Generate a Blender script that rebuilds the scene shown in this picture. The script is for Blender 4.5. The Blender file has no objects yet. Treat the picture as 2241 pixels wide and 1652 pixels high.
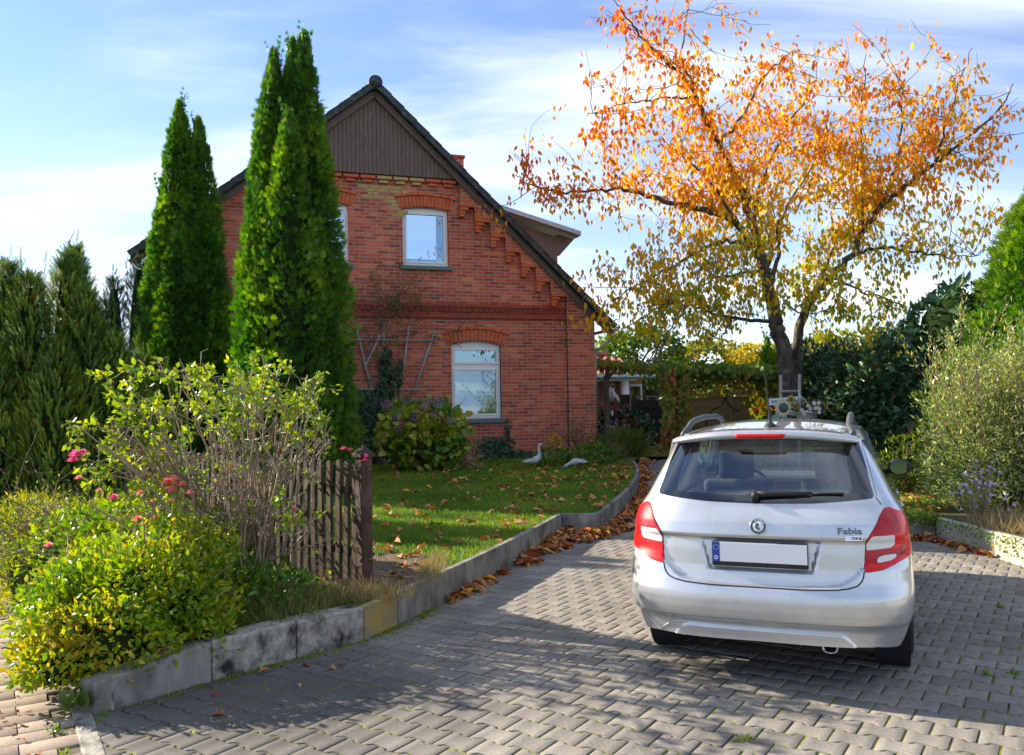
import bpy, bmesh, math, random
import numpy as np
from mathutils import Vector, Matrix
from mathutils.geometry import delaunay_2d_cdt
rad = math.radians
SC = bpy.context.scene
COL = SC.collection
rng = np.random.default_rng(7)
random.seed(7)

# ------------------------------------------------------------------ camera
FPX = 850.0; PITCH = rad(2.22); ROLL = 0.018; HC = 1.63
cR = np.array([1., 0, 0]); cF = np.array([0, math.cos(PITCH), math.sin(PITCH)]); cU = np.array([0, -math.sin(PITCH), math.cos(PITCH)])
cR2 = math.cos(ROLL)*cR - math.sin(ROLL)*cU; cU2 = math.sin(ROLL)*cR + math.cos(ROLL)*cU
cam_d = bpy.data.cameras.new('camera'); cam = bpy.data.objects.new('camera', cam_d); COL.objects.link(cam)
cam.matrix_world = Matrix(((cR2[0], cU2[0], -cF[0], 0), (cR2[1], cU2[1], -cF[1], 0), (cR2[2], cU2[2], -cF[2], HC), (0, 0, 0, 1)))
cam_d.sensor_width = 36.0; cam_d.lens = 36.0*FPX/1024.0; cam_d.clip_start = 0.1; cam_d.clip_end = 3000
SC.camera = cam

# ------------------------------------------------------------------ light
SUN_AZ = 65.0      # degrees left of the view direction
SUN_EL = 26.5
w = bpy.data.worlds.new('World'); SC.world = w; w.use_nodes = True
nt = w.node_tree; nt.nodes.clear()
def N(nt, t, **k):
    n = nt.nodes.new(t)
    for a, b in k.items(): setattr(n, a, b)
    return n
sky = N(nt, 'ShaderNodeTexSky', sky_type='NISHITA'); sky.sun_disc = False
sky.sun_elevation = rad(SUN_EL); sky.sun_rotation = rad(-SUN_AZ)
sky.air_density = 1.0; sky.dust_density = 0.0; sky.ozone_density = 1.5
tc = N(nt, 'ShaderNodeTexCoord'); sep = N(nt, 'ShaderNodeSeparateXYZ')
nt.links.new(tc.outputs['Generated'], sep.inputs[0])
zz = N(nt, 'ShaderNodeMath', operation='MAXIMUM'); zz.inputs[1].default_value = 0.0; nt.links.new(sep.outputs['Z'], zz.inputs[0])
za = N(nt, 'ShaderNodeMath', operation='ADD'); za.inputs[1].default_value = 0.22; nt.links.new(zz.outputs[0], za.inputs[0])
dx = N(nt, 'ShaderNodeMath', operation='DIVIDE'); dy = N(nt, 'ShaderNodeMath', operation='DIVIDE')
nt.links.new(sep.outputs['X'], dx.inputs[0]); nt.links.new(za.outputs[0], dx.inputs[1])
nt.links.new(sep.outputs['Y'], dy.inputs[0]); nt.links.new(za.outputs[0], dy.inputs[1])
cmb = N(nt, 'ShaderNodeCombineXYZ'); nt.links.new(dx.outputs[0], cmb.inputs[0]); nt.links.new(dy.outputs[0], cmb.inputs[1])
mp = N(nt, 'ShaderNodeMapping'); mp.inputs['Rotation'].default_value = (0, 0, rad(-38)); mp.inputs['Scale'].default_value = (0.55, 1.9, 1); mp.inputs['Location'].default_value = (0.9, 0.35, 0)
nt.links.new(cmb.outputs[0], mp.inputs[0])
n1 = N(nt, 'ShaderNodeTexNoise'); n1.inputs['Scale'].default_value = 1.25; n1.inputs['Detail'].default_value = 9; n1.inputs['Roughness'].default_value = 0.56; n1.inputs['Distortion'].default_value = 0.35
nt.links.new(mp.outputs[0], n1.inputs['Vector'])
n2 = N(nt, 'ShaderNodeTexNoise'); n2.inputs['Scale'].default_value = 0.8; n2.inputs['Detail'].default_value = 3
nt.links.new(cmb.outputs[0], n2.inputs['Vector'])
mr = N(nt, 'ShaderNodeMath', operation='MULTIPLY_ADD'); mr.inputs[1].default_value = 0.55; nt.links.new(n2.outputs['Fac'], mr.inputs[0]); nt.links.new(n1.outputs['Fac'], mr.inputs[2])
cr = N(nt, 'ShaderNodeMapRange'); cr.inputs['From Min'].default_value = 0.66; cr.inputs['From Max'].default_value = 0.95; cr.inputs['To Max'].default_value = 0.9; cr.interpolation_type = 'SMOOTHSTEP'
nt.links.new(mr.outputs[0], cr.inputs['Value'])
# more veil near the horizon
hz = N(nt, 'ShaderNodeMapRange'); hz.inputs['From Min'].default_value = 0.0; hz.inputs['From Max'].default_value = 0.35; hz.inputs['To Min'].default_value = 0.25; hz.inputs['To Max'].default_value = 0.0
nt.links.new(sep.outputs['Z'], hz.inputs['Value'])
mx = N(nt, 'ShaderNodeMath', operation='ADD'); mx.use_clamp = True; nt.links.new(cr.outputs[0], mx.inputs[0]); nt.links.new(hz.outputs[0], mx.inputs[1])
CLOUD = (4.6, 5.1, 5.8, 1); SKYK = 0.092
mix = N(nt, 'ShaderNodeMixRGB'); mix.inputs['Color2'].default_value = CLOUD
tint = N(nt, 'ShaderNodeMixRGB', blend_type='MULTIPLY'); tint.inputs['Fac'].default_value = 1; tint.inputs['Color2'].default_value = (.92, .90, 1.04, 1)
nt.links.new(sky.outputs[0], tint.inputs['Color1'])
nt.links.new(mx.outputs[0], mix.inputs['Fac']); nt.links.new(tint.outputs[0], mix.inputs['Color1'])
bg = N(nt, 'ShaderNodeBackground'); bg.inputs['Strength'].default_value = SKYK
nt.links.new(mix.outputs[0], bg.inputs[0])
wo = N(nt, 'ShaderNodeOutputWorld'); nt.links.new(bg.outputs[0], wo.inputs[0])
sd = bpy.data.lights.new('sun', 'SUN'); sd.energy = 4.8; sd.angle = rad(0.5); sd.color = (1.0, 0.89, 0.72)
sun = bpy.data.objects.new('sun', sd); COL.objects.link(sun)
tosun = Vector((-math.sin(rad(SUN_AZ))*math.cos(rad(SUN_EL)), math.cos(rad(SUN_AZ))*math.cos(rad(SUN_EL)), math.sin(rad(SUN_EL))))
sun.rotation_euler = tosun.to_track_quat('Z', 'Y').to_euler(); sun.location = tosun*60
SC.view_settings.view_transform = 'Standard'; SC.view_settings.look = 'None'; SC.view_settings.gamma = 1.0
SC.view_settings.exposure = 1.36
SC.cycles.max_bounces = 8; SC.cycles.transparent_max_bounces = 12; SC.cycles.caustics_reflective = False; SC.cycles.caustics_refractive = False
SC.cycles.use_adaptive_sampling = True; SC.cycles.use_denoising = True

# ------------------------------------------------------------------ helpers
K = 1860.0
def at(px, py, Y):
    d = cR2*(px-1120.5)/K - cU2*(py-826)/K + cF
    return np.array([0, 0, HC]) + d*(Y/d[1])
def wx(px, Y): return (px-1120.5)/K*Y
def sstep(a, b, x):
    t = np.clip((np.asarray(x, float)-a)/(b-a), 0, 1); return t*t*(3-2*t)
def drive_z(y): return np.interp(y, [-10, 11, 16.4, 18, 19.6, 24, 60], [0, 0, .15, .30, .45, .5, .5])
def lawn_z(y): return np.interp(y, [-10, 4.5, 5.4, 7, 11, 16, 20.5, 60], [.17, .17, .23, .25, .28, .45, .56, .56])
KINDP = {}
def tag(o, label=None, cat=None, group=None, kind=None):
    if label: o['label'] = label
    if cat: o['category'] = cat
    if group: o['group'] = group
    if kind: o['kind'] = kind
    return o
def empty(name, loc=(0, 0, 0), rz=0, label=None, cat=None, group=None, kind=None):
    o = bpy.data.objects.new(name, None); COL.objects.link(o); o.location = loc; o.rotation_euler = (0, 0, rz); o.empty_display_size = 0.2
    return tag(o, label, cat, group, kind)
def link(name, me, mats, parent=None):
    o = bpy.data.objects.new(name, me); COL.objects.link(o)
    if mats is not None:
        for m in (mats if isinstance(mats, (list, tuple)) else [mats]): me.materials.append(m)
    if parent: o.parent = parent
    return o
def tri_mesh(name, V, F, mats, parent=None, smooth=False, attr=None, midx=None):
    V = np.asarray(V, np.float32).reshape(-1, 3); F = np.asarray(F, np.int32).reshape(-1, 3)
    me = bpy.data.meshes.new(name)
    me.vertices.add(len(V)); me.vertices.foreach_set('co', V.ravel())
    me.loops.add(F.size); me.loops.foreach_set('vertex_index', F.ravel())
    me.polygons.add(len(F)); me.polygons.foreach_set('loop_start', np.arange(0, F.size, 3, dtype=np.int32))
    me.polygons.foreach_set('loop_total', np.full(len(F), 3, np.int32))
    if smooth: me.polygons.foreach_set('use_smooth', np.ones(len(F), bool))
    if midx is not None: me.polygons.foreach_set('material_index', np.asarray(midx, np.int32))
    me.update(calc_edges=True)
    if attr is not None:
        for k, a in attr.items():
            at_ = me.attributes.new(k, 'FLOAT', 'POINT'); at_.data.foreach_set('value', np.asarray(a, np.float32))
    return link(name, me, mats, parent)
def obj_bm(name, bm, mats, parent=None, smooth=False, bevel=0, seg=2, ang=35):
    me = bpy.data.meshes.new(name)
    bmesh.ops.recalc_face_normals(bm, faces=bm.faces)
    if smooth:
        for f in bm.faces: f.smooth = True
    bm.to_mesh(me); bm.free()
    o = link(name, me, mats, parent)
    if bevel:
        b = o.modifiers.new('bevel', 'BEVEL'); b.width = bevel; b.segments = seg; b.limit_method = 'ANGLE'; b.angle_limit = rad(ang)
    return o
def bm_box(bm, c, s, R=None):
    """box centre c, full sizes s, optional 3x3 rotation"""
    M = Matrix.Translation(Vector([float(v) for v in c])) @ (R.to_4x4() if R is not None else Matrix.Identity(4)) @ Matrix.Diagonal((s[0], s[1], s[2], 1))
    return bmesh.ops.create_cube(bm, size=1.0, matrix=M)['verts']
def box(name, c, s, mat, parent=None, R=None, bevel=0.0, seg=2):
    bm = bmesh.new(); bm_box(bm, c, s, R); return obj_bm(name, bm, mat, parent, bevel=bevel, seg=seg)
def rotz(a): return Matrix.Rotation(a, 3, 'Z')
def frame_of(d):
    d = np.asarray(d, float); d = d/np.linalg.norm(d)
    a = np.array([0, 0, 1.]) if abs(d[2]) < .9 else np.array([1., 0, 0])
    s = np.cross(a, d); s /= np.linalg.norm(s); return s, np.cross(d, s), d
def tubes(paths, sides=5, caps=True):
    """paths: list of (pts Nx3, radii N) -> V,F tris"""
    VV = []; FF = []; off = 0
    ang = np.arange(sides)*2*np.pi/sides
    for P, r in paths:
        P = np.asarray(P, float); n = len(P); r = np.broadcast_to(np.asarray(r, float), (n,)) if np.ndim(r) == 0 else np.asarray(r, float)
        T = np.gradient(P, axis=0); T /= (np.linalg.norm(T, axis=1)[:, None]+1e-9)
        s, u, _ = frame_of(T[0]); rings = []
        for i in range(n):
            s = s - T[i]*np.dot(s, T[i]); nn = np.linalg.norm(s)
            if nn < 1e-6: s = frame_of(T[i])[0]
            else: s = s/nn
            u = np.cross(T[i], s)
            rings.append(P[i]+r[i]*(np.cos(ang)[:, None]*s+np.sin(ang)[:, None]*u))
        VV.append(np.concatenate(rings))
        i0 = np.arange(n-1)[:, None]*sides; j = np.arange(sides)[None, :]; j2 = (j+1) % sides
        a = (i0+j).ravel(); b = (i0+j2).ravel(); c = a+sides; d = b+sides
        f = np.concatenate([np.stack([a, b, d], 1), np.stack([a, d, c], 1)])
        if caps:
            k = np.arange(1, sides-1)
            f = np.concatenate([f, np.stack([0*k, k+1, k], 1), np.stack([0*k, k, k+1], 1)+(n-1)*sides])
        FF.append(f+off); off += n*sides
    return np.concatenate(VV), np.concatenate(FF)
def tube_obj(name, paths, mat, parent=None, sides=8, smooth=True):
    V, F = tubes(paths, sides); return tri_mesh(name, V, F, mat, parent, smooth)
def inpoly(P, poly):
    P = np.atleast_2d(P); poly = np.asarray(poly, float); x, y = P[:, 0], P[:, 1]; r = np.zeros(len(P), bool)
    j = len(poly)-1
    for i in range(len(poly)):
        xi, yi = poly[i]; xj, yj = poly[j]
        c = ((yi > y) != (yj > y)) & (x < (xj-xi)*(y-yi)/(yj-yi+1e-12)+xi)
        r ^= c; j = i
    return r
def seg_res(poly, step):
    out = []; n = len(poly)
    for i in range(n):
        a = np.array(poly[i], float); b = np.array(poly[(i+1) % n], float); k = max(1, int(math.ceil(np.linalg.norm(b-a)/step)))
        for q in range(k): out.append(a+(b-a)*q/k)
    return np.array(out)
def dist_poly(P, poly):
    poly = np.asarray(poly, float); d = np.full(len(P), 1e9)
    for i in range(len(poly)):
        a = poly[i]; b = poly[(i+1) % len(poly)]; ab = b-a; t = np.clip(((P-a)@ab)/(ab@ab+1e-12), 0, 1)
        d = np.minimum(d, np.linalg.norm(P-(a+t[:, None]*ab), axis=1))
    return d
def cdt(outline, holes=(), step=.05, stepb=None, sy=None):
    """triangulate polygon with holes -> pts (n,2), tris"""
    stepb = stepb or step; sy = sy or step
    o = seg_res(outline, stepb); hs = [seg_res(h, stepb) for h in holes]
    lo = o.min(0); hi = o.max(0)
    gx, gy = np.meshgrid(np.arange(lo[0]+step/2, hi[0], step), np.arange(lo[1]+sy/2, hi[1], sy)); G = np.stack([gx.ravel(), gy.ravel()], 1)
    if len(G):
        k = inpoly(G, o)
        for h in hs: k &= ~inpoly(G, h)
        G = G[k]
    if len(G):
        d = dist_poly(G, o)
        for h in hs: d = np.minimum(d, dist_poly(G, h))
        G = G[d > min(step, sy)*.4]
    pts = [o]+hs+([G] if len(G) else []); edges = []; off = 0
    for q in [o]+hs:
        n = len(q); edges += [(off+i, off+(i+1) % n) for i in range(n)]; off += n
    allp = np.concatenate(pts)
    v, e, f, *_ = delaunay_2d_cdt([Vector((float(a), float(b))) for a, b in allp], edges, [], 0, 1e-7)
    P = np.array([(q.x, q.y) for q in v]); T = np.array([t for t in f if len(t) == 3], int)
    c = P[T].mean(1); k = inpoly(c, o)
    for h in hs: k &= ~inpoly(c, h)
    return P, T[k]
def slab(name, outline, z0, z1, mat, parent=None, holes=(), M=None, bevel=0):
    """extrude 2D polygon (with holes) between z0 and z1 ; M maps local xyz"""
    bm = bmesh.new(); P, T = cdt(outline, holes, 1e6, 1e6)
    top = [bm.verts.new((p[0], p[1], z1)) for p in P]; bot = [bm.verts.new((p[0], p[1], z0)) for p in P]
    for t in T:
        bm.faces.new([top[i] for i in t]); bm.faces.new([bot[i] for i in reversed(t)])
    bm.edges.ensure_lookup_table()
    be = [e for e in bm.edges if len(e.link_faces) == 1 and e.verts[0].co.z == e.verts[1].co.z and abs(e.verts[0].co.z-z1) < 1e-9]
    ti = {v: i for i, v in enumerate(top)}
    for e in be:
        a, b = e.verts
        if a in ti and b in ti: bm.faces.new([a, b, bot[ti[b]], bot[ti[a]]])
    bmesh.ops.dissolve_limit(bm, angle_limit=0.01, verts=bm.verts, edges=bm.edges)
    if M is not None: bmesh.ops.transform(bm, matrix=M, verts=bm.verts)
    return obj_bm(name, bm, mat, parent, bevel=bevel)
def lathe(name, prof, mat, parent=None, seg=24, M=None, smooth=True):
    """prof: list (r,z)"""
    a = np.arange(seg)*2*np.pi/seg; V = np.array([[r*math.cos(t), r*math.sin(t), z] for r, z in prof for t in a]); F = []
    for i in range(len(prof)-1):
        for j in range(seg):
            j2 = (j+1) % seg; A, B, C, D = i*seg+j, i*seg+j2, (i+1)*seg+j2, (i+1)*seg+j; F += [(A, B, C), (A, C, D)]
    if M is not None: V = np.array([M @ Vector(v) for v in V])
    return tri_mesh(name, V, F, mat, parent, smooth)
_fonts = {}
def text_mesh(name, s, size, mat, parent=None, M=None, depth=.002, bold=0.0, align='CENTER', sx=1.0):
    cu = bpy.data.curves.new('t', 'FONT'); cu.body = s; cu.size = size; cu.extrude = depth; cu.offset = bold; cu.align_x = align; cu.align_y = 'CENTER'; cu.resolution_u = 3
    o = bpy.data.objects.new('t', cu); COL.objects.link(o)
    dg = bpy.context.evaluated_depsgraph_get(); me = bpy.data.meshes.new_from_object(o.evaluated_get(dg)); bpy.data.objects.remove(o); bpy.data.curves.remove(cu)
    me.transform(Matrix.Diagonal((sx, 1, 1, 1)))
    if M is not None: me.transform(M)
    me.materials.clear(); return link(name, me, mat, parent)
def loft(rings):
    """list of equal-length rings (n,3) -> V,F closed with caps"""
    m = len(rings[0]); V = np.concatenate(rings); F = []
    for i in range(len(rings)-1):
        for j in range(m):
            j2 = (j+1) % m; a, b, c, d = i*m+j, i*m+j2, (i+1)*m+j2, (i+1)*m+j; F += [(a, b, c), (a, c, d)]
    for base in (0, (len(rings)-1)*m):
        for j in range(1, m-1): F.append((base, base+j, base+j+1) if base else (base, base+j+1, base+j))
    return V, np.array(F)
def copy_tree(o, parent=None, loc=None, rz=None, scale=None, label=None):
    c = o.copy(); COL.objects.link(c); c.parent = parent
    if loc is not None: c.location = loc
    if rz is not None: c.rotation_euler = (0, 0, rz)
    if scale is not None: c.scale = scale
    if label: c['label'] = label
    for ch in list(o.children): copy_tree(ch, c)
    return c

# ------------------------------------------------------------------ materials
def new_mat(name):
    m = bpy.data.materials.new(name); m.use_nodes = True; t = m.node_tree; b = t.nodes['Principled BSDF']; return m, t, b
def ramp(t, stops, fac=None, interp='LINEAR'):
    r = N(t, 'ShaderNodeValToRGB'); e = r.color_ramp.elements; r.color_ramp.interpolation = interp
    while len(e) < len(stops): e.new(0.5)
    for i, (p, c) in enumerate(stops): e[i].position = p; e[i].color = (*c, 1) if len(c) == 3 else c
    if fac is not None: t.links.new(fac, r.inputs[0])
    return r
def noise(t, scale, detail=6, rough=.55, vec=None, dist=0, vscale=None):
    n = N(t, 'ShaderNodeTexNoise'); n.inputs['Scale'].default_value = scale; n.inputs['Detail'].default_value = detail; n.inputs['Roughness'].default_value = rough; n.inputs['Distortion'].default_value = dist
    c = vec
    if c is None:
        tcn = N(t, 'ShaderNodeTexCoord'); c = tcn.outputs['Object']
    if vscale is not None:
        m = N(t, 'ShaderNodeMapping'); m.inputs['Scale'].default_value = vscale; t.links.new(c, m.inputs[0]); c = m.outputs[0]
    t.links.new(c, n.inputs['Vector']); return n
def mixc(t, fac, a, b, mode='MIX'):
    m = N(t, 'ShaderNodeMixRGB', blend_type=mode)
    for i, v in ((0, fac), (1, a), (2, b)):
        if isinstance(v, (int, float)): m.inputs[i].default_value = v
        elif isinstance(v, tuple): m.inputs[i].default_value = (*v, 1) if len(v) == 3 else v
        else: t.links.new(v, m.inputs[i])
    return m.outputs[0]
def bump(t, b, h, strength=.3, dist=.01):
    n = N(t, 'ShaderNodeBump'); n.inputs['Strength'].default_value = strength; n.inputs['Distance'].default_value = dist
    t.links.new(h, n.inputs['Height']); t.links.new(n.outputs[0], b.inputs['Normal']); return n
def noisy(name, c1, c2, scale=8, rough=.85, bs=.3, bd=.01, vscale=None, c3=None, s3=2.0, spec=.3, detail=7, metallic=0, lo=.3, hi=.7):
    m, t, b = new_mat(name); n = noise(t, scale, detail, .6, vscale=vscale); r = ramp(t, [(lo, c1), (hi, c2)], n.outputs['Fac']); c = r.outputs[0]
    if c3 is not None:
        n3 = noise(t, s3, 5, .6); r3 = ramp(t, [(.48, (0, 0, 0)), (.66, (1, 1, 1))], n3.outputs['Fac']); c = mixc(t, r3.outputs[0], c, c3)
    t.links.new(c, b.inputs['Base Color']); b.inputs['Roughness'].default_value = rough; b.inputs['Specular IOR Level'].default_value = spec; b.inputs['Metallic'].default_value = metallic
    if bs: bump(t, b, n.outputs['Fac'], bs, bd)
    return m
def plain(name, c, rough=.5, metallic=0, spec=.5, coat=0, emit=None):
    m, t, b = new_mat(name); b.inputs['Base Color'].default_value = (*c, 1); b.inputs['Roughness'].default_value = rough; b.inputs['Metallic'].default_value = metallic; b.inputs['Specular IOR Level'].default_value = spec; b.inputs['Coat Weight'].default_value = coat; b.inputs['Coat Roughness'].default_value = .04
    n = noise(t, 60, 3); mr_ = N(t, 'ShaderNodeMapRange'); mr_.inputs['To Min'].default_value = max(0, rough-.06); mr_.inputs['To Max'].default_value = min(1, rough+.08); t.links.new(n.outputs['Fac'], mr_.inputs[0]); t.links.new(mr_.outputs[0], b.inputs['Roughness'])
    return m
def leaf_mat(name, stops, trans=.45, rough=.45, spec=.35, attr='tone', tcol=1.25):
    """foliage: colour from per-leaf attribute, part of the light goes through"""
    m = bpy.data.materials.new(name); m.use_nodes = True; t = m.node_tree; t.nodes.clear()
    a = N(t, 'ShaderNodeAttribute', attribute_name=attr); r = ramp(t, stops, a.outputs['Fac'])
    n = noise(t, 3.0, 3); h = N(t, 'ShaderNodeHueSaturation'); mr_ = N(t, 'ShaderNodeMapRange'); mr_.inputs['To Min'].default_value = .75; mr_.inputs['To Max'].default_value = 1.25
    t.links.new(n.outputs['Fac'], mr_.inputs[0]); t.links.new(mr_.outputs[0], h.inputs['Value']); t.links.new(r.outputs[0], h.inputs['Color'])
    p = N(t, 'ShaderNodeBsdfPrincipled'); p.inputs['Roughness'].default_value = rough; p.inputs['Specular IOR Level'].default_value = spec; t.links.new(h.outputs[0], p.inputs['Base Color'])
    tr = N(t, 'ShaderNodeBsdfTranslucent'); hs = N(t, 'ShaderNodeHueSaturation'); hs.inputs['Value'].default_value = tcol; hs.inputs['Saturation'].default_value = 1.15; t.links.new(h.outputs[0], hs.inputs['Color']); t.links.new(hs.outputs[0], tr.inputs[0])
    mx_ = N(t, 'ShaderNodeMixShader'); mx_.inputs[0].default_value = trans; t.links.new(p.outputs[0], mx_.inputs[1]); t.links.new(tr.outputs[0], mx_.inputs[2])
    o = N(t, 'ShaderNodeOutputMaterial'); t.links.new(mx_.outputs[0], o.inputs[0]); return m

# ------------------------------------------------------------------ leaf scattering
def rnd_dirs(n, up=0.0):
    d = rng.normal(size=(n, 3)); d[:, 2] += up; return d/np.linalg.norm(d, axis=1)[:, None]
LEAF = (np.array([[0, 0, 0], [-.24, .38, .05], [0, .45, -.02], [.24, .38, .05], [-.13, .75, .0], [.13, .75, .0], [0, 1, -.08]]),
        np.array([[0, 2, 1], [0, 3, 2], [1, 2, 4], [2, 3, 5], [2, 5, 4], [4, 5, 6]]))
SLIM = (np.array([[0, 0, 0], [-.12, .4, .02], [.12, .4, .02], [0, 1, -.05]]), np.array([[0, 2, 1], [1, 2, 3]]))
OVAL = (np.array([[0, 0, 0], [-.3, .45, .05], [0, .5, -.03], [.3, .45, .05], [0, 1, -.03]]), np.array([[0, 2, 1], [0, 3, 2], [1, 2, 4], [2, 3, 4]]))
BROAD = (np.array([[0, 0, 0], [-.36, .3, .06], [0, .4, -.02], [.36, .3, .06], [-.28, .7, .02], [.28, .7, .02], [0, 1, -.12]]), LEAF[1])
def spray():
    V = []; F = []
    for k, a in enumerate((-44, -20, 0, 20, 44)):
        L = [.62, .85, 1.0, .85, .62][k]; c, s = math.cos(rad(a)), math.sin(rad(a)); wd = .052; b = len(V)
        for px, py, pz in ((-wd*.5, 0, 0), (wd*.5, 0, 0), (-wd*1.4, L*.6, .03), (wd*1.4, L*.6, .03), (0, L, .0)):
            V.append((px*c+py*s, -px*s+py*c, pz+.12*math.sin(k*2.1)*py))
        F += [(b, b+1, b+3), (b, b+3, b+2), (b+2, b+3, b+4)]
    return np.array(V), np.array(F)
SPRAY = spray()
def bottle(nn=9, rows=9):
    V = []; F = []
    for r in range(rows):
        for k in range(nn//2+1):
            a = (k/(nn//2+1)+r*.13)*2*math.pi; z = .1+.8*r/rows; b = len(V); c, s = math.cos(a), math.sin(a); L = .19*(1-.5*r/rows)
            V += [(-s*.03, z, c*.03), (s*.03, z, -c*.03), (c*L, z+.08, s*L)]; F.append((b, b+1, b+2))
    b = len(V); V += [(-.02, 0, 0), (.02, 0, 0), (0, 1.1, 0)]; F.append((b, b+1, b+2))
    return np.array(V, float), np.array(F)
BOTTLE = bottle()
def scatter(T, pos, dirs, scale, tone, nrm=None, squash=None):
    """template long axis = +Y -> dirs ; template +Z -> near nrm"""
    TV, TF = T; n = len(pos); d = dirs/np.linalg.norm(dirs, axis=1)[:, None]
    if nrm is None: nrm = rnd_dirs(n, .6)
    s = np.cross(d, nrm); ln = np.linalg.norm(s, axis=1)[:, None]; s = np.where(ln < 1e-4, np.array([1., 0, 0]), s/(ln+1e-9)); u = np.cross(s, d)
    sc = np.broadcast_to(np.asarray(scale, float), (n,))[:, None, None]
    V = pos[:, None, :]+sc*(TV[None, :, 0, None]*s[:, None, :]+TV[None, :, 1, None]*d[:, None, :]+TV[None, :, 2, None]*u[:, None, :])
    F = TF[None]+(np.arange(n)*len(TV))[:, None, None]
    return V.reshape(-1, 3), F.reshape(-1, 3), np.repeat(np.asarray(tone, float), len(TV))
def foliage(name, parts, mat, parent=None, smooth=False):
    V = []; F = []; A = []; o = 0
    for v, f, a in parts: V.append(v); F.append(f+o); A.append(a); o += len(v)
    return tri_mesh(name, np.concatenate(V), np.concatenate(F), mat, parent, smooth, {'tone': np.concatenate(A)})
def vnoise(P, s=1.0, seed=0):
    """cheap smooth pseudo noise -1..1"""
    P = np.asarray(P)*s+seed*17.3
    return (np.sin(P[..., 0]*1.7+1.3*np.sin(P[..., 1]*1.1+seed))+np.sin(P[..., 1]*2.1+1.7*np.sin(P[..., 2]*1.3))+np.sin(P[..., 2]*1.9+1.1*np.sin(P[..., 0]*1.5+2)))/3

# ================================================================== SETTING
M_soil = noisy('soil', (.05, .035, .022), (.12, .085, .055), 9, .95, .6, .03)
M_bed = noisy('joint_moss', (.05, .045, .025), (.20, .23, .015), 2.2, .95, .7, .01, lo=.42, hi=.6)
M_grass_base = noisy('grass_base', (.06, .11, .02), (.12, .19, .03), 2.2, .95, .5, .02, c3=(.10, .085, .03), s3=1.1)
M_asphalt = noisy('asphalt', (.05, .05, .052), (.09, .09, .09), 60, .9, .3, .004)
def paver_mat(name, c1, c2, stain=True):
    m, t, b = new_mat(name)
    a = N(t, 'ShaderNodeAttribute', attribute_name='tone'); r = ramp(t, [(0, c1), (1, c2)], a.outputs['Fac'])
    n = noise(t, 55, 9, .75); r2 = ramp(t, [(.3, (.62, .62, .62)), (.7, (1.25, 1.25, 1.25))], n.outputs['Fac']); c = mixc(t, 1.0, r.outputs[0], r2.outputs[0], 'MULTIPLY')
    n2 = noise(t, .9, 7, .65); r3 = ramp(t, [(.35, (.72, .70, .68)), (.65, (1.12, 1.1, 1.06))], n2.outputs['Fac']); c = mixc(t, 1.0, c, r3.outputs[0], 'MULTIPLY')
    if stain:   # damp dark corner with lichen specks beside the edging
        tcn = N(t, 'ShaderNodeTexCoord'); vm = N(t, 'ShaderNodeVectorMath', operation='DISTANCE'); vm.inputs[1].default_value = (-1.45, 4.9, 0); t.links.new(tcn.outputs['Object'], vm.inputs[0])
        n4 = noise(t, 2.5, 5); ad = N(t, 'ShaderNodeMath', operation='ADD'); t.links.new(vm.outputs['Value'], ad.inputs[0]); t.links.new(n4.outputs['Fac'], ad.inputs[1])
        rr = N(t, 'ShaderNodeMapRange'); rr.inputs['From Min'].default_value = 1.1; rr.inputs['From Max'].default_value = 2.0; rr.inputs['To Min'].default_value = .8; rr.inputs['To Max'].default_value = 0; t.links.new(ad.outputs[0], rr.inputs[0])
        c = mixc(t, rr.outputs[0], c, (.075, .07, .065))
        v = N(t, 'ShaderNodeTexVoronoi'); v.inputs['Scale'].default_value = 46; t.links.new(tcn.outputs['Object'], v.inputs['Vector']); rv = ramp(t, [(.12, (1, 1, 1)), (.2, (0, 0, 0))], v.outputs['Distance'])
        n5 = noise(t, 5, 3); r5 = ramp(t, [(.5, (0, 0, 0)), (.58, (1, 1, 1))], n5.outputs['Fac']); q = mixc(t, 1.0, rv.outputs[0], r5.outputs[0], 'MULTIPLY'); q = mixc(t, 1.0, q, rr.outputs[0], 'MULTIPLY')
        c = mixc(t, q, c, (.42, .42, .38))
    t.links.new(c, b.inputs['Base Color']); b.inputs['Roughness'].default_value = .86; b.inputs['Specular IOR Level'].default_value = .3; bump(t, b, n.outputs['Fac'], .45, .004); return m
M_paver = paver_mat('paver_concrete', (.215, .20, .18), (.31, .285, .25))
M_walk = paver_mat('walk_concrete', (.30, .235, .18), (.42, .34, .265), False)

# ground sheet to the horizon
gx = np.concatenate([-np.geomspace(1500, 30, 14), np.linspace(-28, 28, 30), np.geomspace(30, 1500, 14)]); GX, GY = np.meshgrid(gx, gx)
GZ = np.full(GX.shape, -.07); V = np.stack([GX, GY, GZ], -1).reshape(-1, 3); n = len(gx); i, j = np.meshgrid(range(n-1), range(n-1)); a = (j*n+i).ravel()
tag(tri_mesh('ground', V, np.concatenate([np.stack([a, a+1, a+n+1], 1), np.stack([a, a+n+1, a+n], 1)]), M_grass_base), kind='structure')

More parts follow.
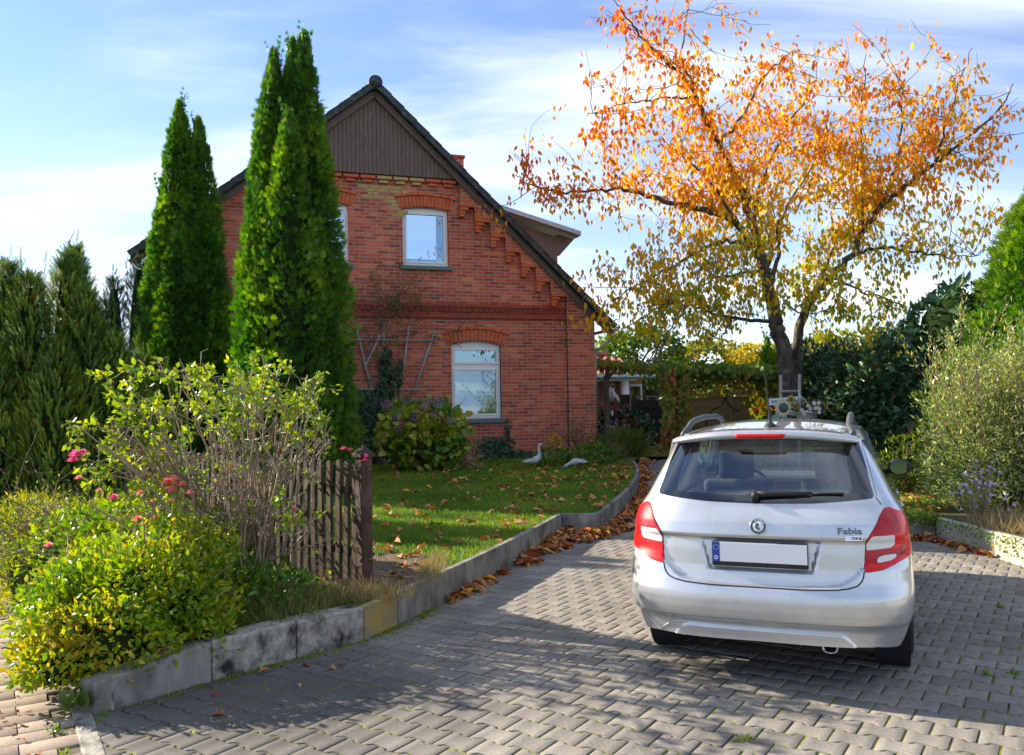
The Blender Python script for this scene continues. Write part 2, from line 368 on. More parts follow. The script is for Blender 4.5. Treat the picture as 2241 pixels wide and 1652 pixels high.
EDGE = [(-2.33, 4.73), (-1.88, 5.30), (-1.47, 5.76), (-1.09, 6.19), (-.91, 6.59), (-.70, 7.10), (-.36, 8.0), (-.02, 9.0), (.32, 10.05), (.61, 11.07), (1.10, 11.01), (1.33, 11.75), (1.56, 12.5), (1.91, 13.8), (2.20, 15.1), (2.43, 16.5), (2.58, 18.1), (2.85, 19.4)]
RIGHT = [(4.3, 19.5), (3.95, 14), (3.85, 10.34), (5.09, 10.34), (5.0, 8.45), (4.95, 5), (4.9, -1.5)]
DRIVE = EDGE+RIGHT+[(1.65, -1.8)]
def sheet(name, poly, zf, mat, step=.6, dz=0, kind='structure', **k):
    P, T = cdt(poly, (), step); V = np.stack([P[:, 0], P[:, 1], zf(P[:, 1])+dz], 1); return tag(tri_mesh(name, V, T, mat, None, True), kind=kind)
sheet('paving_bed', DRIVE, drive_z, M_bed, .8, -.0045)

def stones(name, poly, ang, org, W, H, a, joint, zf, mat, ext, wave=True, jit=.0018, mask=None):
    c, s = math.cos(ang), math.sin(ang); polyA = np.array(poly)
    if wave:
        x1, x2 = .22*W, .30*W
        o = [(-W/2, -H/2-a), (-x2, -H/2-a), (-x1, -H/2+a), (x1, -H/2+a), (x2, -H/2-a), (W/2, -H/2-a), (W/2, H/2+a), (x2, H/2+a), (x1, H/2-a), (-x1, H/2-a), (-x2, H/2+a), (-W/2, H/2+a)]
    else: o = [(-W/2, -H/2), (W/2, -H/2), (W/2, H/2), (-W/2, H/2)]
    o = np.array(o); m = len(o)
    def inset(o, d):
        q = []
        for i in range(m):
            p0, p1, p2 = o[i-1], o[i], o[(i+1) % m]; e1 = (p1-p0)/np.linalg.norm(p1-p0); e2 = (p2-p1)/np.linalg.norm(p2-p1)
            n1_ = np.array([-e1[1], e1[0]]); n2_ = np.array([-e2[1], e2[0]]); q.append(p1+d*(n1_+n2_)/(1+n1_@n2_))
        return np.array(q)
    o1 = inset(o, joint/2); o2 = inset(o, joint/2+.002); _, T = cdt(o2, (), 1e6, 1e6)
    Pc, T = cdt(o2, (), 1e6, 1e6)
    tmpl = np.concatenate([np.c_[o1, np.full(m, -.03)], np.c_[o1, np.full(m, -.0015)], np.c_[Pc, np.zeros(len(Pc))]])
    # match order of Pc to o2
    idx = [int(np.argmin(np.linalg.norm(Pc-q, axis=1))) for q in o2]
    F = []
    for i in range(m):
        j = (i+1) % m; F += [(i, j, m+j), (i, m+j, m+i), (m+i, m+j, 2*m+idx[j]), (m+i, 2*m+idx[j], 2*m+idx[i])]
    F = np.array(F+[tuple(2*m+np.array(t)) for t in T])
    lo, hi = polyA.min(0)-1, polyA.max(0)+1; R_ = int(max(hi-lo)/H)+12; pts = []
    for r in range(-R_*2, R_*2):
        for q in range(-R_*2, R_*2):
            lx = (q+(r % 2)*.5)*W; ly = r*H; x = org[0]+lx*c-ly*s; y = org[1]+lx*s+ly*c
            if lo[0] < x < hi[0] and lo[1] < y < hi[1]: pts.append((x, y))
    pts = np.array(pts); pts = pts[inpoly(pts, polyA) | (dist_poly(pts, polyA) < ext)]
    if mask is not None: pts = pts[mask(pts)]
    n = len(pts); V = np.zeros((n, len(tmpl), 3)); th = ang+rng.normal(0, .006, n); ct, st = np.cos(th)[:, None], np.sin(th)[:, None]
    jx = rng.normal(0, .0012, (n, 2))
    V[:, :, 0] = pts[:, 0, None]+jx[:, 0, None]+tmpl[None, :, 0]*ct-tmpl[None, :, 1]*st; V[:, :, 1] = pts[:, 1, None]+jx[:, 1, None]+tmpl[None, :, 0]*st+tmpl[None, :, 1]*ct
    tx, ty = rng.normal(0, .004, n)[:, None], rng.normal(0, .004, n)[:, None]
    V[:, :, 2] = zf(V[:, :, 1])+tmpl[None, :, 2]+rng.normal(0, jit*.5, n)[:, None]+tmpl[None, :, 0]*tx+tmpl[None, :, 1]*ty
    FF = F[None]+(np.arange(n)*len(tmpl))[:, None, None]
    return tag(tri_mesh(name, V, FF, mat, None, False, {'tone': np.repeat(rng.random(n), len(tmpl))}), kind='structure')
stones("driveway", DRIVE, rad(-33), (.58, 4.1), .205, .168, .0105, .0115, drive_z, M_paver, .06, mask=lambda p: p[:, 1] > 2.2)
# pavement along the street on the left
sdv = np.array([-.52, .854]); snv = np.array([-.854, -.52])
SW0 = np.array([-2.33, 4.73]); 
WALK = [tuple(SW0-sdv*9), tuple(SW0+sdv*34), tuple(SW0+sdv*34+snv*2.0), tuple(SW0-sdv*9+snv*2.0)]
flat = lambda y: np.zeros_like(np.asarray(y, float))
sheet('walk_bed', WALK, flat, noisy('walk_joint', (.09, .07, .05), (.16, .14, .07), 6, .95, .4), 2, -.012)
WALKP = [tuple(np.array(WALK[0])+snv*.1), tuple(np.array(WALK[1])+snv*.1), WALK[2], WALK[3]]
stones('sidewalk', WALKP, math.atan2(snv[1], snv[0]), tuple(SW0+snv*.2), .32, .165, 0, .006, flat, M_walk, -.02, False)
ROAD = [tuple(SW0-sdv*30+snv*2.12), tuple(SW0+sdv*120+snv*2.12), tuple(SW0+sdv*120+snv*9), tuple(SW0-sdv*30+snv*9)]
sheet('road', ROAD, flat, M_asphalt, 6, -.05)
M_conc = noisy('edging_concrete', (.15, .14, .125), (.33, .31, .275), 7, .9, .5, .01, c3=(.09, .085, .075), s3=2.4, vscale=(1, 1, .35))
M_concold = noisy('old_concrete', (.22, .20, .17), (.44, .41, .35), 18, .92, .9, .015, c3=(.03, .03, .025), s3=6, lo=.35, hi=.65)
M_concyel = noisy('lichen_concrete', (.22, .19, .13), (.36, .30, .14), 9, .92, .6, .01, c3=(.42, .28, .04), s3=3.5)
M_concpale = noisy('pale_concrete', (.40, .35, .28), (.55, .49, .40), 5, .85, .25, .006)
# flush kerb stone between walk and yard / drive
kb = empty('kerb', (0, 0, 0), kind='structure')
for k in range(-4, 22):
    p = SW0+sdv*(k*1.0+.5)+snv*.05; box('kerb_stone', (p[0], p[1], -.06), (.985, .098, .13), M_walk if k > 3 else M_concold, kb, rotz(math.atan2(sdv[1], sdv[0])), .008)

# edging wall of the front garden
ed = empty('garden_edging', (-2.33, 4.73, 0), label='low weathered concrete edging wall holding the front lawn along the driveway', cat='edging wall')
tops = [.175, .245, .25, .235, .245, .26]+[float(lawn_z(p[1]))+.01 for p in EDGE[6:]]
tops[9] = .285; tops[10] = .285
def wallpiece(name, a, b, za0, zb0, za1, zb1, th, mat, par, side=1, bev=.008, rough=0):
    a = np.array(a, float); b = np.array(b, float); d = (b-a)/np.linalg.norm(b-a); nn = np.array([-d[1], d[0]])*side; g = .004; A = a+d*g; B = b-d*g; bm = bmesh.new(); k = max(2, int(np.linalg.norm(b-a)/.06)) if rough else 1
    L = []
    for i in range(k+1):
        f = i/k; p = A+(B-A)*f; z0 = za0+(zb0-za0)*f; z1 = za1+(zb1-za1)*f; r1 = rough*random.uniform(-1, 1); r2 = rough*random.uniform(-1, 1)
        q = p+nn*th; L.append([bm.verts.new((p[0]+nn[0]*r1, p[1]+nn[1]*r1, z0)), bm.verts.new((p[0]+nn[0]*r2, p[1]+nn[1]*r2, z1-abs(r1))), bm.verts.new((q[0], q[1], z1-abs(r2))), bm.verts.new((q[0], q[1], z0))])
    for i in range(k):
        for j in range(4): bm.faces.new([L[i][j], L[i][(j+1) % 4], L[i+1][(j+1) % 4], L[i+1][j]])
    bm.faces.new(L[0]); bm.faces.new(L[-1][::-1])
    o = obj_bm(name, bm, mat, par, bevel=bev); 
    return o
ed.location = (0, 0, 0)
for i in range(len(EDGE)-2):
    a, b = EDGE[i], EDGE[i+1]; old = i < 3; m = M_concold if old else (M_concyel if i == 3 else M_conc)
    if i == 0: m = M_conc
    L = np.linalg.norm(np.subtract(b, a)); k = 1 if L < .75 or i == 9 else 2
    for q in range(k):
        f0, f1 = q/k, (q+1)/k; pa = np.array(a)+(np.array(b)-a)*f0; pb = np.array(a)+(np.array(b)-a)*f1
        o = wallpiece('edging_slab', pa, pb, float(drive_z(pa[1]))-.1, float(drive_z(pb[1]))-.1, tops[i]+(tops[i+1]-tops[i])*f0, tops[i]+(tops[i+1]-tops[i])*f1, .17 if old else .06, m, ed, 1, .012 if old else .006, .008 if old else 0)
        if i == 3: o['label'] = 'slab yellowed with lichen'
        if old: o['label'] = 'thick crumbling concrete block with black moss stains'
# side of old block toward the walk
o = wallpiece('edging_slab', SW0+sdv*.03+snv*-.03, SW0+sdv*.9+snv*-.03, -.1, -.1, .165, .15, .08, M_concold, ed, -1, .012, .01)

# lawn sheet, garden bed
LAWN = [tuple(np.array(p)+(-.04, .03)) for p in EDGE]+[(2.9, 21), (3.0, 60), (-34, 60)]+[tuple(SW0+sdv*20-snv*.02), tuple(SW0+sdv*.1-snv*.02)]
sheet('lawn', LAWN, lambda y: lawn_z(y), M_grass_base, .8, -.03)
BACK = [(3.02, 60), (3.02, 19.55), (4.35, 19.55), (4.0, 14), (3.9, 10.42), (5.17, 10.42), (5.08, 8.45), (5.03, -1.5), (40, -1.5), (40, 60)]
sheet('right_garden', BACK, lambda y: np.interp(y, [0, 10, 16, 20], [.22, .24, .36, .5]), noisy('leafy_soil', (.05, .07, .015), (.13, .095, .045), 5, .95, .6, .03), .9, 0)
# mulch patch by the fence
MUL = [(-1.3, 6.6), (-.95, 6.7), (-.7, 7.4), (-.62, 7.9), (-.95, 8.45), (-1.9, 8.6), (-2.3, 8.2), (-1.75, 7.4)]
sheet('mulch_patch', MUL, lambda y: lawn_z(y)-.026, noisy('mulch', (.07, .045, .03), (.24, .165, .11), 38, .95, .9, .02), .3, .004)

# right retaining wall
rw = empty('retaining_wall', label='low pale concrete retaining wall on the right side of the driveway', cat='retaining wall')
for a, b in (((3.85, 10.34), (4.45, 10.34)), ((4.45, 10.34), (5.09, 10.34))): wallpiece('wall_slab', a, b, -.1, -.1, .245, .245, .08, M_conc, rw, 1)
for i in range(8):
    y0 = 10.34-i*1.25; y1 = y0-1.25; wallpiece('wall_slab', (5.09-.01*i, y0), (5.08-.01*i, y1), -.1, -.1, .25, .25, .08, M_concpale, rw, 1)

# ================================================================== HOUSE
HX = empty('brick_house', (1.98, 20.5, 0), rad(18), 'old red brick gable house with dark tiled roof and brown wooden gable top', 'house')
def brick_mat(name, stops, mortar=(.36, .31, .27), W=.26, Hh=.0775, bs=.5):
    m, t, b = new_mat(name); tcn = N(t, 'ShaderNodeTexCoord'); s = N(t, 'ShaderNodeSeparateXYZ'); t.links.new(tcn.outputs['Object'], s.inputs[0])
    ad = N(t, 'ShaderNodeMath', operation='ADD'); t.links.new(s.outputs[0], ad.inputs[0]); t.links.new(s.outputs[1], ad.inputs[1])
    nn = noise(t, 3.5, 3); sc = N(t, 'ShaderNodeMath', operation='MULTIPLY_ADD'); sc.inputs[1].default_value = .012; t.links.new(nn.outputs['Fac'], sc.inputs[0]); t.links.new(s.outputs[2], sc.inputs[2])
    c = N(t, 'ShaderNodeCombineXYZ'); t.links.new(ad.outputs[0], c.inputs[0]); t.links.new(sc.outputs[0], c.inputs[1])
    br = N(t, 'ShaderNodeTexBrick'); br.inputs['Scale'].default_value = 1; br.inputs['Brick Width'].default_value = W; br.inputs['Row Height'].default_value = Hh; br.inputs['Mortar Size'].default_value = .0085; br.inputs['Mortar Smooth'].default_value = .25
    br.inputs['Color1'].default_value = (0, 0, 0, 1); br.inputs['Color2'].default_value = (1, 1, 1, 1); br.inputs['Mortar'].default_value = (.5, .5, .5, 1); br.offset = .5; t.links.new(c.outputs[0], br.inputs['Vector'])
    r = ramp(t, stops, br.outputs['Color']); n = noise(t, 22, 8, .7); r2 = ramp(t, [(.25, (.68, .66, .64)), (.75, (1.3, 1.3, 1.3))], n.outputs['Fac']); col = mixc(t, 1, r.outputs[0], r2.outputs[0], 'MULTIPLY')
    n3 = noise(t, .8, 5, .6); r3 = ramp(t, [(.3, (.68, .62, .60)), (.65, (1.12, 1.12, 1.1))], n3.outputs['Fac']); col = mixc(t, 1, col, r3.outputs[0], 'MULTIPLY')
    col = mixc(t, br.outputs['Fac'], col, mortar)
    t.links.new(col, b.inputs['Base Color']); b.inputs['Roughness'].default_value = .88; b.inputs['Specular IOR Level'].default_value = .25
    iv = N(t, 'ShaderNodeMath', operation='SUBTRACT'); iv.inputs[0].default_value = 1; t.links.new(br.outputs['Fac'], iv.inputs[1]); ms = N(t, 'ShaderNodeMath', operation='MULTIPLY_ADD'); ms.inputs[1].default_value = .35; t.links.new(n.outputs['Fac'], ms.inputs[0]); t.links.new(iv.outputs[0], ms.inputs[2])
    bump(t, b, ms.outputs[0], bs, .012); return m
BR = [(0, (.30, .07, .05)), (.12, (.40, .09, .055)), (.3, (.50, .11, .062)), (.6, (.58, .13, .07)), (.85, (.64, .165, .08)), (1, (.68, .22, .11))]
M_brick = brick_mat('red_brick', BR)
M_brick2 = noisy('brick_plain', (.46, .10, .045), (.66, .17, .065), 6, .88, .5, .01)
M_brickd = noisy('brick_dark', (.22, .05, .035), (.40, .08, .05), 7, .8, .5, .01)
M_yel = noisy('yellow_brick', (.40, .26, .10), (.52, .37, .16), 9, .88, .5, .01)
M_tile = noisy('dark_roof_tile', (.018, .02, .026), (.045, .05, .06), 12, .5, .3, .01, c3=(.09, .09, .08), s3=6)
M_clad = noisy('brown_cladding', (.10, .068, .055), (.21, .15, .125), 7, .7, .3, .01, vscale=(9, 9, .6))
M_pvc = plain('white_pvc', (.78, .79, .80), .35)
M_zinc = noisy('zinc', (.28, .31, .34), (.42, .46, .50), 9, .45, .1, .003, metallic=.6)
M_sill = noisy('blue_sill_paint', (.06, .16, .22), (.16, .25, .26), 14, .6, .4, .004, c3=(.18, .22, .08), s3=9)
M_dark = plain('dark_interior', (.012, .012, .013), .9)
M_found = noisy('plinth_render', (.30, .30, .31), (.46, .46, .46), 6, .9, .4, .01, c3=(.12, .11, .09), s3=3)
def glass_mat(name, refl=.35, tint=(.6, .66, .7), base=None, gc=(.9, .95, 1, 1)):
    m = bpy.data.materials.new(name); m.use_nodes = True; t = m.node_tree; t.nodes.clear()
    g = N(t, 'ShaderNodeBsdfGlossy'); g.inputs['Roughness'].default_value = .015; g.inputs['Color'].default_value = gc
    tr = N(t, 'ShaderNodeBsdfTransparent'); tr.inputs[0].default_value = (*tint, 1)
    f = N(t, 'ShaderNodeLayerWeight'); f.inputs[0].default_value = .25; mr_ = N(t, 'ShaderNodeMapRange'); mr_.inputs['To Min'].default_value = refl; mr_.inputs['To Max'].default_value = 1; t.links.new(f.outputs['Fresnel'], mr_.inputs[0])
    # faint waviness so reflections are not perfectly flat
    n = noise(t, 1.6, 2); bn = N(t, 'ShaderNodeBump'); bn.inputs['Strength'].default_value = .03; bn.inputs['Distance'].default_value = .05; t.links.new(n.outputs['Fac'], bn.inputs['Height']); t.links.new(bn.outputs[0], g.inputs['Normal'])
    mx_ = N(t, 'ShaderNodeMixShader'); t.links.new(mr_.outputs[0], mx_.inputs[0]); t.links.new(tr.outputs[0], mx_.inputs[1]); t.links.new(g.outputs[0], mx_.inputs[2])
    o = N(t, 'ShaderNodeOutputMaterial'); t.links.new(mx_.outputs[0], o.inputs[0]); return m
M_wglass = glass_mat('window_glass', .30, (.75, .8, .82), gc=(.42, .60, .74, 1))
GM = Matrix(((1, 0, 0, 0), (0, 0, 1, 0), (0, 1, 0, 0), (0, 0, 0, 1)))   # (s, h, depth) -> (s, depth, h)
AP = -5.24; RZ = 8.98; ES = .42; SR = .943; SL = .80
def roofz(s): return RZ-.14-(SR*(s-AP) if s > AP else SL*(AP-s))
def arc_top(x0, x1, z, rise, n=9): return [(x1+(x0-x1)*i/n, z+rise*(1-(2*i/n-1)**2)) for i in range(n+1)]
WIN = [(-6.90, -5.83, 4.96, 6.24, .05), (-4.62, -3.56, 4.96, 6.24, .05), (-3.53, -2.35, 1.46, 3.15, .09)]
def wpoly(w, g=0): x0, x1, z0, z1, r = w; return [(x0-g, z0-g), (x1+g, z0-g)]+arc_top(x0-g, x1+g, z1+g, r)
slab('wall', [(-9.7, .35), (0, .35), (0, roofz(0)), (AP, roofz(AP)), (-9.7, roofz(-9.7))], 0, .30, M_brick, HX, [wpoly(w_) for w_ in WIN], GM)
for nm, c, s in (('wall', (-.15, 5.3, 2.1), (.298, 10, 3.5)), ('wall', (-9.55, 5.3, 2.4), (.298, 10, 4.1)), ('wall', (-4.85, 10.4, 2.2), (9.6, .2, 3.7))): box(nm, c, s, M_brick, HX)
box('floor_slab', (-4.85, 5.3, 4.05), (9.3, 9.5, .2), M_dark, HX)
for a, b in ((-.70, 0),): slab('wall_pier', [(a, .36), (b+.002, .36), (b+.002, roofz(b)-.02), (a, roofz(a)-.02)], -.088, -.001, M_brick, HX, (), GM)
# raised stepped layer under the verge
st = [(-.70, roofz(-.70)-.03), (-3.30, roofz(-3.30)-.03)]
for k in range(7):
    s0 = -3.30+.368*k; z0 = 6.33-.336*k
    st += [(s0, z0-.235), (s0+.105, z0-.235), (s0+.105, z0-.157), (s0+.135, z0-.157), (s0+.135, z0-.078), (s0+.175, z0-.078), (s0+.175, z0), (s0+.215, z0), (s0+.215, z0+.075), (s0+.275, z0+.075), (s0+.275, z0), (s0+.345, z0)]
st += [(-.70, 6.33-.336*6)]
bmc = bmesh.new()
for k in range(7):
    s0 = -3.30+.368*k; z0 = 6.33-.336*k
    for wd_, dz_, dp_ in ((.30, .034, .165), (.20, -.042, .150), (.125, -.120, .135), (.11, -.196, .13)): bm_box(bmc, (s0+wd_/2-.012, -dp_/2, z0+dz_), (wd_, dp_, .066))
obj_bm('stepped_corbels', bmc, M_brick2, HX, bevel=.004)
slab('stepped_frieze', st, -.12, -.002, M_brick, HX, (), GM)
box('plinth', (-4.85, -.03, .44), (9.74, .07, .30), M_found, HX, bevel=.01)
# corbels under the wooden gable
bm = bmesh.new(); bmy = bmesh.new()
for k in range(15):
    s0 = -3.54-.372*k
    if s0 < -8: break
    y = 2 <= k <= 4; t = bmy if y else bm
    bm_box(t, (s0, -.045, 6.90), (.33, .09, .07)); bm_box(t, (s0-.01, -.03, 6.815), (.20, .06, .065))
obj_bm('corbel_frieze', bm, M_brick2, HX, bevel=.005)
for r, (a, b) in enumerate(((-5.62, -4.62), (-5.56, -4.50), (-5.40, -4.55), (-5.66, -4.72), (-5.50, -4.62), (-5.0, -4.64), (-4.90, -4.62), (-4.86, -4.63), (-4.85, -4.63))):
    z = 6.70-r*.0775; s0 = a+(r % 2)*.13
    while s0 < b-.1:
        if not (r in (1, 2, 4) and random.random() < .3): bm_box(bmy, (s0+.12, .0, z), (.245, .018, .068))
        s0 += .26
obj_bm('yellow_brick_repair', bmy, M_yel, HX, bevel=.004)
# string course
bm = bmesh.new(); L = -9.7; R0 = -.705
for z, h, d in ((3.815, .075, .045), (3.875, .035, .03), (4.065, .075, .06), (3.755, .03, .02)): bm_box(bm, ((L+R0)/2, -d/2, z), (R0-L, d, h))
s = L+.08
while s < R0-.05:
    bm_box(bm, (s, -.012, 3.962), (.085, .085, .10), rotz(rad(45))); bm_box(bm, (s+.068, -.02, 4.0), (.045, .04, .05)); s += .136
obj_bm('string_course', bm, M_brickd, HX, bevel=.003)
# window arches of radial bricks
def arch(x0, x1, z, rise, h, name='window_arch', y0=-.022):
    bm = bmesh.new(); n = 15; xm = (x0+x1)/2; hw = (x1-x0)/2+.09; R = (hw*hw+(rise*1.25)**2)/(2*rise*1.25); zc = z+.01+rise*1.25-R; am = math.asin(min(1, hw/R))
    for i in range(n):
        a = -am+(i+.5)*2*am/n; wd = 2*am*R/n-.012; c = (xm+math.sin(a)*(R+h/2), y0/2-.0, zc+math.cos(a)*(R+h/2)); bm_box(bm, c, (wd, abs(y0)+.004, h), Matrix.Rotation(a, 3, 'Y'))
    for i in range(8):
        a = -am*1.06+(i+.5)*2*am*1.06/8; wd = 2*am*1.06*(R+h)/8-.01; c = (xm+math.sin(a)*(R+h+.045), -.02, zc+math.cos(a)*(R+h+.045)); bm_box(bm, c, (wd, .05, .065), Matrix.Rotation(a, 3, 'Y'))
    o = obj_bm(name, bm, M_brick2, HX, bevel=.004); return o
for w_ in WIN: arch(w_[0], w_[1], w_[3], w_[4], .235)
def window(w_, transom=None, sill_ext=.08):
    x0, x1, z0, z1, r = w_; yf = .075
    f = slab('window', wpoly(w_, -.003), yf, yf+.07, M_pvc, HX, [[(x0+.075, z0+.085), (x1-.075, z0+.085), (x1-.075, (transom-.07) if transom else z1-.075), (x0+.075, (transom-.07) if transom else z1-.075)]]+([[(x0+.075, transom+.07), (x1-.075, transom+.07), (x1-.075, z1-.09), (x0+.075, z1-.09)]] if transom else []), GM, bevel=.005)
    def sash(a, b, c, d):
        g = slab('sash', [(a, c), (b, c), (b, d), (a, d)], yf-.018, yf+.05, M_pvc, f, [[(a+.05, c+.05), (b-.05, c+.05), (b-.05, d-.05), (a+.05, d-.05)]], GM, bevel=.006)
        slab('pane', [(a+.048, c+.048), (b-.048, c+.048), (b-.048, d-.048), (a+.048, d-.048)], yf+.015, yf+.02, M_wglass, f, (), GM)
    if transom: sash(x0+.055, x1-.055, z0+.06, transom-.05); sash(x0+.055, x1-.055, transom+.05, z1-.07)
    else: sash(x0+.055, x1-.055, z0+.06, z1-.055)
    box('sill', ((x0+x1)/2+.01, .0, z0-.05), (x1-x0+2*sill_ext, .18, .085), M_sill, f, Matrix.Rotation(rad(9), 3, 'X'), .008)
    return f
wn0 = window(WIN[0]); wn1 = window(WIN[1]); wn2 = window(WIN[2], 2.665)
M_curt = noisy('curtain', (.55, .6, .66), (.7, .74, .78), 3, .9, .1)
def curtain(name, x0, x1, z0, z1, mat, par, y=.24, amp=.03, fr=40):
    n = int((x1-x0)/.015)+2; xs = np.linspace(x0, x1, n); V = []; F = []
    for i, x in enumerate(xs):
        for z in (z0, z1): V.append((x, y+amp*math.sin(fr*x), z))
    for i in range(n-1): F += [(2*i, 2*i+2, 2*i+3), (2*i, 2*i+3, 2*i+1)]
    return tri_mesh(name, V, F, mat, par, True)
curtain('curtain', -3.80, -3.62, 4.9, 6.3, M_curt, wn1); curtain('curtain', -5.95, -5.86, 4.9, 6.3, M_curt, wn0)
M_blind = noisy('blind_slat', (.62, .68, .70), (.75, .8, .82), 3, .6, 0)
bm = bmesh.new(); z = 2.03
while z < 3.12:
    bm_box(bm, (-2.94, .185, z), (1.06, .022, .0025), Matrix.Rotation(rad(52), 3, 'X')); z += .0235
bm_box(bm, (-2.94, .185, 2.015), (1.06, .022, .018)); obj_bm('venetian_blind', bm, M_blind, wn2)
curtain('red_curtain', -3.47, -3.1, 1.45, 2.1, noisy('red_cloth', (.28, .02, .03), (.40, .03, .05), 4, .9, .1), wn2, .30)
curtain('red_curtain', -2.75, -2.42, 1.45, 2.1, noisy('red_cloth2', (.28, .05, .04), (.22, .10, .05), 14, .9, .1), wn2, .33)
box('room_back', (-4.85, 2.2, 3.0), (9.2, .05, 5.0), M_dark, HX)
# wooden gable top: vertical boards
bm = bmesh.new(); s = -7.55; zb = 6.965
while s < -3.30:
    t0, t1 = s+.004, s+.088; zt0, zt1 = roofz(t0)-.02, roofz(t1)-.02
    if min(zt0, zt1) > zb+.02:
        d0, d1 = -.10, -.075; q = [bm.verts.new(p) for p in ((t0, d0, zb), (t1, d0, zb), (t1, d0, zt1), (t0, d0, zt0))]; q2 = [bm.verts.new(p) for p in ((t0-.006, d1, zb), (t1+.006, d1, zb), (t1+.006, d1, zt1), (t0-.006, d1, zt0))]
        bm.faces.new(q)
        for i in range(4): bm.faces.new([q[i], q[(i+1) % 4], q2[(i+1) % 4], q2[i]])
    s += .094
obj_bm('gable_cladding', bm, M_clad, HX)
slab('cladding_backing', [(-7.58, zb), (-3.29, zb), (-3.29, roofz(-3.29)-.03), (AP, roofz(AP)-.03), (-7.58, roofz(-7.58)-.03)], -.076, -.002, M_clad, HX, (), GM)
# roof slopes
rf = slab('roof', [(AP, RZ-.02), (ES, RZ-.02-SR*(ES-AP)), (ES, RZ-.14-SR*(ES-AP)), (AP, RZ-.14), (-10.25, RZ-.14-SL*(-(-10.25-AP))), (-10.25, RZ-.02-SL*(-(-10.25-AP)))], -.20, 10.6, M_tile, HX, (), GM)
def verge(x0, z0, x1, z1, n):
    bm = bmesh.new(); L = math.hypot(x1-x0, z1-z0); a = math.atan2(z1-z0, x1-x0); d = L/n
    for i in range(n):
        t = (i+.5)/n; c = (x0+(x1-x0)*t, -.27, z0+(z1-z0)*t); Rm = Matrix.Rotation(-a-.045*(1 if x1 > x0 else -1), 3, 'Y')
        bm_box(bm, (c[0], -.20, c[2]+.012), (d*1.05, .30, .035), Rm); bm_box(bm, (c[0], -.335, c[2]-.045), (d*1.05, .03, .145), Rm)
    return obj_bm('verge_tile_row', bm, M_tile, rf, bevel=.008)
verge(AP+.02, RZ-.01, ES+.02, RZ-.01-SR*(ES-AP), 20); verge(AP-.02, RZ-.01, -10.25, RZ-.01-SL*(10.25+AP), 20)
lathe('ridge_tile', [(.001, -.45), (.15, -.45), (.14, 0), (.14, 10.5)], M_tile, rf, 20, Matrix.Translation((AP, .1, RZ-.02)) @ Matrix.Rotation(rad(-90), 4, 'X'))
for x0, x1, sl in ((AP, ES, -SR), (AP, -10.25, SL)):
    L = math.hypot(x1-x0, (x1-x0)*sl); a = math.atan2((x1-x0)*sl, x1-x0)
    box('barge_board', ((x0+x1)/2, -.175, RZ-.17+(x1-x0)*sl/2-.045), (L, .03, .15), M_clad, rf, Matrix.Rotation(-a, 3, 'Y'))
ch = box('chimney', (-2.72, 2.75, 7.4), (.46, .46, 1.8), M_brick, rf, bevel=.01); box('chimney_cap', (-2.72, 2.75, 8.32), (.52, .52, .07), M_brickd, rf)
# dormer
dm = slab('dormer', [(.28, 3.9), (.28, 6.42), (-1.9, 6.99), (-1.9, 5.9)], 3.0, 6.2, M_clad, HX, (), GM)
bm = bmesh.new(); s = -1.9
while s < .27: bm_box(bm, (s, 2.992, (3.9+roofz(s)+3.4)/2+.35), (.085, .016, max(.2, 6.99-(s+1.9)*.26-roofz(s)-.1))); s += .1
bm.free()
slab('dormer_roof', [(.86, 6.42), (.86, 6.54), (-2.2, 7.34), (-2.2, 7.22)], 2.65, 6.5, M_zinc, dm, (), GM)
slab('dormer_soffit', [(.80, 6.36), (.80, 6.42), (-2.1, 7.18), (-2.1, 7.12)], 2.72, 6.4, M_clad, dm, (), GM)
slab('dormer_bracket', [(.28, 5.9), (.34, 5.9), (.78, 6.37), (.28, 6.5)], 3.0, 3.06, M_clad, dm, (), GM)
# gutter and downpipe
bm = bmesh.new()
th = np.linspace(math.pi, 2*math.pi, 9); ga = [(ES+.05+.065*math.cos(t), RZ-.02-SR*(ES-AP)-.05+.065*math.sin(t)) for t in th]; gb = [(ES+.05+.058*math.cos(t), RZ-.02-SR*(ES-AP)-.05+.058*math.sin(t)) for t in th[::-1]]
gut = slab('gutter', ga+gb, -.22, 10.5, M_zinc, HX, (), GM)
ge = RZ-.02-SR*(ES-AP)-.1
tube_obj('downpipe', [(np.array([(ES+.05, -.02, ge), (ES+.05, -.02, ge-.13), (ES+.02, .0, ge-.22), (ES-.22, .06, ge-.42), (ES-.32, .1, ge-.50), (ES-.34, .1, ge-.62), (ES-.34, .1, .5)]), .038)], M_zinc, HX, 12)

# ================================================================== CAR
CYAW = rad(-22.4)
CAR = empty('parked_car', (1.385, 4.88, 0.0), CYAW, 'silver estate car parked on the paved driveway, seen from behind', 'car')
CAR.rotation_euler = (rad(.7), 0, CYAW)
def paint_mat():
    m, t, b = new_mat('silver_paint'); n = noise(t, 2, 2, .5); r = ramp(t, [(.3, (.60, .61, .635)), (.7, (.65, .66, .685))], n.outputs['Fac']); 
    d = noise(t, 6, 6, .7); rd = ramp(t, [(.45, (1, 1, 1)), (.75, (.86, .85, .82))], d.outputs['Fac']); t.links.new(mixc(t, 1, r.outputs[0], rd.outputs[0], 'MULTIPLY'), b.inputs['Base Color'])
    b.inputs['Metallic'].default_value = .72; b.inputs['Roughness'].default_value = .36; b.inputs['Coat Weight'].default_value = 1; b.inputs['Coat Roughness'].default_value = .03; return m
M_paint = paint_mat()
M_blkpl = noisy('black_plastic', (.018, .019, .022), (.03, .031, .035), 80, .5, .15, .002)
M_grypl = noisy('grey_plastic', (.06, .065, .075), (.09, .095, .105), 60, .5, .15, .002)
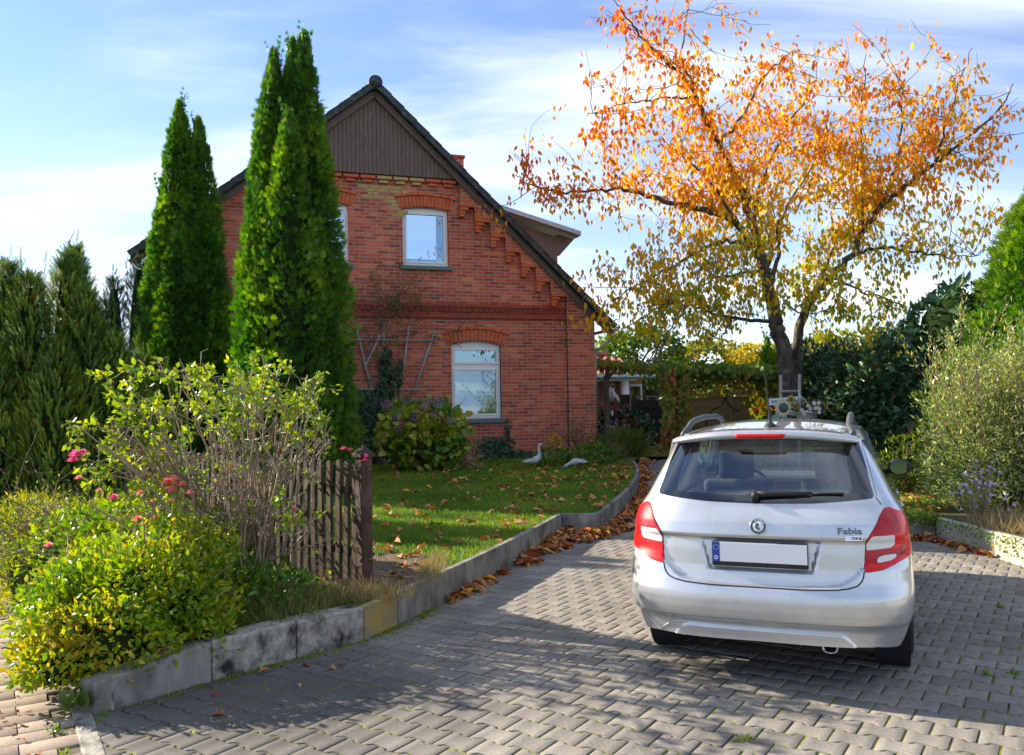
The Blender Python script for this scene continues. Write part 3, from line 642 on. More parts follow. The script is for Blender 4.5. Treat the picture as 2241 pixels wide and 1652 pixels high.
M_frit = plain('glass_border', (.006, .008, .012), .06, 0, .6, 1)
M_tyre = noisy('tyre_rubber', (.012, .012, .013), (.03, .03, .03), 30, .85, .3, .003)
M_chrome = plain('chrome', (.75, .75, .76), .12, 1)
M_alu = plain('wheel_metal', (.40, .41, .43), .35, .8)
M_cglass = glass_mat('car_glass', .15, (.66, .74, .78)); M_wsg = glass_mat('clear_car_glass', .08, (.88, .93, .92))
M_seat = noisy('seat_cloth', (.012, .013, .018), (.028, .03, .036), 60, .95, .2, .003)
M_seatg = noisy('seat_grey', (.07, .08, .085), (.10, .11, .115), 60, .9, .2, .003)
def red_mat(name, c, c2, sc=(40, 40, 160)):
    m, t, b = new_mat(name); tcn = N(t, 'ShaderNodeTexCoord'); wv = N(t, 'ShaderNodeTexWave', bands_direction='Z'); wv.inputs['Scale'].default_value = 55; wv.inputs['Distortion'].default_value = 0; t.links.new(tcn.outputs['Object'], wv.inputs['Vector'])
    wx_ = N(t, 'ShaderNodeTexWave', bands_direction='X'); wx_.inputs['Scale'].default_value = 40; t.links.new(tcn.outputs['Object'], wx_.inputs['Vector'])
    q = mixc(t, .5, wv.outputs['Color'], wx_.outputs['Color']); r = ramp(t, [(.25, c), (.75, c2)], q); t.links.new(r.outputs[0], b.inputs['Base Color']); b.inputs['Roughness'].default_value = .35; b.inputs['Coat Weight'].default_value = .45; b.inputs['Coat Roughness'].default_value = .03; b.inputs['Specular IOR Level'].default_value = .15
    b.inputs['Subsurface Weight'].default_value = .0; bump(t, b, q, .25, .002); return m
M_red = red_mat('red_lens', (.66, .004, .008), (.80, .008, .012)); M_redd = red_mat('dark_red_lens', (.36, .006, .014), (.46, .012, .02)); M_clear = red_mat('clear_lens', (.62, .60, .60), (.80, .78, .77))
M_orange = red_mat('amber_lens', (.4, .05, .01), (.6, .09, .01))
zk = np.array([.18, .22, .26, .30, .36, .395, .405, .43, .47, .52, .56, .60, .64,   .70, .80, .848, .862, .878, .95, 1.0, 1.04, 1.07, 1.12, 1.2, 1.3, 1.40, 1.44, 1.48])
Wk = np.array([.69, .73, .752, .77, .79, .798, .80, .806, .814, .820, .822, .821, .819, .815, .81, .803, .801, .80, .79, .775, .755, .735, .71, .675, .628, .580, .562, .53])
Rk = np.array([.15, .11, .085, .085, .075, .055, .014, .006, .0, .0, .005, .020, .034, .045, .054, .060, .061, .046, .062, .088, .112, .135, .165, .225, .295, .36, .39, .43])
zd = np.linspace(.15, 1.5, 1351)
def sm(v, k): 
    d = np.interp(zd, zk, v); g = np.exp(-.5*(np.arange(-60, 61)/k)**2); g /= g.sum(); return np.convolve(np.pad(d, 60, 'edge'), g, 'valid')
Wd, Rd = sm(Wk, 14), sm(Rk, 7)
Wf = lambda z: np.interp(z, zd, Wd); Rf = lambda z: np.interp(z, zd, Rd)
NE, DD = 3.3, .46
tt = np.linspace(0, math.pi/2, 4000); fxT = np.sin(tt)**(2/NE); fyT = 1-np.cos(tt)**(2/NE)
sT = np.concatenate([[0], np.cumsum(np.hypot(np.diff(fxT)*.76, np.diff(fyT)*DD))]); PM = sT[-1]
def ysh(x, z):
    """bumper shelf and number plate recess"""
    ax = np.abs(x); zu = .600+.02*np.clip(ax/.40, 0, 1)**2+.10*np.clip((ax-.38)/.17, 0, 1)**2.2; up = 1-sstep(-.006, .012, z-zu); out = sstep(.553, .567, ax)*(1-sstep(.70, .78, z))
    bmp = np.maximum(up*(1-sstep(.56, .60, ax)), out); bmp = np.where(z < .57, 1, bmp)
    rec = sstep(.0, .03, .345-ax-.25*(.86-z))*sstep(0, .022, z-.672)*(1-sstep(.851, .863, z)); pod = 0
    arch = .012*sstep(0, .018, .52-ax)*(1-sstep(.345, .362, z+.10*np.clip((ax-.40)/.12, 0, 1)**2))
    return -.030*bmp+.024*rec*(1-bmp)-arch*(z < .40)
def cs(p, z, off=0.0):
    p = np.asarray(p, float); z = np.asarray(z, float); ap = np.abs(p); c = np.minimum(ap, PM); fx = np.interp(c, sT, fxT); fy = np.interp(c, sT, fyT)
    W = Wf(z); x = np.sign(p)*W*fx; y = Rf(z)+DD*fy+np.maximum(ap-PM, 0)+ysh(x, z)*(1-sstep(.75, 1.25, ap))
    return np.stack([x, y, z+0*p], -1)
def csn(p, z, off):
    e = .004; a = cs(p+e, z)-cs(p-e, z); b = cs(p, z+e)-cs(p, z-e); n = np.cross(a, b); n /= np.linalg.norm(n, axis=-1, keepdims=True)+1e-12; return cs(p, z)+n*off
def px(x, z):
    f = min(abs(x)/float(Wf(z)), .9995); return math.copysign(float(np.interp(f, fxT, sT)), x)
def poly_p(pts): return [(px(x, z), z) for x, z in pts]
def rnd(poly, r=.02, n=4):
    out = []; P = [np.array(q, float) for q in poly]
    for i in range(len(P)):
        a, b, c = P[i-1], P[i], P[(i+1) % len(P)]; d1 = (a-b)/np.linalg.norm(a-b); d2 = (c-b)/np.linalg.norm(c-b); rr = min(r, .45*np.linalg.norm(a-b), .45*np.linalg.norm(c-b))
        for k in range(n+1):
            t = k/n; out.append(tuple((1-t)**2*(b+d1*rr)+2*t*(1-t)*b+t*t*(b+d2*rr)))
    return out
def patch(name, outl, holes, mat, off=0.0, step=.02, stepb=.012, parent=None, fn=None, sy=None):
    P, T = cdt(outl, holes, step, stepb, sy); V = (fn or csn)(P[:, 0], P[:, 1], off); o = tri_mesh(name, V, T, mat, parent or CAR, True)
    if fn is None:
        nn = csn(P[:, 0], P[:, 1], off+1.0)-V; nn /= np.linalg.norm(nn, axis=1)[:, None]; o.data.normals_split_custom_set_from_vertices([tuple(q) for q in nn])
    return o
def mirr(pts): return [(-x, z) for x, z in pts][::-1]
GL = rnd(poly_p([(-.625, 1.092), (-.30, 1.066), (0, 1.060), (.30, 1.066), (.625, 1.092), (.60, 1.17), (.540, 1.41), (.3, 1.437), (0, 1.445), (-.3, 1.437), (-.540, 1.41), (-.60, 1.17)]), .03)
# tail light outline, right side (x,z) inner ; outer given in p
TLR = [(px(.556, .702), .702), (px(.563, .80), .80), (px(.570, .865), .865), (px(.590, .90), .90), (px(.645, 1.00), 1.00), (px(.667, 1.036), 1.036), (px(.69, 1.040), 1.040), (px(.72, 1.025), 1.025), (PM*.90, .985), (PM*.955, .93), (PM*.965, .86), (PM*.93, .795), (px(.735, .75), .75), (px(.65, .715), .715)]
TLR = rnd(TLR, .012, 3); TLL = mirr(TLR)
def yp(y, z, sgn): return sgn*(PM+y-float(Rf(z))-DD)
# body shell rear
rear = [(-PM, .20), (-PM*.8, .255), (-PM*.6, .28), (0, .285), (PM*.6, .28), (PM*.8, .255), (PM, .20), (PM, 1.44), (PM*.5, 1.455), (0, 1.46), (-PM*.5, 1.455), (-PM, 1.44)]
patch('body', rear, [GL, TLR, TLL], M_paint, 0, .014, .012, sy=.009)
def flank(sg):
    o = []
    Y0 = PM; y_of = lambda y, z: PM+(y-float(Rf(z))-DD)
    fo = [(PM, .20), (y_of(.62, .21), .21)]
    cy, cz, rr = .985, .305, .352
    for k in range(13):
        a = math.pi*(1.05-1.10*k/12); fo.append((y_of(cy+rr*math.cos(a), max(.2, cz+rr*math.sin(a))), max(.205, cz+rr*math.sin(a))))
    cy = 3.43
    fo.append((y_of(1.4, .2), .2)); fo.append((y_of(3.02, .2), .2))
    for k in range(13):
        a = math.pi*(1.05-1.10*k/12); fo.append((y_of(cy+rr*math.cos(a), max(.2, cz+rr*math.sin(a))), max(.205, cz+rr*math.sin(a))))
    fo += [(y_of(3.86, .21), .21), (y_of(3.95, .6), .6), (y_of(3.85, .78), .78), (y_of(3.3, .93), .93), (y_of(3.06, .985), .985), (y_of(2.3, 1.40), 1.40), (y_of(2.2, 1.44), 1.44), (PM, 1.44)]
    w1 = [(y_of(.72, 1.06), 1.06), (y_of(1.35, 1.03), 1.03), (y_of(1.35, 1.38), 1.38), (y_of(.95, 1.37), 1.37)]
    w2 = [(y_of(1.43, 1.025), 1.025), (y_of(2.85, .985), .985), (y_of(2.22, 1.37), 1.37), (y_of(1.43, 1.385), 1.385)]
    for q in (fo, w1, w2):
        pass
    F = lambda pts: [(sg*a, b) for a, b in pts] if sg > 0 else [(sg*a, b) for a, b in pts][::-1]
    patch('body_side', F(fo), [rnd(F(w1), .04), rnd(F(w2), .04)], M_paint, 0, .06, .04)
    for q in (w1, w2): patch('side_window', rnd(F(q), .04), (), M_wsg, -.004, .1, .05)
    box('door_handle', (sg*(float(Wf(.90))+.012), 1.62, .90), (.02, .17, .026), M_paint, CAR, bevel=.008); box('door_handle', (sg*(float(Wf(.90))+.012), 2.55, .885), (.02, .17, .026), M_paint, CAR, bevel=.008)
    for y0 in (1.39, 2.42): tube_obj('door_seam', [(csn(np.full(9, sg*y_of(y0, .6)), np.linspace(.24, .98, 9), .001), .003)], M_blkpl, CAR, 5)
flank(1); flank(-1)
# front end and windscreen, also cut in level slices
zkf = np.array([.18, .3, .5, .62, .70, .78, .86, .92, .97, 1.0, 1.1, 1.2, 1.3, 1.40, 1.44, 1.48]); Yf = np.array([4.12, 4.20, 4.22, 4.2, 4.12, 3.9, 3.6, 3.35, 3.2, 3.13, 2.93, 2.74, 2.55, 2.36, 2.26, 2.1])
def fs(p, z, off=0):
    z = np.asarray(z, float); ap = np.clip(np.abs(p), 0, 1); W = Wf(z)*.985; D = np.interp(z, [.3, .8, 1.0, 1.44], [.5, .5, .3, .25]); t = ap*math.pi/2
    return np.stack([np.sign(p)*W*np.sin(t)**.62, np.interp(z, zkf, Yf)-D*(1-np.cos(t)**.62)+off, z], -1)
WS = [(-.72, 1.0), (.72, 1.0), (.70, 1.39), (-.70, 1.39)]
patch('front_body', [(-1, .2), (1, .2), (1, 1.44), (-1, 1.44)], [WS], M_paint, 0, .08, .08, fn=fs, sy=.03)
patch('windscreen', WS, (), M_wsg, -.003, .2, .1, fn=fs)
# roof
def roof_fn(x, y, off=0):
    zc = np.interp(y, [.30, .45, .7, 1.1, 1.5, 1.9, 2.25, 2.6], [1.472, 1.483, 1.494, 1.508, 1.512, 1.505, 1.48, 1.43]); hw = np.interp(y, [.3, 2.6], [.56, .56])
    return np.stack([x, y+.07*(np.abs(x)/.55)**2*(1-sstep(.3, 1.2, y)), zc-.062*(np.abs(x)/hw)**2.8+off], -1)
P, T = cdt([(-.556, .40), (.556, .40), (.565, 2.5), (-.565, 2.5)], (), .06); V = roof_fn(P[:, 0], P[:, 1]); tri_mesh('roof_panel', V, T, M_paint, CAR, True)
# spoiler
xs = np.linspace(-.548, .548, 61); rings = []
for x in xs:
    q = abs(x)/.548; e = 1-q**8*.5; yb = .262+.12*q**2.4; zb = 1.473-.050*q**2.6
    pr = [(yb+.20, zb+.012), (yb+.08, zb+.008), (yb+.018, zb), (yb, zb-.010), (yb+.004, zb-.030), (yb+.018, zb-.043*e), (yb+.06, zb-.046*e), (yb+.16, zb-.040*e), (yb+.20, zb-.02)]
    rings.append(np.array([(x, a, b) for a, b in pr]))
V, F = loft(rings); sp = tri_mesh('rear_spoiler', V, F, M_paint, CAR, True)
xs = np.linspace(-.146, .146, 21); rings = []
for x in xs:
    q = abs(x)/.548; yb = .262+.12*q**2.4; e = 1 if abs(x) < .138 else .6; rings.append(np.array([(x, yb-.004, 1.472-.013-.004*(1-e)*3), (x, yb-.004+.002, 1.472-.036*e-.003), (x, yb+.02, 1.472-.036*e-.003), (x, yb+.02, 1.472-.013)]))
V, F = loft(rings); bl = tri_mesh('brake_light', V, F, M_red, CAR)
bm = bmesh.new()
for k in range(13): bm_box(bm, (-.108+.018*k, .2565+.1*((.108-.018*k)/.575)**2, 1.4485), (.009, .002, .012))
obj_bm('lamp_row', bm, plain('lamp_red', (.9, .04, .02), .3), bl)
# rear window
INN = rnd(poly_p([(-.505, 1.115), (-.08, 1.103), (-.03, 1.128), (.05, 1.128), (.10, 1.103), (.505, 1.115), (.50, 1.20), (.458, 1.40), (0, 1.43), (-.458, 1.40), (-.50, 1.20)]), .05)
rwn = patch('rear_window', INN, (), M_cglass, .0015, .03, .02); patch('window_border', GL, [INN], M_frit, .0025, .03, .012)
# heating wires
V = []
for k in range(14):
    z = 1.14+k*.0185; hw = .49-(z-1.14)*.16; V.append((csn(np.array([px(x, z) for x in np.linspace(-hw, hw, 15)]), np.full(15, z), -.004), .0006))
tube_obj('heater_wires', V, plain('wire', (.18, .07, .04), .5), rwn, 3)
# wiper
wp = np.array([px(x, 1.10) for x in (-.012, .08, .22, .30)])
tube_obj('wiper', [(csn(np.array([px(x, z) for x, z in ((-.02, 1.102), (.05, 1.104), (.18, 1.108), (.285, 1.112))]), np.array([1.102, 1.104, 1.108, 1.112]), .022), np.array([.022, .017, .013, .008])), (csn(np.array([px(x, z) for x, z in ((.28, 1.112), (.46, 1.112))]), np.array([1.112, 1.112]), .016), .006)], M_blkpl, CAR, 8)
c0 = csn(np.array([px(-.02, 1.104)]), np.array([1.104]), .012)[0]
lathe('wiper_hub', [(.001, .045), (.018, .042), (.024, .03), (.026, 0), (.028, -.02)], M_blkpl, CAR, 18, Matrix.Translation(Vector(c0)) @ Matrix.Rotation(rad(100), 4, 'X'))
# seams
def seam(pts, closed=False, r=.0032, mat=M_blkpl, name='panel_seam', off=-.0005):
    Q = np.array(pts); d = np.r_[0, np.cumsum(np.linalg.norm(np.diff(Q, axis=0), axis=1))]; n = max(8, int(d[-1]/.012)); s = np.linspace(0, d[-1], n); p = np.interp(s, d, Q[:, 0]); z = np.interp(s, d, Q[:, 1]); return tube_obj(name, [(csn(p, z, off), r)], mat, CAR, 6)
ucurve = [(px(x, z), z) for x, z in [(.556, .705), (.552, .68), (.543, .655), (.52, .632), (.48, .618), (.42, .609), (.3, .603), (.15, .601), (0, .600)]]
seam([(-a, b) for a, b in ucurve][:-1]+ucurve[::-1], r=.0045)
seam([(px(x, .8655), .8655) for x in np.linspace(-.565, .565, 30)], r=.0016, mat=M_grypl)
for s_ in (1, -1):
    seam([(px(s_*.655, 1.056), 1.056), (px(s_*.64, 1.08), 1.08), (px(s_*.628, 1.095), 1.095)]); seam([(s_*a, b) for a, b in [(px(.635, 1.10), 1.10), (px(.612, 1.2), 1.2), (px(.565, 1.38), 1.38)]], r=.002)
seam(TLR+[TLR[0]], r=.002); seam(TLL+[TLL[0]], r=.002)
seam([(PM*.965, .80), (PM+.03, .72), (PM+.2, .64)], r=.002); seam([(-PM*.965, .80), (-PM-.03, .72), (-PM-.2, .64)], r=.002)
ac = [(px(x, z), z) for x, z in [(.60, .285), (.57, .315), (.53, .345), (.48, .362), (.40, .368), (.2, .37), (0, .371)]]
seam([(-a, b) for a, b in ac][:-1]+ac[::-1], r=.003, mat=M_paint, name='bumper_crease', off=.002)
# lights
def lamp(side):
    sg = side; ol = TLR if sg > 0 else TLL; L = patch('tail_light', ol, (), M_red, .006, .02, .012)
    f = lambda pts: rnd([(sg*px(x, z), z) for x, z in pts] if sg > 0 else [(sg*px(x, z), z) for x, z in pts][::-1], .012, 3)
    patch('reversing_lens', f([(.566, .818), (.571, .866), (.60, .893), (.712, .895), (.712, .845), (.69, .828)]), (), M_clear, .010, .02, .012, L)
    patch('upper_lens', f([(.60, .905), (.652, 1.005), (.675, 1.028), (.70, 1.026), (.735, .975), (.745, .905)]), (), M_redd, .009, .02, .012, L)
    patch('lower_lens', f([(.562, .742), (.567, .808), (.69, .818), (.74, .82), (.765, .84), (.768, .795), (.70, .765)]), (), M_redd if sg > 0 else M_red, .0085, .02, .012, L)
    if sg > 0: patch('fog_lens', f([(.618, .745), (.622, .778), (.65, .79), (.715, .795), (.715, .775), (.69, .758)]), (), M_clear, .0125, .02, .012, L)
    return L
lamp(1); lamp(-1)
# number plate
pl = empty('number_plate'); pl.parent = CAR
yc = .018+.045
def plq(name, x0, x1, z0, z1, y, mat, th=.006, bev=.004): return box(name, ((x0+x1)/2, y, (z0+z1)/2), (x1-x0, th, z1-z0), mat, pl, bevel=bev)
plq('plate_frame', -.267, .267, .704, .848, .052, M_blkpl, .02, .006)
plq('plate_panel', -.262, .262, .731, .843, .0405, plain('plate_white', (.90, .88, .90), .4), .004, .002)
M_blue = plain('plate_blue', (.008, .07, .42), .4); M_wh = plain('badge_white', (.85, .85, .85), .4); M_starc = plain('star_yellow', (.75, .6, .05), .4)
plq('plate_band', -.262, -.220, .731, .843, .038, M_blue, .003, .001)
MP = lambda x, z, y: Matrix.Translation((x, y, z)) @ Matrix.Rotation(rad(90), 4, 'X')
text_mesh('plate_letter', 'D', .030, M_wh, pl, MP(-.241, .752, .036), .0005, .0008)
bm = bmesh.new()
for k in range(12): bm_box(bm, (-.241+.0145*math.cos(k*math.pi/6), .036, .812+.0145*math.sin(k*math.pi/6)), (.0035, .001, .0035), Matrix.Rotation(.785, 3, 'Y'))
obj_bm('plate_stars', bm, M_starc, pl)
text_mesh('frame_lettering', 'Schuler Automobile   04131-709', .018, plain('dim_grey', (.05, .055, .06), .5), pl, MP(0, .717, .0415), .0004, 0, sx=1.25)
# badges
bd = empty('emblem'); bd.parent = CAR; bz = .936; bp = csn(np.array([0.0]), np.array([bz]), 0)[0]; BMx = Matrix.Translation(Vector(bp)+Vector((0, -.004, 0))) @ Matrix.Rotation(rad(90-17), 4, 'X') @ Matrix.Scale(1.12, 4)
M_bblk = plain('badge_black', (.01, .012, .012), .3, 0, .5, 1); M_bgrn = plain('badge_green', (.004, .12, .075), .35, 0, .5, 1)
lathe('emblem_rim', [(.0385, 0), (.0425, .001), (.0435, .004), (.0415, .0065), (.039, .005)], M_chrome, bd, 36, BMx)
lathe('emblem_disc', [(.0005, .0045), (.0395, .0045)], M_bblk, bd, 36, BMx); lathe('emblem_field', [(.0005, .0055), (.0262, .0055), (.0262, .004)], M_wh, bd, 30, BMx); lathe('emblem_ring', [(.0262, .0062), (.0278, .0062), (.0278, .004)], M_chrome, bd, 30, BMx)
wing = [(-.016, -.012), (-.005, -.013), (.0, -.019), (.010, -.014), (.006, -.006), (-.003, -.003), (.004, .006), (.002, .015), (-.003, .020), (-.012, .016), (-.018, .006), (-.019, -.004)]
slab('emblem_wing', wing, .0062, .0072, M_bgrn, bd, (), BMx)
for i, c in enumerate('ŠKODA'):
    a = rad(52-26*i); text_mesh('emblem_letter', c, .0145, M_wh, bd, BMx @ Matrix.Rotation(a, 4, 'Z') @ Matrix.Translation((0, .0325, .0055)), .0004, .0004)
a0 = [rad(-90+d) for d in np.linspace(-60, 60, 17)]
for i, a in enumerate(a0):
    if i % 2 == 0: pass
bm = bmesh.new()
for a in a0: bm_box(bm, (.0325*math.cos(a), .0325*math.sin(a), .0055), (.0035, .0045, .001), rotz(a))
bmesh.ops.transform(bm, matrix=BMx, verts=bm.verts); obj_bm('emblem_leaves', bm, M_bgrn, bd)
def onrear(x, z, off=.003):
    p0 = csn(np.array([px(x, z)]), np.array([z]), off)[0]; p1 = csn(np.array([px(x+.02, z)]), np.array([z]), off)[0]; p2 = csn(np.array([px(x, z)]), np.array([z+.02]), off)[0]
    X = Vector(p1-p0).normalized(); Z = X.cross(Vector(p2-p0)).normalized(); Y = Z.cross(X); return Matrix((( X.x, Y.x, Z.x, p0[0]), (X.y, Y.y, Z.y, p0[1]), (X.z, Y.z, Z.z, p0[2]), (0, 0, 0, 1)))
M_badge = plain('badge_metal', (.16, .17, .19), .25, .9)
text_mesh('badge_lettering', 'Fabia', .050, M_badge, CAR, onrear(.487, .922), .003, .0009, sx=1.3)
b2 = onrear(.507, .884); slab('badge_plate', rnd([(-.047, -.012), (.043, -.012), (.047, .012), (-.043, .012)], .006), 0, .003, M_chrome, CAR, (), b2)
slab('badge_inlay', rnd([(-.042, -.0085), (.024, -.0085), (.026, .0085), (-.039, .0085)], .004), .003, .0036, M_wh, CAR, (), b2); slab('badge_mark', [(.026, -.0085), (.040, -.0085), (.041, .0085), (.028, .0085)], .003, .0038, plain('badge_red', (.5, .02, .03), .4), CAR, (), b2)
text_mesh('badge_lettering', 'TDI', .020, plain('badge_ink', (.02, .03, .08), .4), CAR, b2 @ Matrix.Translation((.004, 0, .0038)), .0006, .0008, sx=1.2)
# roof rails
for sg in (1, -1):
    pts = []
    for y, h in [(.50, 0), (.53, .022), (.60, .052), (.70, .074), (.85, .085), (1.3, .087), (1.8, .083), (2.05, .07), (2.16, .045), (2.22, .0)]:
        q = roof_fn(np.array([sg*.515]), np.array([y]))[0]; pts.append((q[0]-sg*.02*(h > .03), q[1], q[2]+h-.006))
    P_ = np.array(pts); rings = []
    for i, q in enumerate(P_):
        wd = .034 if 0 < i < len(P_)-1 else .045; hg = .020; tn = P_[min(i+1, len(P_)-1)]-P_[max(i-1, 0)]; tn /= np.linalg.norm(tn); up = np.cross(np.array([1., 0, 0]), tn); up = up if up[2] > 0 else -up
        if abs(up[2]) < .2: up = np.array([0, -1., 0]) if i < 3 else np.array([0, 1., 0])
        rings.append(np.array([q+np.array([math.cos(a)*wd*.55, 0, 0])+up*math.sin(a)*hg for a in np.arange(10)*2*math.pi/10]))
    V, F = loft(rings); tri_mesh('roof_rail', V, F, M_grypl, CAR, True)
# antenna
qb = roof_fn(np.array([.03]), np.array([.62]))[0]
ant = lathe('antenna', [(.05, -.004), (.046, .006), (.028, .018), (.014, .026), (.012, .03)], M_blkpl, CAR, 20, Matrix.Translation(Vector(qb)) @ Matrix.Diagonal((.85, 1.35, 1, 1)))
qv = np.array(qb)+(0, 0, .02); dr = np.array([-.05, -.30, 1]); dr = dr/np.linalg.norm(dr)
hs = np.linspace(0, 1, 60); tube_obj('antenna_mast', [(np.array([qv+dr*(.36*h) for h in hs]), np.array([.010-.008*h*2 if h < .3 else .0042+.0012*math.sin(h*260) for h in hs]))], M_blkpl, ant, 8)
# mirrors
for sg in (1, -1):
    rings = []
    for i, (t, rx, rz) in enumerate([(0, .02, .03), (.02, .075, .055), (.05, .105, .075), (.09, .11, .078), (.10, .105, .073)]):
        rings.append(np.array([(sg*(.845+rx*math.cos(a)*.82), 2.85-t, 1.07+rz*.9*math.sin(a)*(1-.12*math.cos(a))) for a in np.arange(20)*2*math.pi/20]))
    V, F = loft(rings); mr0 = tri_mesh('door_mirror', V, F, M_blkpl, CAR, True)
    rr = [(.80*.105*math.cos(a)*.93, .80*.073*math.sin(a)*(1-.12*math.cos(a)*sg)) for a in np.arange(20)*2*math.pi/20]
    slab('mirror_glass', rr, 0, .003, plain('mirror', (.22, .27, .30), .02, 1), mr0, (), Matrix.Translation((sg*.845, 2.746, 1.07)) @ Matrix.Rotation(rad(90), 4, 'X') @ Matrix.Rotation(rad(sg*8), 4, 'Y'))
    box('mirror_foot', (sg*.745, 2.82, 1.03), (.12, .05, .045), M_blkpl, CAR, bevel=.01)
# wheels
def wheel(x, y, sg):
    Wm = Matrix.Translation((x, y, .302)) @ Matrix.Rotation(rad(90), 4, 'Y'); w0 = empty('wheel'); w0.parent = CAR; hw = .093; prof = [(.20, -hw+.01), (.22, -hw-.002), (.25, -hw-.005), (.268, -hw+.003), (.281, -hw+.014), (.290, -hw+.028), (.2975, -hw+.045)]
    g = []
    for z0 in (-.036, -.013, .013, .036): g += [(.3015, z0-.006), (.293, z0-.004), (.293, z0+.004), (.3015, z0+.006)]
    prof += g+[(.2975, hw-.045), (.290, hw-.028), (.281, hw-.014), (.268, hw-.003), (.25, hw+.005), (.22, hw+.002), (.20, hw-.01)]
    tw = lathe('tyre', prof, M_tyre, w0, 56, Wm)
    bm = bmesh.new()
    for k in range(70):
        for sd_ in (-1, 1):
            a = k*2*math.pi/70; Rm = Matrix.Rotation(-a, 3, 'X') ; c = Vector((x+sd_*.076, y, .302))+Rm @ Vector((0, 0, .2965)); bm_box(bm, c, (.024, .003, .006), Rm)
    bm.free()
    lathe('rim', [(.005, sg*.03), (.05, sg*.035), (.06, sg*.05), (.17, sg*.055), (.195, sg*.075), (.205, sg*.088), (.205, -.08*sg), (.18, -.08*sg), (.18, -.02*sg), (.005, -.02*sg)], M_alu, w0, 30, Wm)
for y in (.985, 3.43):
    for sg in (1, -1): wheel(sg*.725, y, sg)
bm = bmesh.new(); bm_box(bm, (0, 2.1, .24), (1.2, 3.3, .05)); bm_box(bm, (0, .33, .30), (1.0, .30, .07)); obj_bm('underbody', bm, M_dark, CAR)
tube_obj('axle', [(np.array([(-.66, .985, .30), (.66, .985, .30)]), .05)], M_dark, CAR, 10)
for sg in (1, -1): lathe('wheel_arch_liner', [(.352, -.10), (.352, .10)], M_dark, CAR, 30, Matrix.Translation((sg*.70, .985, .305)) @ Matrix.Rotation(rad(90), 4, 'Y'))
lathe('exhaust_pipe', [(.030, 0), (.036, -.003), (.037, -.02), (.036, .2)], M_chrome, CAR, 20, Matrix.Translation((.365, .115, .262)) @ Matrix.Diagonal((1.15, 1, .75, 1)) @ Matrix.Rotation(rad(-90), 4, 'X'))
# interior
it = empty('cabin'); it.parent = CAR
box('cabin_floor', (0, 1.9, .40), (1.46, 2.9, .04), M_dark, it)
box('boot_cover', (0, .64, .995), (1.26, .52, .02), M_seatg, it, Matrix.Rotation(rad(-1), 3, 'X'), .008)
box('boot_lining', (0, .33, .65), (1.10, .03, .60), M_blkpl, it)
def seat(x, y, wd, mat, hd=True, hz=.15, name='seat', hw=.13, top=1.02):
    s_ = box(name, (x, y, top-.28), (wd, .13, .60), mat, it, Matrix.Rotation(rad(-12), 3, 'X'), .05, 4)
    if hd:
        h = box('headrest', (x, y-.085, top+.135), (hw*2, .10, hz*1.55), mat, s_, Matrix.Rotation(rad(-8), 3, 'X'), .045, 4)
        tube_obj('headrest_post', [(np.array([(x-.05, y-.07, top-.02), (x-.05, y-.08, top+.08)]), .006), (np.array([(x+.05, y-.07, top-.02), (x+.05, y-.08, top+.08)]), .006)], M_chrome, s_, 6)
seat(-.36, 1.95, .50, M_seat, hw=.135); seat(.36, 1.95, .50, M_seat, hw=.135)
box('rear_bench', (0, 1.02, .76), (1.24, .13, .55), M_seat, it, Matrix.Rotation(rad(-14), 3, 'X'), .05, 4)
for x in (-.33, ): box('rear_headrest', (x, .93, 1.075), (.25, .09, .10), M_seatg, it, None, .035, 4)
box('rear_headrest', (.36, .93, 1.07), (.25, .09, .09), M_seat, it, None, .035, 4)
box('dashboard', (0, 2.92, .86), (1.36, .42, .28), M_seatg, it, None, .05, 4); box('air_vents', (-.0, 2.70, .90), (.30, .02, .10), M_blkpl, it, None, .01)
bm = bmesh.new()
for x in (-.10, .10): bm_box(bm, (x, 2.688, .905), (.09, .01, .045))
bm_box(bm, (0, 2.686, .90), (.05, .01, .06)); obj_bm('vent_grille', bm, M_chrome, it)
th = np.linspace(0, 2*math.pi, 33); tube_obj('steering_wheel', [(np.array([(-.36+.185*math.cos(a), 2.50-.07*math.sin(a), .90+.17*math.sin(a)) for a in th]), .014), (np.array([(-.53, 2.50, .90), (-.2, 2.50, .90)]), .016)], M_blkpl, it, 8)
for sg in (1, -1):
    tube_obj('inner_pillar', [(np.array([(sg*.70, 1.41, .6), (sg*.66, 1.41, 1.0), (sg*.57, 1.41, 1.42)]), .03)], M_seatg, it, 8)
    tube_obj('inner_pillar', [(np.array([(sg*.66, .62, .95), (sg*.56, .66, 1.40)]), .05)], M_seatg, it, 8)
tube_obj('inner_mirror', [(np.array([(-.09, 2.45, 1.335), (.09, 2.45, 1.335)]), .024)], M_blkpl, it, 8)
P, T = cdt([(-.55, .42), (.55, .42), (.55, 2.4), (-.55, 2.4)], (), .1); V = roof_fn(P[:, 0], P[:, 1], -.03); tri_mesh('headliner', V, T, noisy('headliner_cloth', (.16, .16, .155), (.2, .2, .19), 50, .95, .1), it, True)

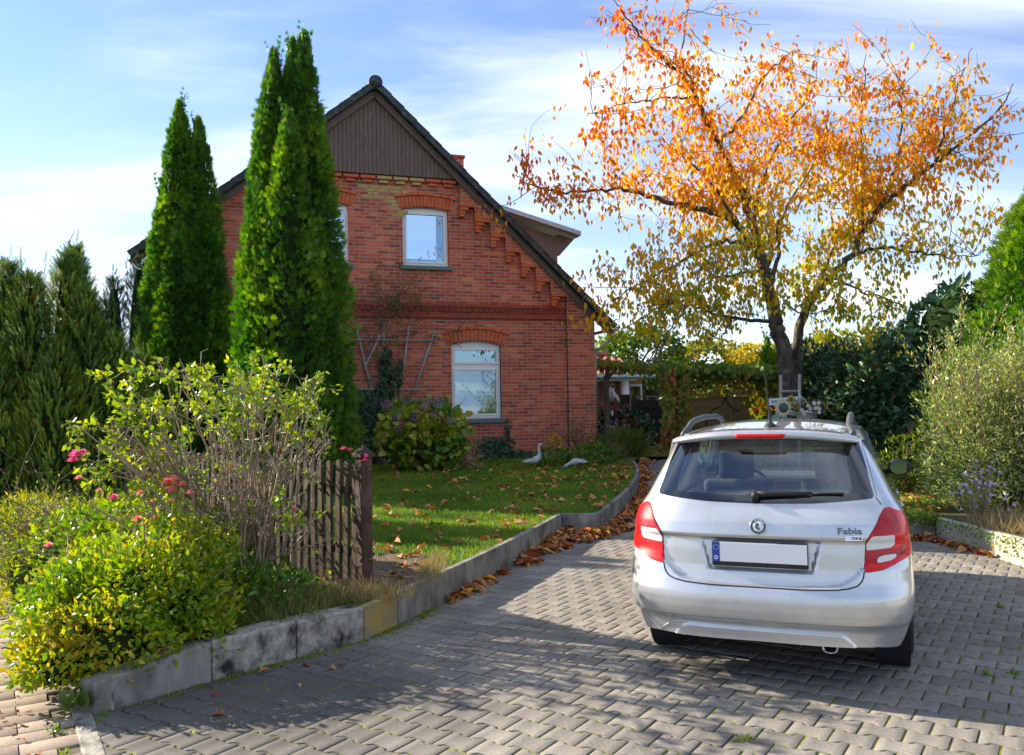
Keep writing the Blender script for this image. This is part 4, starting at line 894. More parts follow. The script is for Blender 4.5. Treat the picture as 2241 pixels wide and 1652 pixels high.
# ================================================================== PLANTS
G_bark = noisy('bark', (.035, .028, .026), (.12, .10, .09), 14, .95, 1.0, .03, vscale=(1, 1, .4), c3=(.16, .15, .12), s3=7)
G_twig = noisy('twig', (.10, .06, .04), (.24, .16, .11), 30, .8, .2, .002)
G_rosecane = noisy('rose_cane', (.20, .14, .09), (.42, .31, .23), 25, .55, .2, .002, c3=(.12, .17, .05), s3=3)
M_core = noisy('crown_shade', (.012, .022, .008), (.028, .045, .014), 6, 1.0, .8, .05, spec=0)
L_thuja = leaf_mat('thuja_leaf', [(0, (.03, .085, .018)), (.5, (.08, .20, .025)), (1, (.25, .38, .03))], .38, .5, .25)
L_yew = leaf_mat('yew_leaf', [(0, (.05, .11, .025)), (.55, (.13, .25, .04)), (1, (.36, .44, .05))], .2, .45, .35)
L_dark = leaf_mat('dark_conifer', [(0, (.03, .075, .04)), (1, (.08, .17, .085))], .15, .5, .3)
L_gold = leaf_mat('shrub_leaf', [(0, (.05, .13, .012)), (.5, (.17, .30, .015)), (.8, (.38, .40, .02)), (1, (.60, .40, .03))], .42, .36, .5)
L_rose = leaf_mat('rose_leaf', [(0, (.06, .14, .015)), (.55, (.20, .32, .02)), (1, (.46, .46, .03))], .42, .33, .55)
L_cherry = leaf_mat('cherry_leaf', [(0, (.14, .24, .02)), (.2, (.34, .36, .02)), (.4, (.68, .44, .015)), (.62, (.74, .30, .015)), (.82, (.70, .16, .02)), (1, (.60, .08, .035))], .55, .42, .3, tcol=1.45)
L_laurel = leaf_mat('laurel_leaf', [(0, (.02, .055, .022)), (.7, (.045, .115, .045)), (.9, (.08, .17, .06)), (1, (.34, .12, .03))], .1, .40, .4)
L_willow = leaf_mat('grey_green_leaf', [(0, (.09, .15, .04)), (.5, (.22, .29, .08)), (.85, (.42, .46, .20)), (1, (.58, .44, .03))], .35, .35, .5)
L_hyd = leaf_mat('hydrangea_leaf', [(0, (.05, .13, .02)), (.6, (.15, .28, .03)), (.9, (.46, .46, .04)), (1, (.60, .46, .10))], .35, .4, .4)
L_ivy = leaf_mat('ivy_leaf', [(0, (.012, .035, .014)), (1, (.04, .10, .03))], .15, .4, .4)
L_vine = leaf_mat('vine_leaf', [(0, (.08, .17, .025)), (.4, (.22, .27, .03)), (.7, (.34, .16, .05)), (1, (.46, .06, .04))], .4, .45, .3)
L_heath = leaf_mat('low_hedge_leaf', [(0, (.05, .10, .015)), (.5, (.20, .26, .03)), (1, (.55, .46, .03))], .4, .4, .4)
L_grass = leaf_mat('grass_blade', [(0, (.06, .14, .015)), (.55, (.17, .29, .025)), (1, (.40, .42, .07))], .4, .5, .3)
L_dry = leaf_mat('dry_grass_blade', [(0, (.07, .14, .02)), (.4, (.22, .20, .07)), (1, (.46, .34, .18))], .35, .6, .2)
L_dead = leaf_mat('dead_leaf', [(0, (.20, .06, .03)), (.3, (.36, .11, .04)), (.6, (.52, .22, .08)), (.85, (.60, .36, .16)), (1, (.66, .36, .03))], .15, .7, .25)
L_bg = leaf_mat('far_leaf', [(0, (.05, .11, .02)), (.5, (.14, .22, .02)), (1, (.44, .34, .03))], .45, .5, .3)
def pinkmat(n, a, b_): return leaf_mat(n, [(0, a), (1, b_)], .3, .5, .3)
P_pink = pinkmat('pink_petal', (.92, .12, .38), (.98, .40, .60)); P_coral = pinkmat('coral_petal', (.95, .28, .30), (.98, .60, .56)); P_asterm = pinkmat('aster_petal', (.58, .36, .82), (.80, .60, .95)); P_hyd = leaf_mat('hydrangea_floret', [(0, (.22, .20, .42)), (.5, (.38, .17, .36)), (1, (.50, .36, .42))], .2, .7, .2)
P_magenta = pinkmat('magenta_floret', (.34, .03, .12), (.50, .09, .20)); P_white = pinkmat('white_petal', (.8, .8, .8), (.9, .9, .9)); P_berry = plain('red_berry', (.35, .02, .01), .4)
def ell(n, c, r, shell=.0):
    """points inside an ellipsoid, biased to its surface"""
    d = rnd_dirs(n); q = (shell+(1-shell)*rng.random(n)**(1/3))[:, None]; return np.asarray(c)+d*q*np.asarray(r), d

# ---------- columnar conifers
def conifer(nm, label, cat, base, H, R, leaders, n=9000, size=.17, mat=None, tone0=0.0, group=None, prof=None):
    o = empty(nm, tuple(base), 0, label, cat, group); V = []; D = []; S = []; Tn = []
    core = []
    for (lx, ly, h, r) in leaders:
        nn_ = int(n*h*r/sum(a[2]*a[3] for a in leaders)); t = rng.random(nn_)**.85; ph = rng.random(nn_)*2*math.pi
        z = t*h; rad_ = r*(prof(t) if prof else np.minimum(1, (t/.10)**.5*.35+.65)*(1-t**1.9)**.75+.015)
        x = np.cos(ph); y = np.sin(ph); P = np.stack([x*rad_, y*rad_, z], 1)
        cl = vnoise(np.stack([x*r*1.0+lx, y*r*1.0+ly, z*.42], 1), 3.4, len(leaders))*.6+vnoise(np.stack([x*r+lx, y*r+ly, z*.8], 1), 7.5, 3)*.4
        rr = rad_*(1+.32*cl)*(.72+.32*rng.random(nn_)**.6); P = np.stack([x*rr+lx, y*rr+ly, z+.08*cl], 1)
        d = np.stack([x*.85, y*.85, .75+.55*rng.random(nn_)], 1)+rng.normal(0, .28, (nn_, 3)); top = (t > .93)
        d[top] = np.array([0, 0, 1])+rng.normal(0, .25, (top.sum(), 3))
        V.append(P); D.append(d); S.append(size*(.6+.7*rng.random(nn_))*(1-.35*t)); Tn.append(np.clip(.45+.55*cl+rng.normal(0, .16, nn_)+tone0, 0, 1))
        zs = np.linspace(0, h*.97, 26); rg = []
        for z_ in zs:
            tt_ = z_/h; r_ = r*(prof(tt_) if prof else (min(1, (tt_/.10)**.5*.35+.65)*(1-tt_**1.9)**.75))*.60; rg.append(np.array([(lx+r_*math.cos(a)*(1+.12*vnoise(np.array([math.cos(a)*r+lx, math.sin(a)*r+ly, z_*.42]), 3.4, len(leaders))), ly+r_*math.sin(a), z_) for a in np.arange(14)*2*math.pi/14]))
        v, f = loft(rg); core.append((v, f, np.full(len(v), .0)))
        # tip wisps
        for q in range(9):
            a = rng.random()*6.28; b0 = np.array([lx+.05*math.cos(a), ly+.05*math.sin(a), h*(.93+.05*rng.random())]); k = 6; pz = np.linspace(0, .18+.28*rng.random(), k); pw = np.stack([b0[0]+pz*.28*math.cos(a), b0[1]+pz*.28*math.sin(a), b0[2]+pz], 1); V.append(pw); D.append(rnd_dirs(k, 2.2)); S.append(np.full(k, size*.6)); Tn.append(np.full(k, .3))
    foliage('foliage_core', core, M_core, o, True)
    v, f, a = scatter(SPRAY, np.concatenate(V), np.concatenate(D), np.concatenate(S), np.concatenate(Tn)); foliage('crown', [(v, f, a)], mat or L_thuja, o)
    tube_obj('trunk', [(np.array([(0, 0, -.1), (0, 0, H*.5)]), .09)], G_bark, o, 8)
    return o
b = at(640, 900, 14.0); z0 = .38
conifer('thuja_tree', 'tallest thuja column with several pointed tips standing in front of the house', 'conifer tree', (b[0], 14.0, z0), 7.6, .9, [(-.28, .05, 7.35, .62), (.22, .1, 7.65, .60), (.02, .15, 7.55, .6), (.10, -.45, 6.1, .58), (.42, .0, 6.2, .60), (-.42, -.1, 6.0, .56), (-.35, -.35, 5.0, .5), (.5, -.3, 3.9, .46)], 42000, .15)
b = at(408, 900, 16.5)
conifer('thuja_tree', 'shorter thuja column with a double tip left of the tall one', 'conifer tree', (b[0], 16.5, .40), 7.0, .85, [(-.12, 0, 7.35, .68), (.22, .1, 7.05, .62), (-.35, -.2, 5.6, .52), (.42, -.1, 5.4, .52), (.05, -.45, 4.9, .55)], 30000, .155)
b = at(2340, 900, 12.2)
conifer('thuja_tree', 'broad bright green conifer at the right edge rising behind the grey-green shrub', 'conifer tree', (b[0]-.02, 12.4, .25), 5.4, 1.6, [(.05, 0, 5.0, 1.95), (-.35, -.5, 3.6, 1.35)], 24000, .16, tone0=.22, prof=lambda t: (1-t**1.25)**.95)
b = at(1682, 850, 23.6)
conifer('thuja_tree', 'small green conifer behind the wooden ladder and cherry trunk', 'conifer tree', (b[0], 23.6, .5), 2.9, .6, [(0, 0, 3.0, .36), (.4, .1, 3.1, .36)], 3200, .15, tone0=.2)

# ---------- yews
def yew(nm, label, base, leaders, n, mat, size=.30, berries=0, tone0=0, group=None):
    o = empty(nm, tuple(base), 0, label, 'yew', group); V = []; D = []; S = []; Tn = []; core = []; B = []
    tot = sum(a[2]*a[3] for a in leaders)
    for (lx, ly, h, r) in leaders:
        k = int(n*h*r/tot); t = rng.random(k); ph = rng.random(k)*2*math.pi; rr = r*(1-t**2.6)**.6*(.55+.55*t/(t+.15)); cl = vnoise(np.stack([np.cos(ph)*r+lx, np.sin(ph)*r+ly, t*h*.3], 1), 6, 2)
        rr = rr*(.84+.28*cl)*(.85+.2*rng.random(k)); V.append(np.stack([lx+np.cos(ph)*rr, ly+np.sin(ph)*rr, t*h], 1)); D.append(np.stack([np.cos(ph)*.55, np.sin(ph)*.55, np.ones(k)], 1)+rng.normal(0, .2, (k, 3))); S.append(size*(.6+.7*rng.random(k))); Tn.append(np.clip(.35+.3*cl+rng.normal(0, .2, k)+tone0+.5*(rng.random(k) < .14), 0, 1))
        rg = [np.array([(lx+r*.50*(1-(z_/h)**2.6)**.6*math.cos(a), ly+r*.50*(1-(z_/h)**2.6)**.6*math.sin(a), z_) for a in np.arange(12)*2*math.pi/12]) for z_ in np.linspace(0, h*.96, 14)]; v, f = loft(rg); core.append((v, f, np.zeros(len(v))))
        for q in range(int(3+r*5)):
            a = rng.random()*6.28; rq = r*.62*rng.random(); hh = .25+.45*rng.random(); k = 5; V.append(np.stack([np.full(k, lx+rq*math.cos(a))+rng.normal(0, .01, k), np.full(k, ly+rq*math.sin(a)), h*.88+np.linspace(0, hh, k)], 1)); D.append(rnd_dirs(k, 3.5)); S.append(np.full(k, .20)); Tn.append(np.clip(rng.normal(.5, .2, k), 0, 1))
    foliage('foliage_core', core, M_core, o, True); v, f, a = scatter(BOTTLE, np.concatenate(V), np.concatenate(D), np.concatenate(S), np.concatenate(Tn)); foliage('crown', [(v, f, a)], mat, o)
    if berries:
        AP_ = np.concatenate(V); AP_ = AP_[rng.integers(0, len(AP_), berries*3)]; AP_ = AP_[vnoise(AP_, 2.2, 5) > -.05][:berries]; ico = (np.array([(1, 0, 0), (-1, 0, 0), (0, 1, 0), (0, -1, 0), (0, 0, 1), (0, 0, -1)])*.5, np.array([(0, 2, 4), (2, 1, 4), (1, 3, 4), (3, 0, 4), (2, 0, 5), (1, 2, 5), (3, 1, 5), (0, 3, 5)]))
        v, f, a = scatter(ico, AP_+rnd_dirs(len(AP_))*.05+np.array([0, -.06, .05]), rnd_dirs(len(AP_)), .028, np.zeros(len(AP_))); o2 = tri_mesh('berries', v, f, P_berry, o)
    return o
yb = (wx(130, 12.2), 12.2, .05)
yew('yew_tree', 'broad dark green yew with reddish berries and upright shoots at the left edge', yb, [(-.95, .2, 3.3, .5), (-.62, -.25, 3.75, .42), (-.2, -.4, 3.55, .45), (.05, .1, 3.95, .45), (.42, -.1, 3.35, .45), (.72, .1, 2.75, .42), (-1.25, 0, 3.0, .5), (.9, .3, 2.2, .4), (.25, -.6, 2.6, .45), (-.55, -.65, 2.5, .45), (-.05, .55, 4.1, .4), (-1.6, .3, 2.9, .5)], 26000, L_yew, .17, 1600, .22)
yew('yew_tree', 'darker and bluer yew standing behind the broad one beside the thuja', (wx(282, 16.5), 16.5, .2), [(-.3, 0, 4.1, .45), (.15, .1, 4.5, .45), (.5, .2, 4.3, .45), (-.62, .3, 3.7, .45), (.85, .1, 3.9, .45), (-1.0, .2, 3.4, .45), (1.2, .2, 3.5, .4)], 9000, L_dark, .17, 200)
yew('yew_tree', 'low yellow-green yew at the foot of the left thuja', (wx(300, 14.2), 14.2, .25), [(0, 0, 2.4, .4), (.4, .1, 2.0, .35), (-.3, -.1, 1.9, .35)], 3200, L_yew, .16, 60, .25)

# ---------- branching helper
def grow(p, d, L, r, depth, segs=5, up=.1, wob=.25, split=(2, 4), out=None, ends=None, shrink=.62, lim=.003):
    pts = [np.array(p, float)]; d = np.array(d, float)/np.linalg.norm(d); st_ = L/segs; kids = []
    for i in range(segs):
        d = d+rng.normal(0, wob, 3)*.5+np.array([0, 0, up]); d /= np.linalg.norm(d); pts.append(pts[-1]+d*st_)
        if depth > 0 and i > 0: kids.append((pts[-1].copy(), d.copy()))
    out.append((np.array(pts), np.linspace(r, max(lim, r*.55), segs+1)))
    for q in pts[2:]: ends.append((q, d.copy(), depth))
    if depth > 0:
        for _ in range(rng.integers(*split)):
            q, dd = kids[rng.integers(0, len(kids))]; nd = dd+rng.normal(0, .75, 3); grow(q, nd, L*shrink*(.7+.6*rng.random()), max(lim, r*.6), depth-1, max(3, segs-1), up, wob, split, out, ends, shrink, lim)

# ---------- cherry tree
cx = lambda a: 1094.3+.563*a; cy = lambda a: .563*a
limbs = [  # (points in tracing coords, depths, start radius, end radius)
 ([(1135, 1680), (1125, 1520), (1110, 1400), (1085, 1300), (1070, 1240), (1045, 1120), (1035, 1060), (1015, 1000), (975, 940)], [17]*9, .18, .10),
 ([(975, 940), (930, 880), (870, 830), (740, 805), (640, 780), (540, 745), (440, 735), (340, 740), (200, 742), (120, 720), (60, 680)], [17, 17.1, 17.2, 17.3, 17.5, 17.6, 17.7, 17.8, 17.8, 17.9, 17.9], .085, .008),
 ([(1010, 990), (900, 930), (820, 950), (720, 1010), (620, 1060), (520, 1110), (440, 1170)], [17, 17, 16.9, 16.9, 16.9, 17, 17], .05, .01),
 ([(1000, 960), (985, 870), (940, 740), (860, 580), (830, 530), (790, 440), (760, 360), (690, 275), (600, 200), (540, 130), (480, 50), (440, 0)], [17, 17, 16.9, 16.7, 16.6, 16.4, 16.3, 16.1, 16, 15.9, 15.8, 15.8], .09, .008),
 ([(750, 340), (700, 220), (720, 100), (735, 15)], [16.3, 16.5, 16.6, 16.7], .03, .006),
 ([(850, 570), (950, 440), (1020, 300), (1110, 215), (1150, 190)], [16.7, 17, 17.2, 17.4, 17.5], .035, .006),
 ([(1020, 1000), (985, 880), (1000, 740), (1080, 560), (1150, 430), (1230, 320)], [17, 17.3, 17.5, 17.8, 18, 18.2], .06, .008),
 ([(1150, 1700), (1150, 1500), (1152, 1300), (1190, 1190), (1240, 1120), (1300, 1060), (1370, 990), (1410, 900), (1480, 800), (1560, 740), (1680, 640), (1780, 570), (1870, 490), (1960, 400), (1995, 325)], [17.5, 17.5, 17.4, 17.3, 17.2, 17.1, 17, 16.9, 16.8, 16.7, 16.6, 16.5, 16.4, 16.3, 16.3], .12, .008),
 ([(1690, 630), (1740, 480), (1780, 330), (1835, 185)], [16.6, 16.5, 16.4, 16.4], .03, .006),
 ([(1370, 980), (1500, 960), (1640, 980), (1750, 1000), (1870, 990)], [17, 16.7, 16.4, 16.2, 16], .045, .006),
 ([(1405, 900), (1420, 700), (1400, 560), (1405, 400), (1425, 190)], [16.9, 17.3, 17.5, 17.6, 17.7], .05, .006),
 ([(1290, 1070), (1400, 1130), (1500, 1160), (1600, 1200)], [17.1, 16.8, 16.5, 16.3], .03, .006),
 ([(1060, 1250), (960, 1240), (860, 1230), (760, 1190), (640, 1180), (540, 1250), (440, 1290)], [17, 16.8, 16.7, 16.6, 16.6, 16.7, 16.8], .045, .007),
 ([(1025, 1060), (980, 1050), (900, 1070), (800, 1090), (700, 1160), (620, 1210)], [17, 16.8, 16.6, 16.4, 16.3, 16.1], .035, .006),
 ([(1060, 1090), (1090, 960), (1070, 880), (1130, 780), (1220, 640), (1290, 430)], [17, 17.1, 17.2, 17.4, 17.6, 17.8], .05, .007),
 ([(770, 380), (640, 380), (520, 400), (340, 440)], [16.4, 16.2, 16, 15.9], .028, .006),
 ([(1480, 800), (1550, 620), (1570, 430), (1545, 270)], [16.8, 16.9, 17, 17], .04, .006),
 ([(1100, 1180), (1180, 1220), (1300, 1210), (1350, 1130)], [17, 16.6, 16.3, 16.2], .02, .006),
 ([(930, 890), (820, 700), (700, 600), (620, 560)], [16.8, 16.5, 16.3, 16.2], .04, .006),
 ([(1000, 800), (900, 700), (850, 760), (700, 720)], [17.2, 17.6, 17.9, 18], .035, .006),
 ([(1240, 1110), (1300, 960), (1290, 820), (1330, 700)], [17.2, 17.8, 18, 18.2], .04, .006),
 ([(740, 1170), (660, 1280), (600, 1400), (560, 1440)], [15.9, 15.7, 15.5, 15.4], .02, .005),
 ([(900, 1240), (860, 1330), (800, 1400)], [16.3, 16.0, 15.9], .02, .005)]
TRE = empty('cherry_tree', (wx(1735, 17), 17.0, .4), 0, 'leaning cherry tree with two trunks and orange, yellow and green autumn leaves', 'tree')
TRL = np.array(TRE.location)
main = []; sub = []; ends = []; tr_ = []
for li, (pts, dep, r0, r1) in enumerate(limbs):
    W = np.array([at(cx(a), cy(b_), dd) for (a, b_), dd in zip(pts, dep)])
    if li in (0, 7): W[0][2] = min(W[0][2], .35)
    k = len(W)*5; ti = np.linspace(0, len(W)-1, k); Ws = np.stack([np.interp(ti, range(len(W)), W[:, c]) for c in range(3)], 1)
    for _ in range(3): Ws[1:-1] = (Ws[:-2]+2*Ws[1:-1]+Ws[2:])/4
    Ws[1:-1] += rng.normal(0, .02, (k-2, 3)); rr = r0+(r1-r0)*(np.linspace(0, 1, k)**.8)
    if li in (0, 7): rr[:4] *= [1.35, 1.2, 1.1, 1.05]; tr_.append((Ws-TRL, rr))
    else: main.append((Ws-TRL, rr))
    if li == 0: continue
    Lr = np.linalg.norm(np.diff(Ws, axis=0), axis=1).sum(); s_i = .42 if li == 7 else .12
    for q in range(int(Lr*6.0*(1.0 if li not in (3, 4, 5) else .8))):
        i = int(k*(s_i+(1-s_i)*rng.random())); i = min(i, k-2); tn = Ws[i+1]-Ws[i]; tn /= np.linalg.norm(tn); cen = np.array([4.6, 17.2, 6.0])-Ws[i]; cen /= np.linalg.norm(cen); d = tn*.35+rng.normal(0, .75, 3)+cen*.45; grow(Ws[i], d, .80*(.5+rng.random()), .009, 1, 5, .02, .30, (2, 5), sub, ends, .60, .0028)
    for i in range(int(k*.35), k): ends.append((Ws[i], Ws[min(i+1, k-1)]-Ws[i-1], 0))
V, F = tubes(tr_, 14); tri_mesh('trunk', V, F, G_bark, TRE, True)
V, F = tubes(main, 7); tri_mesh('limb', V, F, G_bark, TRE, True)
V, F = tubes([(p-TRL, r) for p, r in sub if np.hypot((p[-1, 0]-4.7)/4.4, (p[-1, 2]-5.4)/3.6) < 1.22], 3, False); tri_mesh('twigs', V, F, G_bark, TRE)
E_ = np.array([e[0] for e in ends]); pk = rng.random(len(E_)); dens = np.clip(1.15-.10*np.maximum(E_[:, 2]-6, 0), .3, 1); dens = dens*.95; rr_ = np.hypot((E_[:, 0]-4.7)/4.4, (E_[:, 2]-5.4)/3.6); dens = dens*np.clip(1.75-1.05*rr_, .22, 1)*(rr_ < 1.25); E_ = E_[(pk < dens) & (E_[:, 2] > np.where(E_[:, 0] < 4.2, 3.0, 2.7))]
rep = rng.integers(2, 6, len(E_)); E_[:, 2] = np.where(E_[:, 2] > 11.4, 11.4, E_[:, 2]); P_ = np.repeat(E_, rep, 0); n = len(P_); P_ = P_+rng.normal(0, .10, (n, 3)); d = np.stack([rng.normal(0, .38, n), rng.normal(0, .38, n), -1+rng.normal(0, .35, n)], 1)
hgt = P_[:, 2]; xr = P_[:, 0]; tn = .10+.082*(hgt-2.2)+rng.normal(0, .13, n)+.10*vnoise(P_, .8, 3)+.05*np.abs(xr-6); tn = np.clip(tn, 0, 1)
v, f, a = scatter(LEAF, P_-TRL, d,   .10+.06*rng.random(n), tn, rnd_dirs(n)); foliage('crown', [(v, f, a)], L_cherry, TRE)
print('cherry leaves', n)

# ---------- far trees behind
def far_tree(label, px_, Y, zc, r, n, size, tone, seed=1, nm='garden_tree'):
    x = wx(px_, Y); o = empty(nm, (x, Y, .4), 0, label, 'tree'); out = []; en = []
    for q in range(7): grow((0, 0, zc*.35), rng.normal(0, .45, 3)+(0, 0, 1), zc*.55, .09, 2, 5, .05, .3, (2, 4), out, en, .7, .01)
    V, F = tubes([(np.array([(0, 0, -.2), (0, 0, zc*.4)]), .16)]+out, 5); tri_mesh('trunk', V, F, G_bark, o)
    P, dd = ell(n, (0, 0, zc), r, .35); k = vnoise(P, 2.0/max(r)*1.6, seed) > -.25+.25*rng.random(n); P = P[k]; n = len(P); v, f, a = scatter(OVAL, P, rnd_dirs(n, -.3), size*(.7+.6*rng.random(n)), np.clip(tone+.25*vnoise(P, 1.2, seed+2)+rng.normal(0, .13, n), 0, 1)); foliage('crown', [(v, f, a)], L_bg, o); return o
far_tree('light green tree above the tiled outbuilding roof, left of the cherry crown', 1400, 34, 3.1, (2.0, 1.6, 1.5), 5000, .22, .35, 1)
far_tree('yellowing tree far behind the vine covered pergola', 1560, 36, 2.6, (2.6, 1.6, 1.5), 6000, .22, .8, 4)
far_tree('golden tree in the gap between pergola and cherry trunk', 1660, 33, 2.3, (1.6, 1.4, 1.5), 3500, .2, .9, 6)
far_tree('yellow-green tree seen just over the top of the laurel hedge', 1850, 30, 2.6, (2.3, 1.5, 1.3), 4500, .2, .75, 8)
far_tree('grey-green bushy tree behind the dark garden gate', 1425, 29, 1.55, (.8, .7, 1.2), 3000, .13, .2, 11)

# ---------- generic leafy shrub
def leafy(nm, label, cat, base, blobs, n, T, size, mat, tone, tvar=.2, up=.2, shell=.35, twigs=40, tlen=.6, core=None, group=None, slope=None, twmat=None):
    o = empty(nm, tuple(base), 0, label, cat, group); tot = sum(b_[3]*b_[4]*b_[5] for b_ in blobs)**1; PP = []; DD_ = []
    w_ = np.array([(b_[3]*b_[4]*b_[5])**.67 for b_ in blobs]); w_ /= w_.sum()
    for b_, wi in zip(blobs, w_):
        P, d = ell(int(n*wi), b_[:3], b_[3:6], shell); lump = vnoise(P, 3.2/max(b_[3:6]), 3); P = P+d*((lump*.22+.16*np.maximum(0, rng.normal(0, 1, len(P))-.9))*np.array(b_[3:6]).min())[:, None]; PP.append(P); DD_.append(d)
    P = np.concatenate(PP); d = np.concatenate(DD_); k = P[:, 2] > .01; P, d = P[k], d[k]; m = len(P)
    dirs = d*.7+rnd_dirs(m, up)*.8; tn = np.clip(tone+tvar*vnoise(P, 4, 5)+rng.normal(0, tvar*.8, m), 0, 1)
    v, f, a = scatter(T, P, dirs, size*(.6+.8*rng.random(m)), tn); foliage('foliage', [(v, f, a)], mat, o)
    out = []; en = []
    for q in range(twigs):
        b_ = blobs[rng.integers(0, len(blobs))]; s_ = np.array([b_[0]*.5, b_[1]*.5, 0])+rng.normal(0, .08, 3)*(1, 1, 0); t_ = np.array(b_[:3])+rnd_dirs(1)[0]*np.array(b_[3:6])*.92; dv = t_-s_; grow(s_, dv, np.linalg.norm(dv)*.95, .012, 1, 6, .0, .15, (2, 5), out, en, .35, .002)
    if out: V, F = tubes(out, 4, False); tri_mesh('twigs', V, F, twmat or G_twig, o)
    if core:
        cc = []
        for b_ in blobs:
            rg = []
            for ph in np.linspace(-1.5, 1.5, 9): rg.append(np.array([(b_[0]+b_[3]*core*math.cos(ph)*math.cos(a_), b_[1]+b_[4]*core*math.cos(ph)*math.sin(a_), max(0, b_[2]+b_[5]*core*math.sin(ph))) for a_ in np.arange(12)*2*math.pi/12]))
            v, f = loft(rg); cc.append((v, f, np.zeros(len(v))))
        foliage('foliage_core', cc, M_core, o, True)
    return o
# laurel hedge along the right side
HB = []
for i in range(11):
    y = 13.4+i*.85; HB.append((7.45+(.07*i), y, 1.15+.05*math.sin(i*2), 1.0, .75, 1.55+.10*math.sin(i*1.7)-.012*i)); 
HB = [(a-7.2, b_-17, c, d, e, f) for a, b_, c, d, e, f in HB]+[(.05, -3.3, 2.45, .75, .7, .75), (.5, -3.9, 1.3, 1.0, .6, 1.6), (.6, 4.6, 1.5, .9, .8, 1.4)]
leafy('laurel_hedge', 'tall dark glossy laurel hedge running behind the car on the right', 'hedge', (7.2, 17, .35), HB, 24000, LEAF, .15, L_laurel, .45, .25, .3, .72, 70, core=.8)
# grey-green shrub at right
bx = wx(2170, 10.9)
sh = leafy('garden_shrub', 'silvery green twiggy shrub beside the right retaining wall', 'shrub', (bx, 10.9, .24), [(0, 0, .9, .95, .8, .95), (-.45, -.1, .7, .5, .6, .75), (.5, .1, 1.25, .75, .7, .95), (.9, .2, 1.0, .7, .7, 1.1), (-.15, -.3, .45, .8, .5, .5)], 15000, SLIM, .075, L_willow, .55, .22, .7, .2, 0)
out = []; en = []
for q in range(150):
    a_ = rng.random()*6.28; rr = .35*rng.random()**.5; s_ = (rr*math.cos(a_)+.15, rr*math.sin(a_)*.8, 0); dv = np.array([math.cos(a_)*.75*rng.random()+.10, math.sin(a_)*.5*rng.random(), 1.0]); grow(s_, dv, 1.35+.75*rng.random(), .009, 1, 9, .06, .12, (1, 4), out, en, .4, .002)
V, F = tubes(out, 4, False); tri_mesh('twigs', V, F, G_twig, sh)
pp = np.array([e[0] for e in en]); pp = np.repeat(pp, 7, 0); m = len(pp); pp = pp+rng.normal(0, .035, (m, 3)); dd = np.array([e[1] for e in en]).repeat(7, 0)+rng.normal(0, .5, (m, 3)); v, f, a = scatter(SLIM, pp, dd, .07*(.7+.6*rng.random(m)), np.clip(rng.normal(.68, .2, m), 0, 1)); foliage('shoot_leaves', [(v, f, a)], L_willow, sh)
# bright small-leaved shrub, front left corner
leafy('golden_shrub', 'bright yellow-green small-leaved shrub spilling over the front corner of the edging', 'shrub', (-2.42, 5.55, .12), [(-.06, .05, .30, .50, .55, .44), (-.36, -.1, .24, .30, .5, .36), (.24, .05, .22, .32, .36, .32), (-.05, -.42, .12, .44, .30, .32), (-.52, .35, .30, .30, .5, .38), (.08, .45, .42, .40, .4, .38), (-.22, -.62, .05, .25, .22, .22), (.42, -.1, .08, .2, .2, .2)], 24000, LEAF, .048, L_gold, .64, .22, .3, .3, 45, core=.5)
leafy('low_hedge', 'low yellow and green hedge along the street pavement at the left edge', 'hedge', (-4.75, 8.6, .0), [(.9, -1.45, .25, .5, .6, .45), (.45, -.75, .3, .5, .65, .5), (0, 0, .3, .5, .7, .52), (-.45, .8, .3, .55, .75, .55), (-1.0, 1.6, .3, .5, .7, .5), (.85, -.5, .35, .5, .5, .5), (.5, .35, .3, .55, .55, .5)], 15000, SLIM, .065, L_heath, .5, .3, .5, .35, 40, core=.6)
out = []; en = []
dry = empty('bare_shrub', (-3.75, 7.7, .2), 0, 'half bare brown twiggy shrub between low hedge and rose bush', 'shrub')
for q in range(70): a_ = rng.random()*6.28; grow((.1*math.cos(a_), .1*math.sin(a_), 0), (math.cos(a_)*.8, math.sin(a_)*.8, .7), .55+.3*rng.random(), .006, 2, 5, .02, .25, (2, 4), out, en, .55, .002)
V, F = tubes(out, 4, False); tri_mesh('twigs', V, F, G_twig, dry); pp = np.array([e[0] for e in en]); pp = pp[rng.random(len(pp)) < .35]; m = len(pp); v, f, a = scatter(OVAL, pp, rnd_dirs(m, .2), .03, np.clip(rng.normal(.6, .2, m), 0, 1)); foliage('foliage', [(v, f, a)], L_rose, dry)

# ---------- rose bush
RB = empty('rose_bush', (-2.08, 6.75, .2), 0, 'tall leggy rose bush with pink blooms leaning over the picket fence', 'rose bush')
RL = np.array(RB.location); out = []; en = []
for q in range(72):
    a_ = rng.random()*6.28; sp = rng.random(); tx = rng.uniform(-1.15, .50); tz = 1.38+.35*rng.random()-.28*abs(tx+.05)**1.5; dv = np.array([tx, rng.uniform(-.45, .5), tz]); b0 = np.array([rng.normal(0, .16), rng.normal(0, .16), 0]); grow(b0, dv, np.linalg.norm(dv)*.93, .0105, 3, 8, .0, .11, (2, 5), out, en, .34, .0024)
inb_ = lambda q: q[0] > -1.08+.1*math.sin(q[2]*9) and q[0] < .72 and q[2] < 1.95-.55*abs(q[0]+.05)**1.6
out = [(p[:kk], r[:kk]) for p, r in out for kk in [next((i for i, q in enumerate(p) if not inb_(q)), len(p))] if kk > 1]; en = [e for e in en if inb_(e[0])]
V, F = tubes(out, 5, False); tri_mesh('canes', V, F, G_rosecane, RB, True)
pp = np.array([e[0] for e in en]); dd = np.array([e[1] for e in en]); edge = np.linalg.norm((pp-(-.05, 0, .70))/(1.15, .7, 1.0), axis=1); k = rng.random(len(pp)) < np.clip((edge-.74)*.6, .010, .20); pp, dd = pp[k], dd[k]
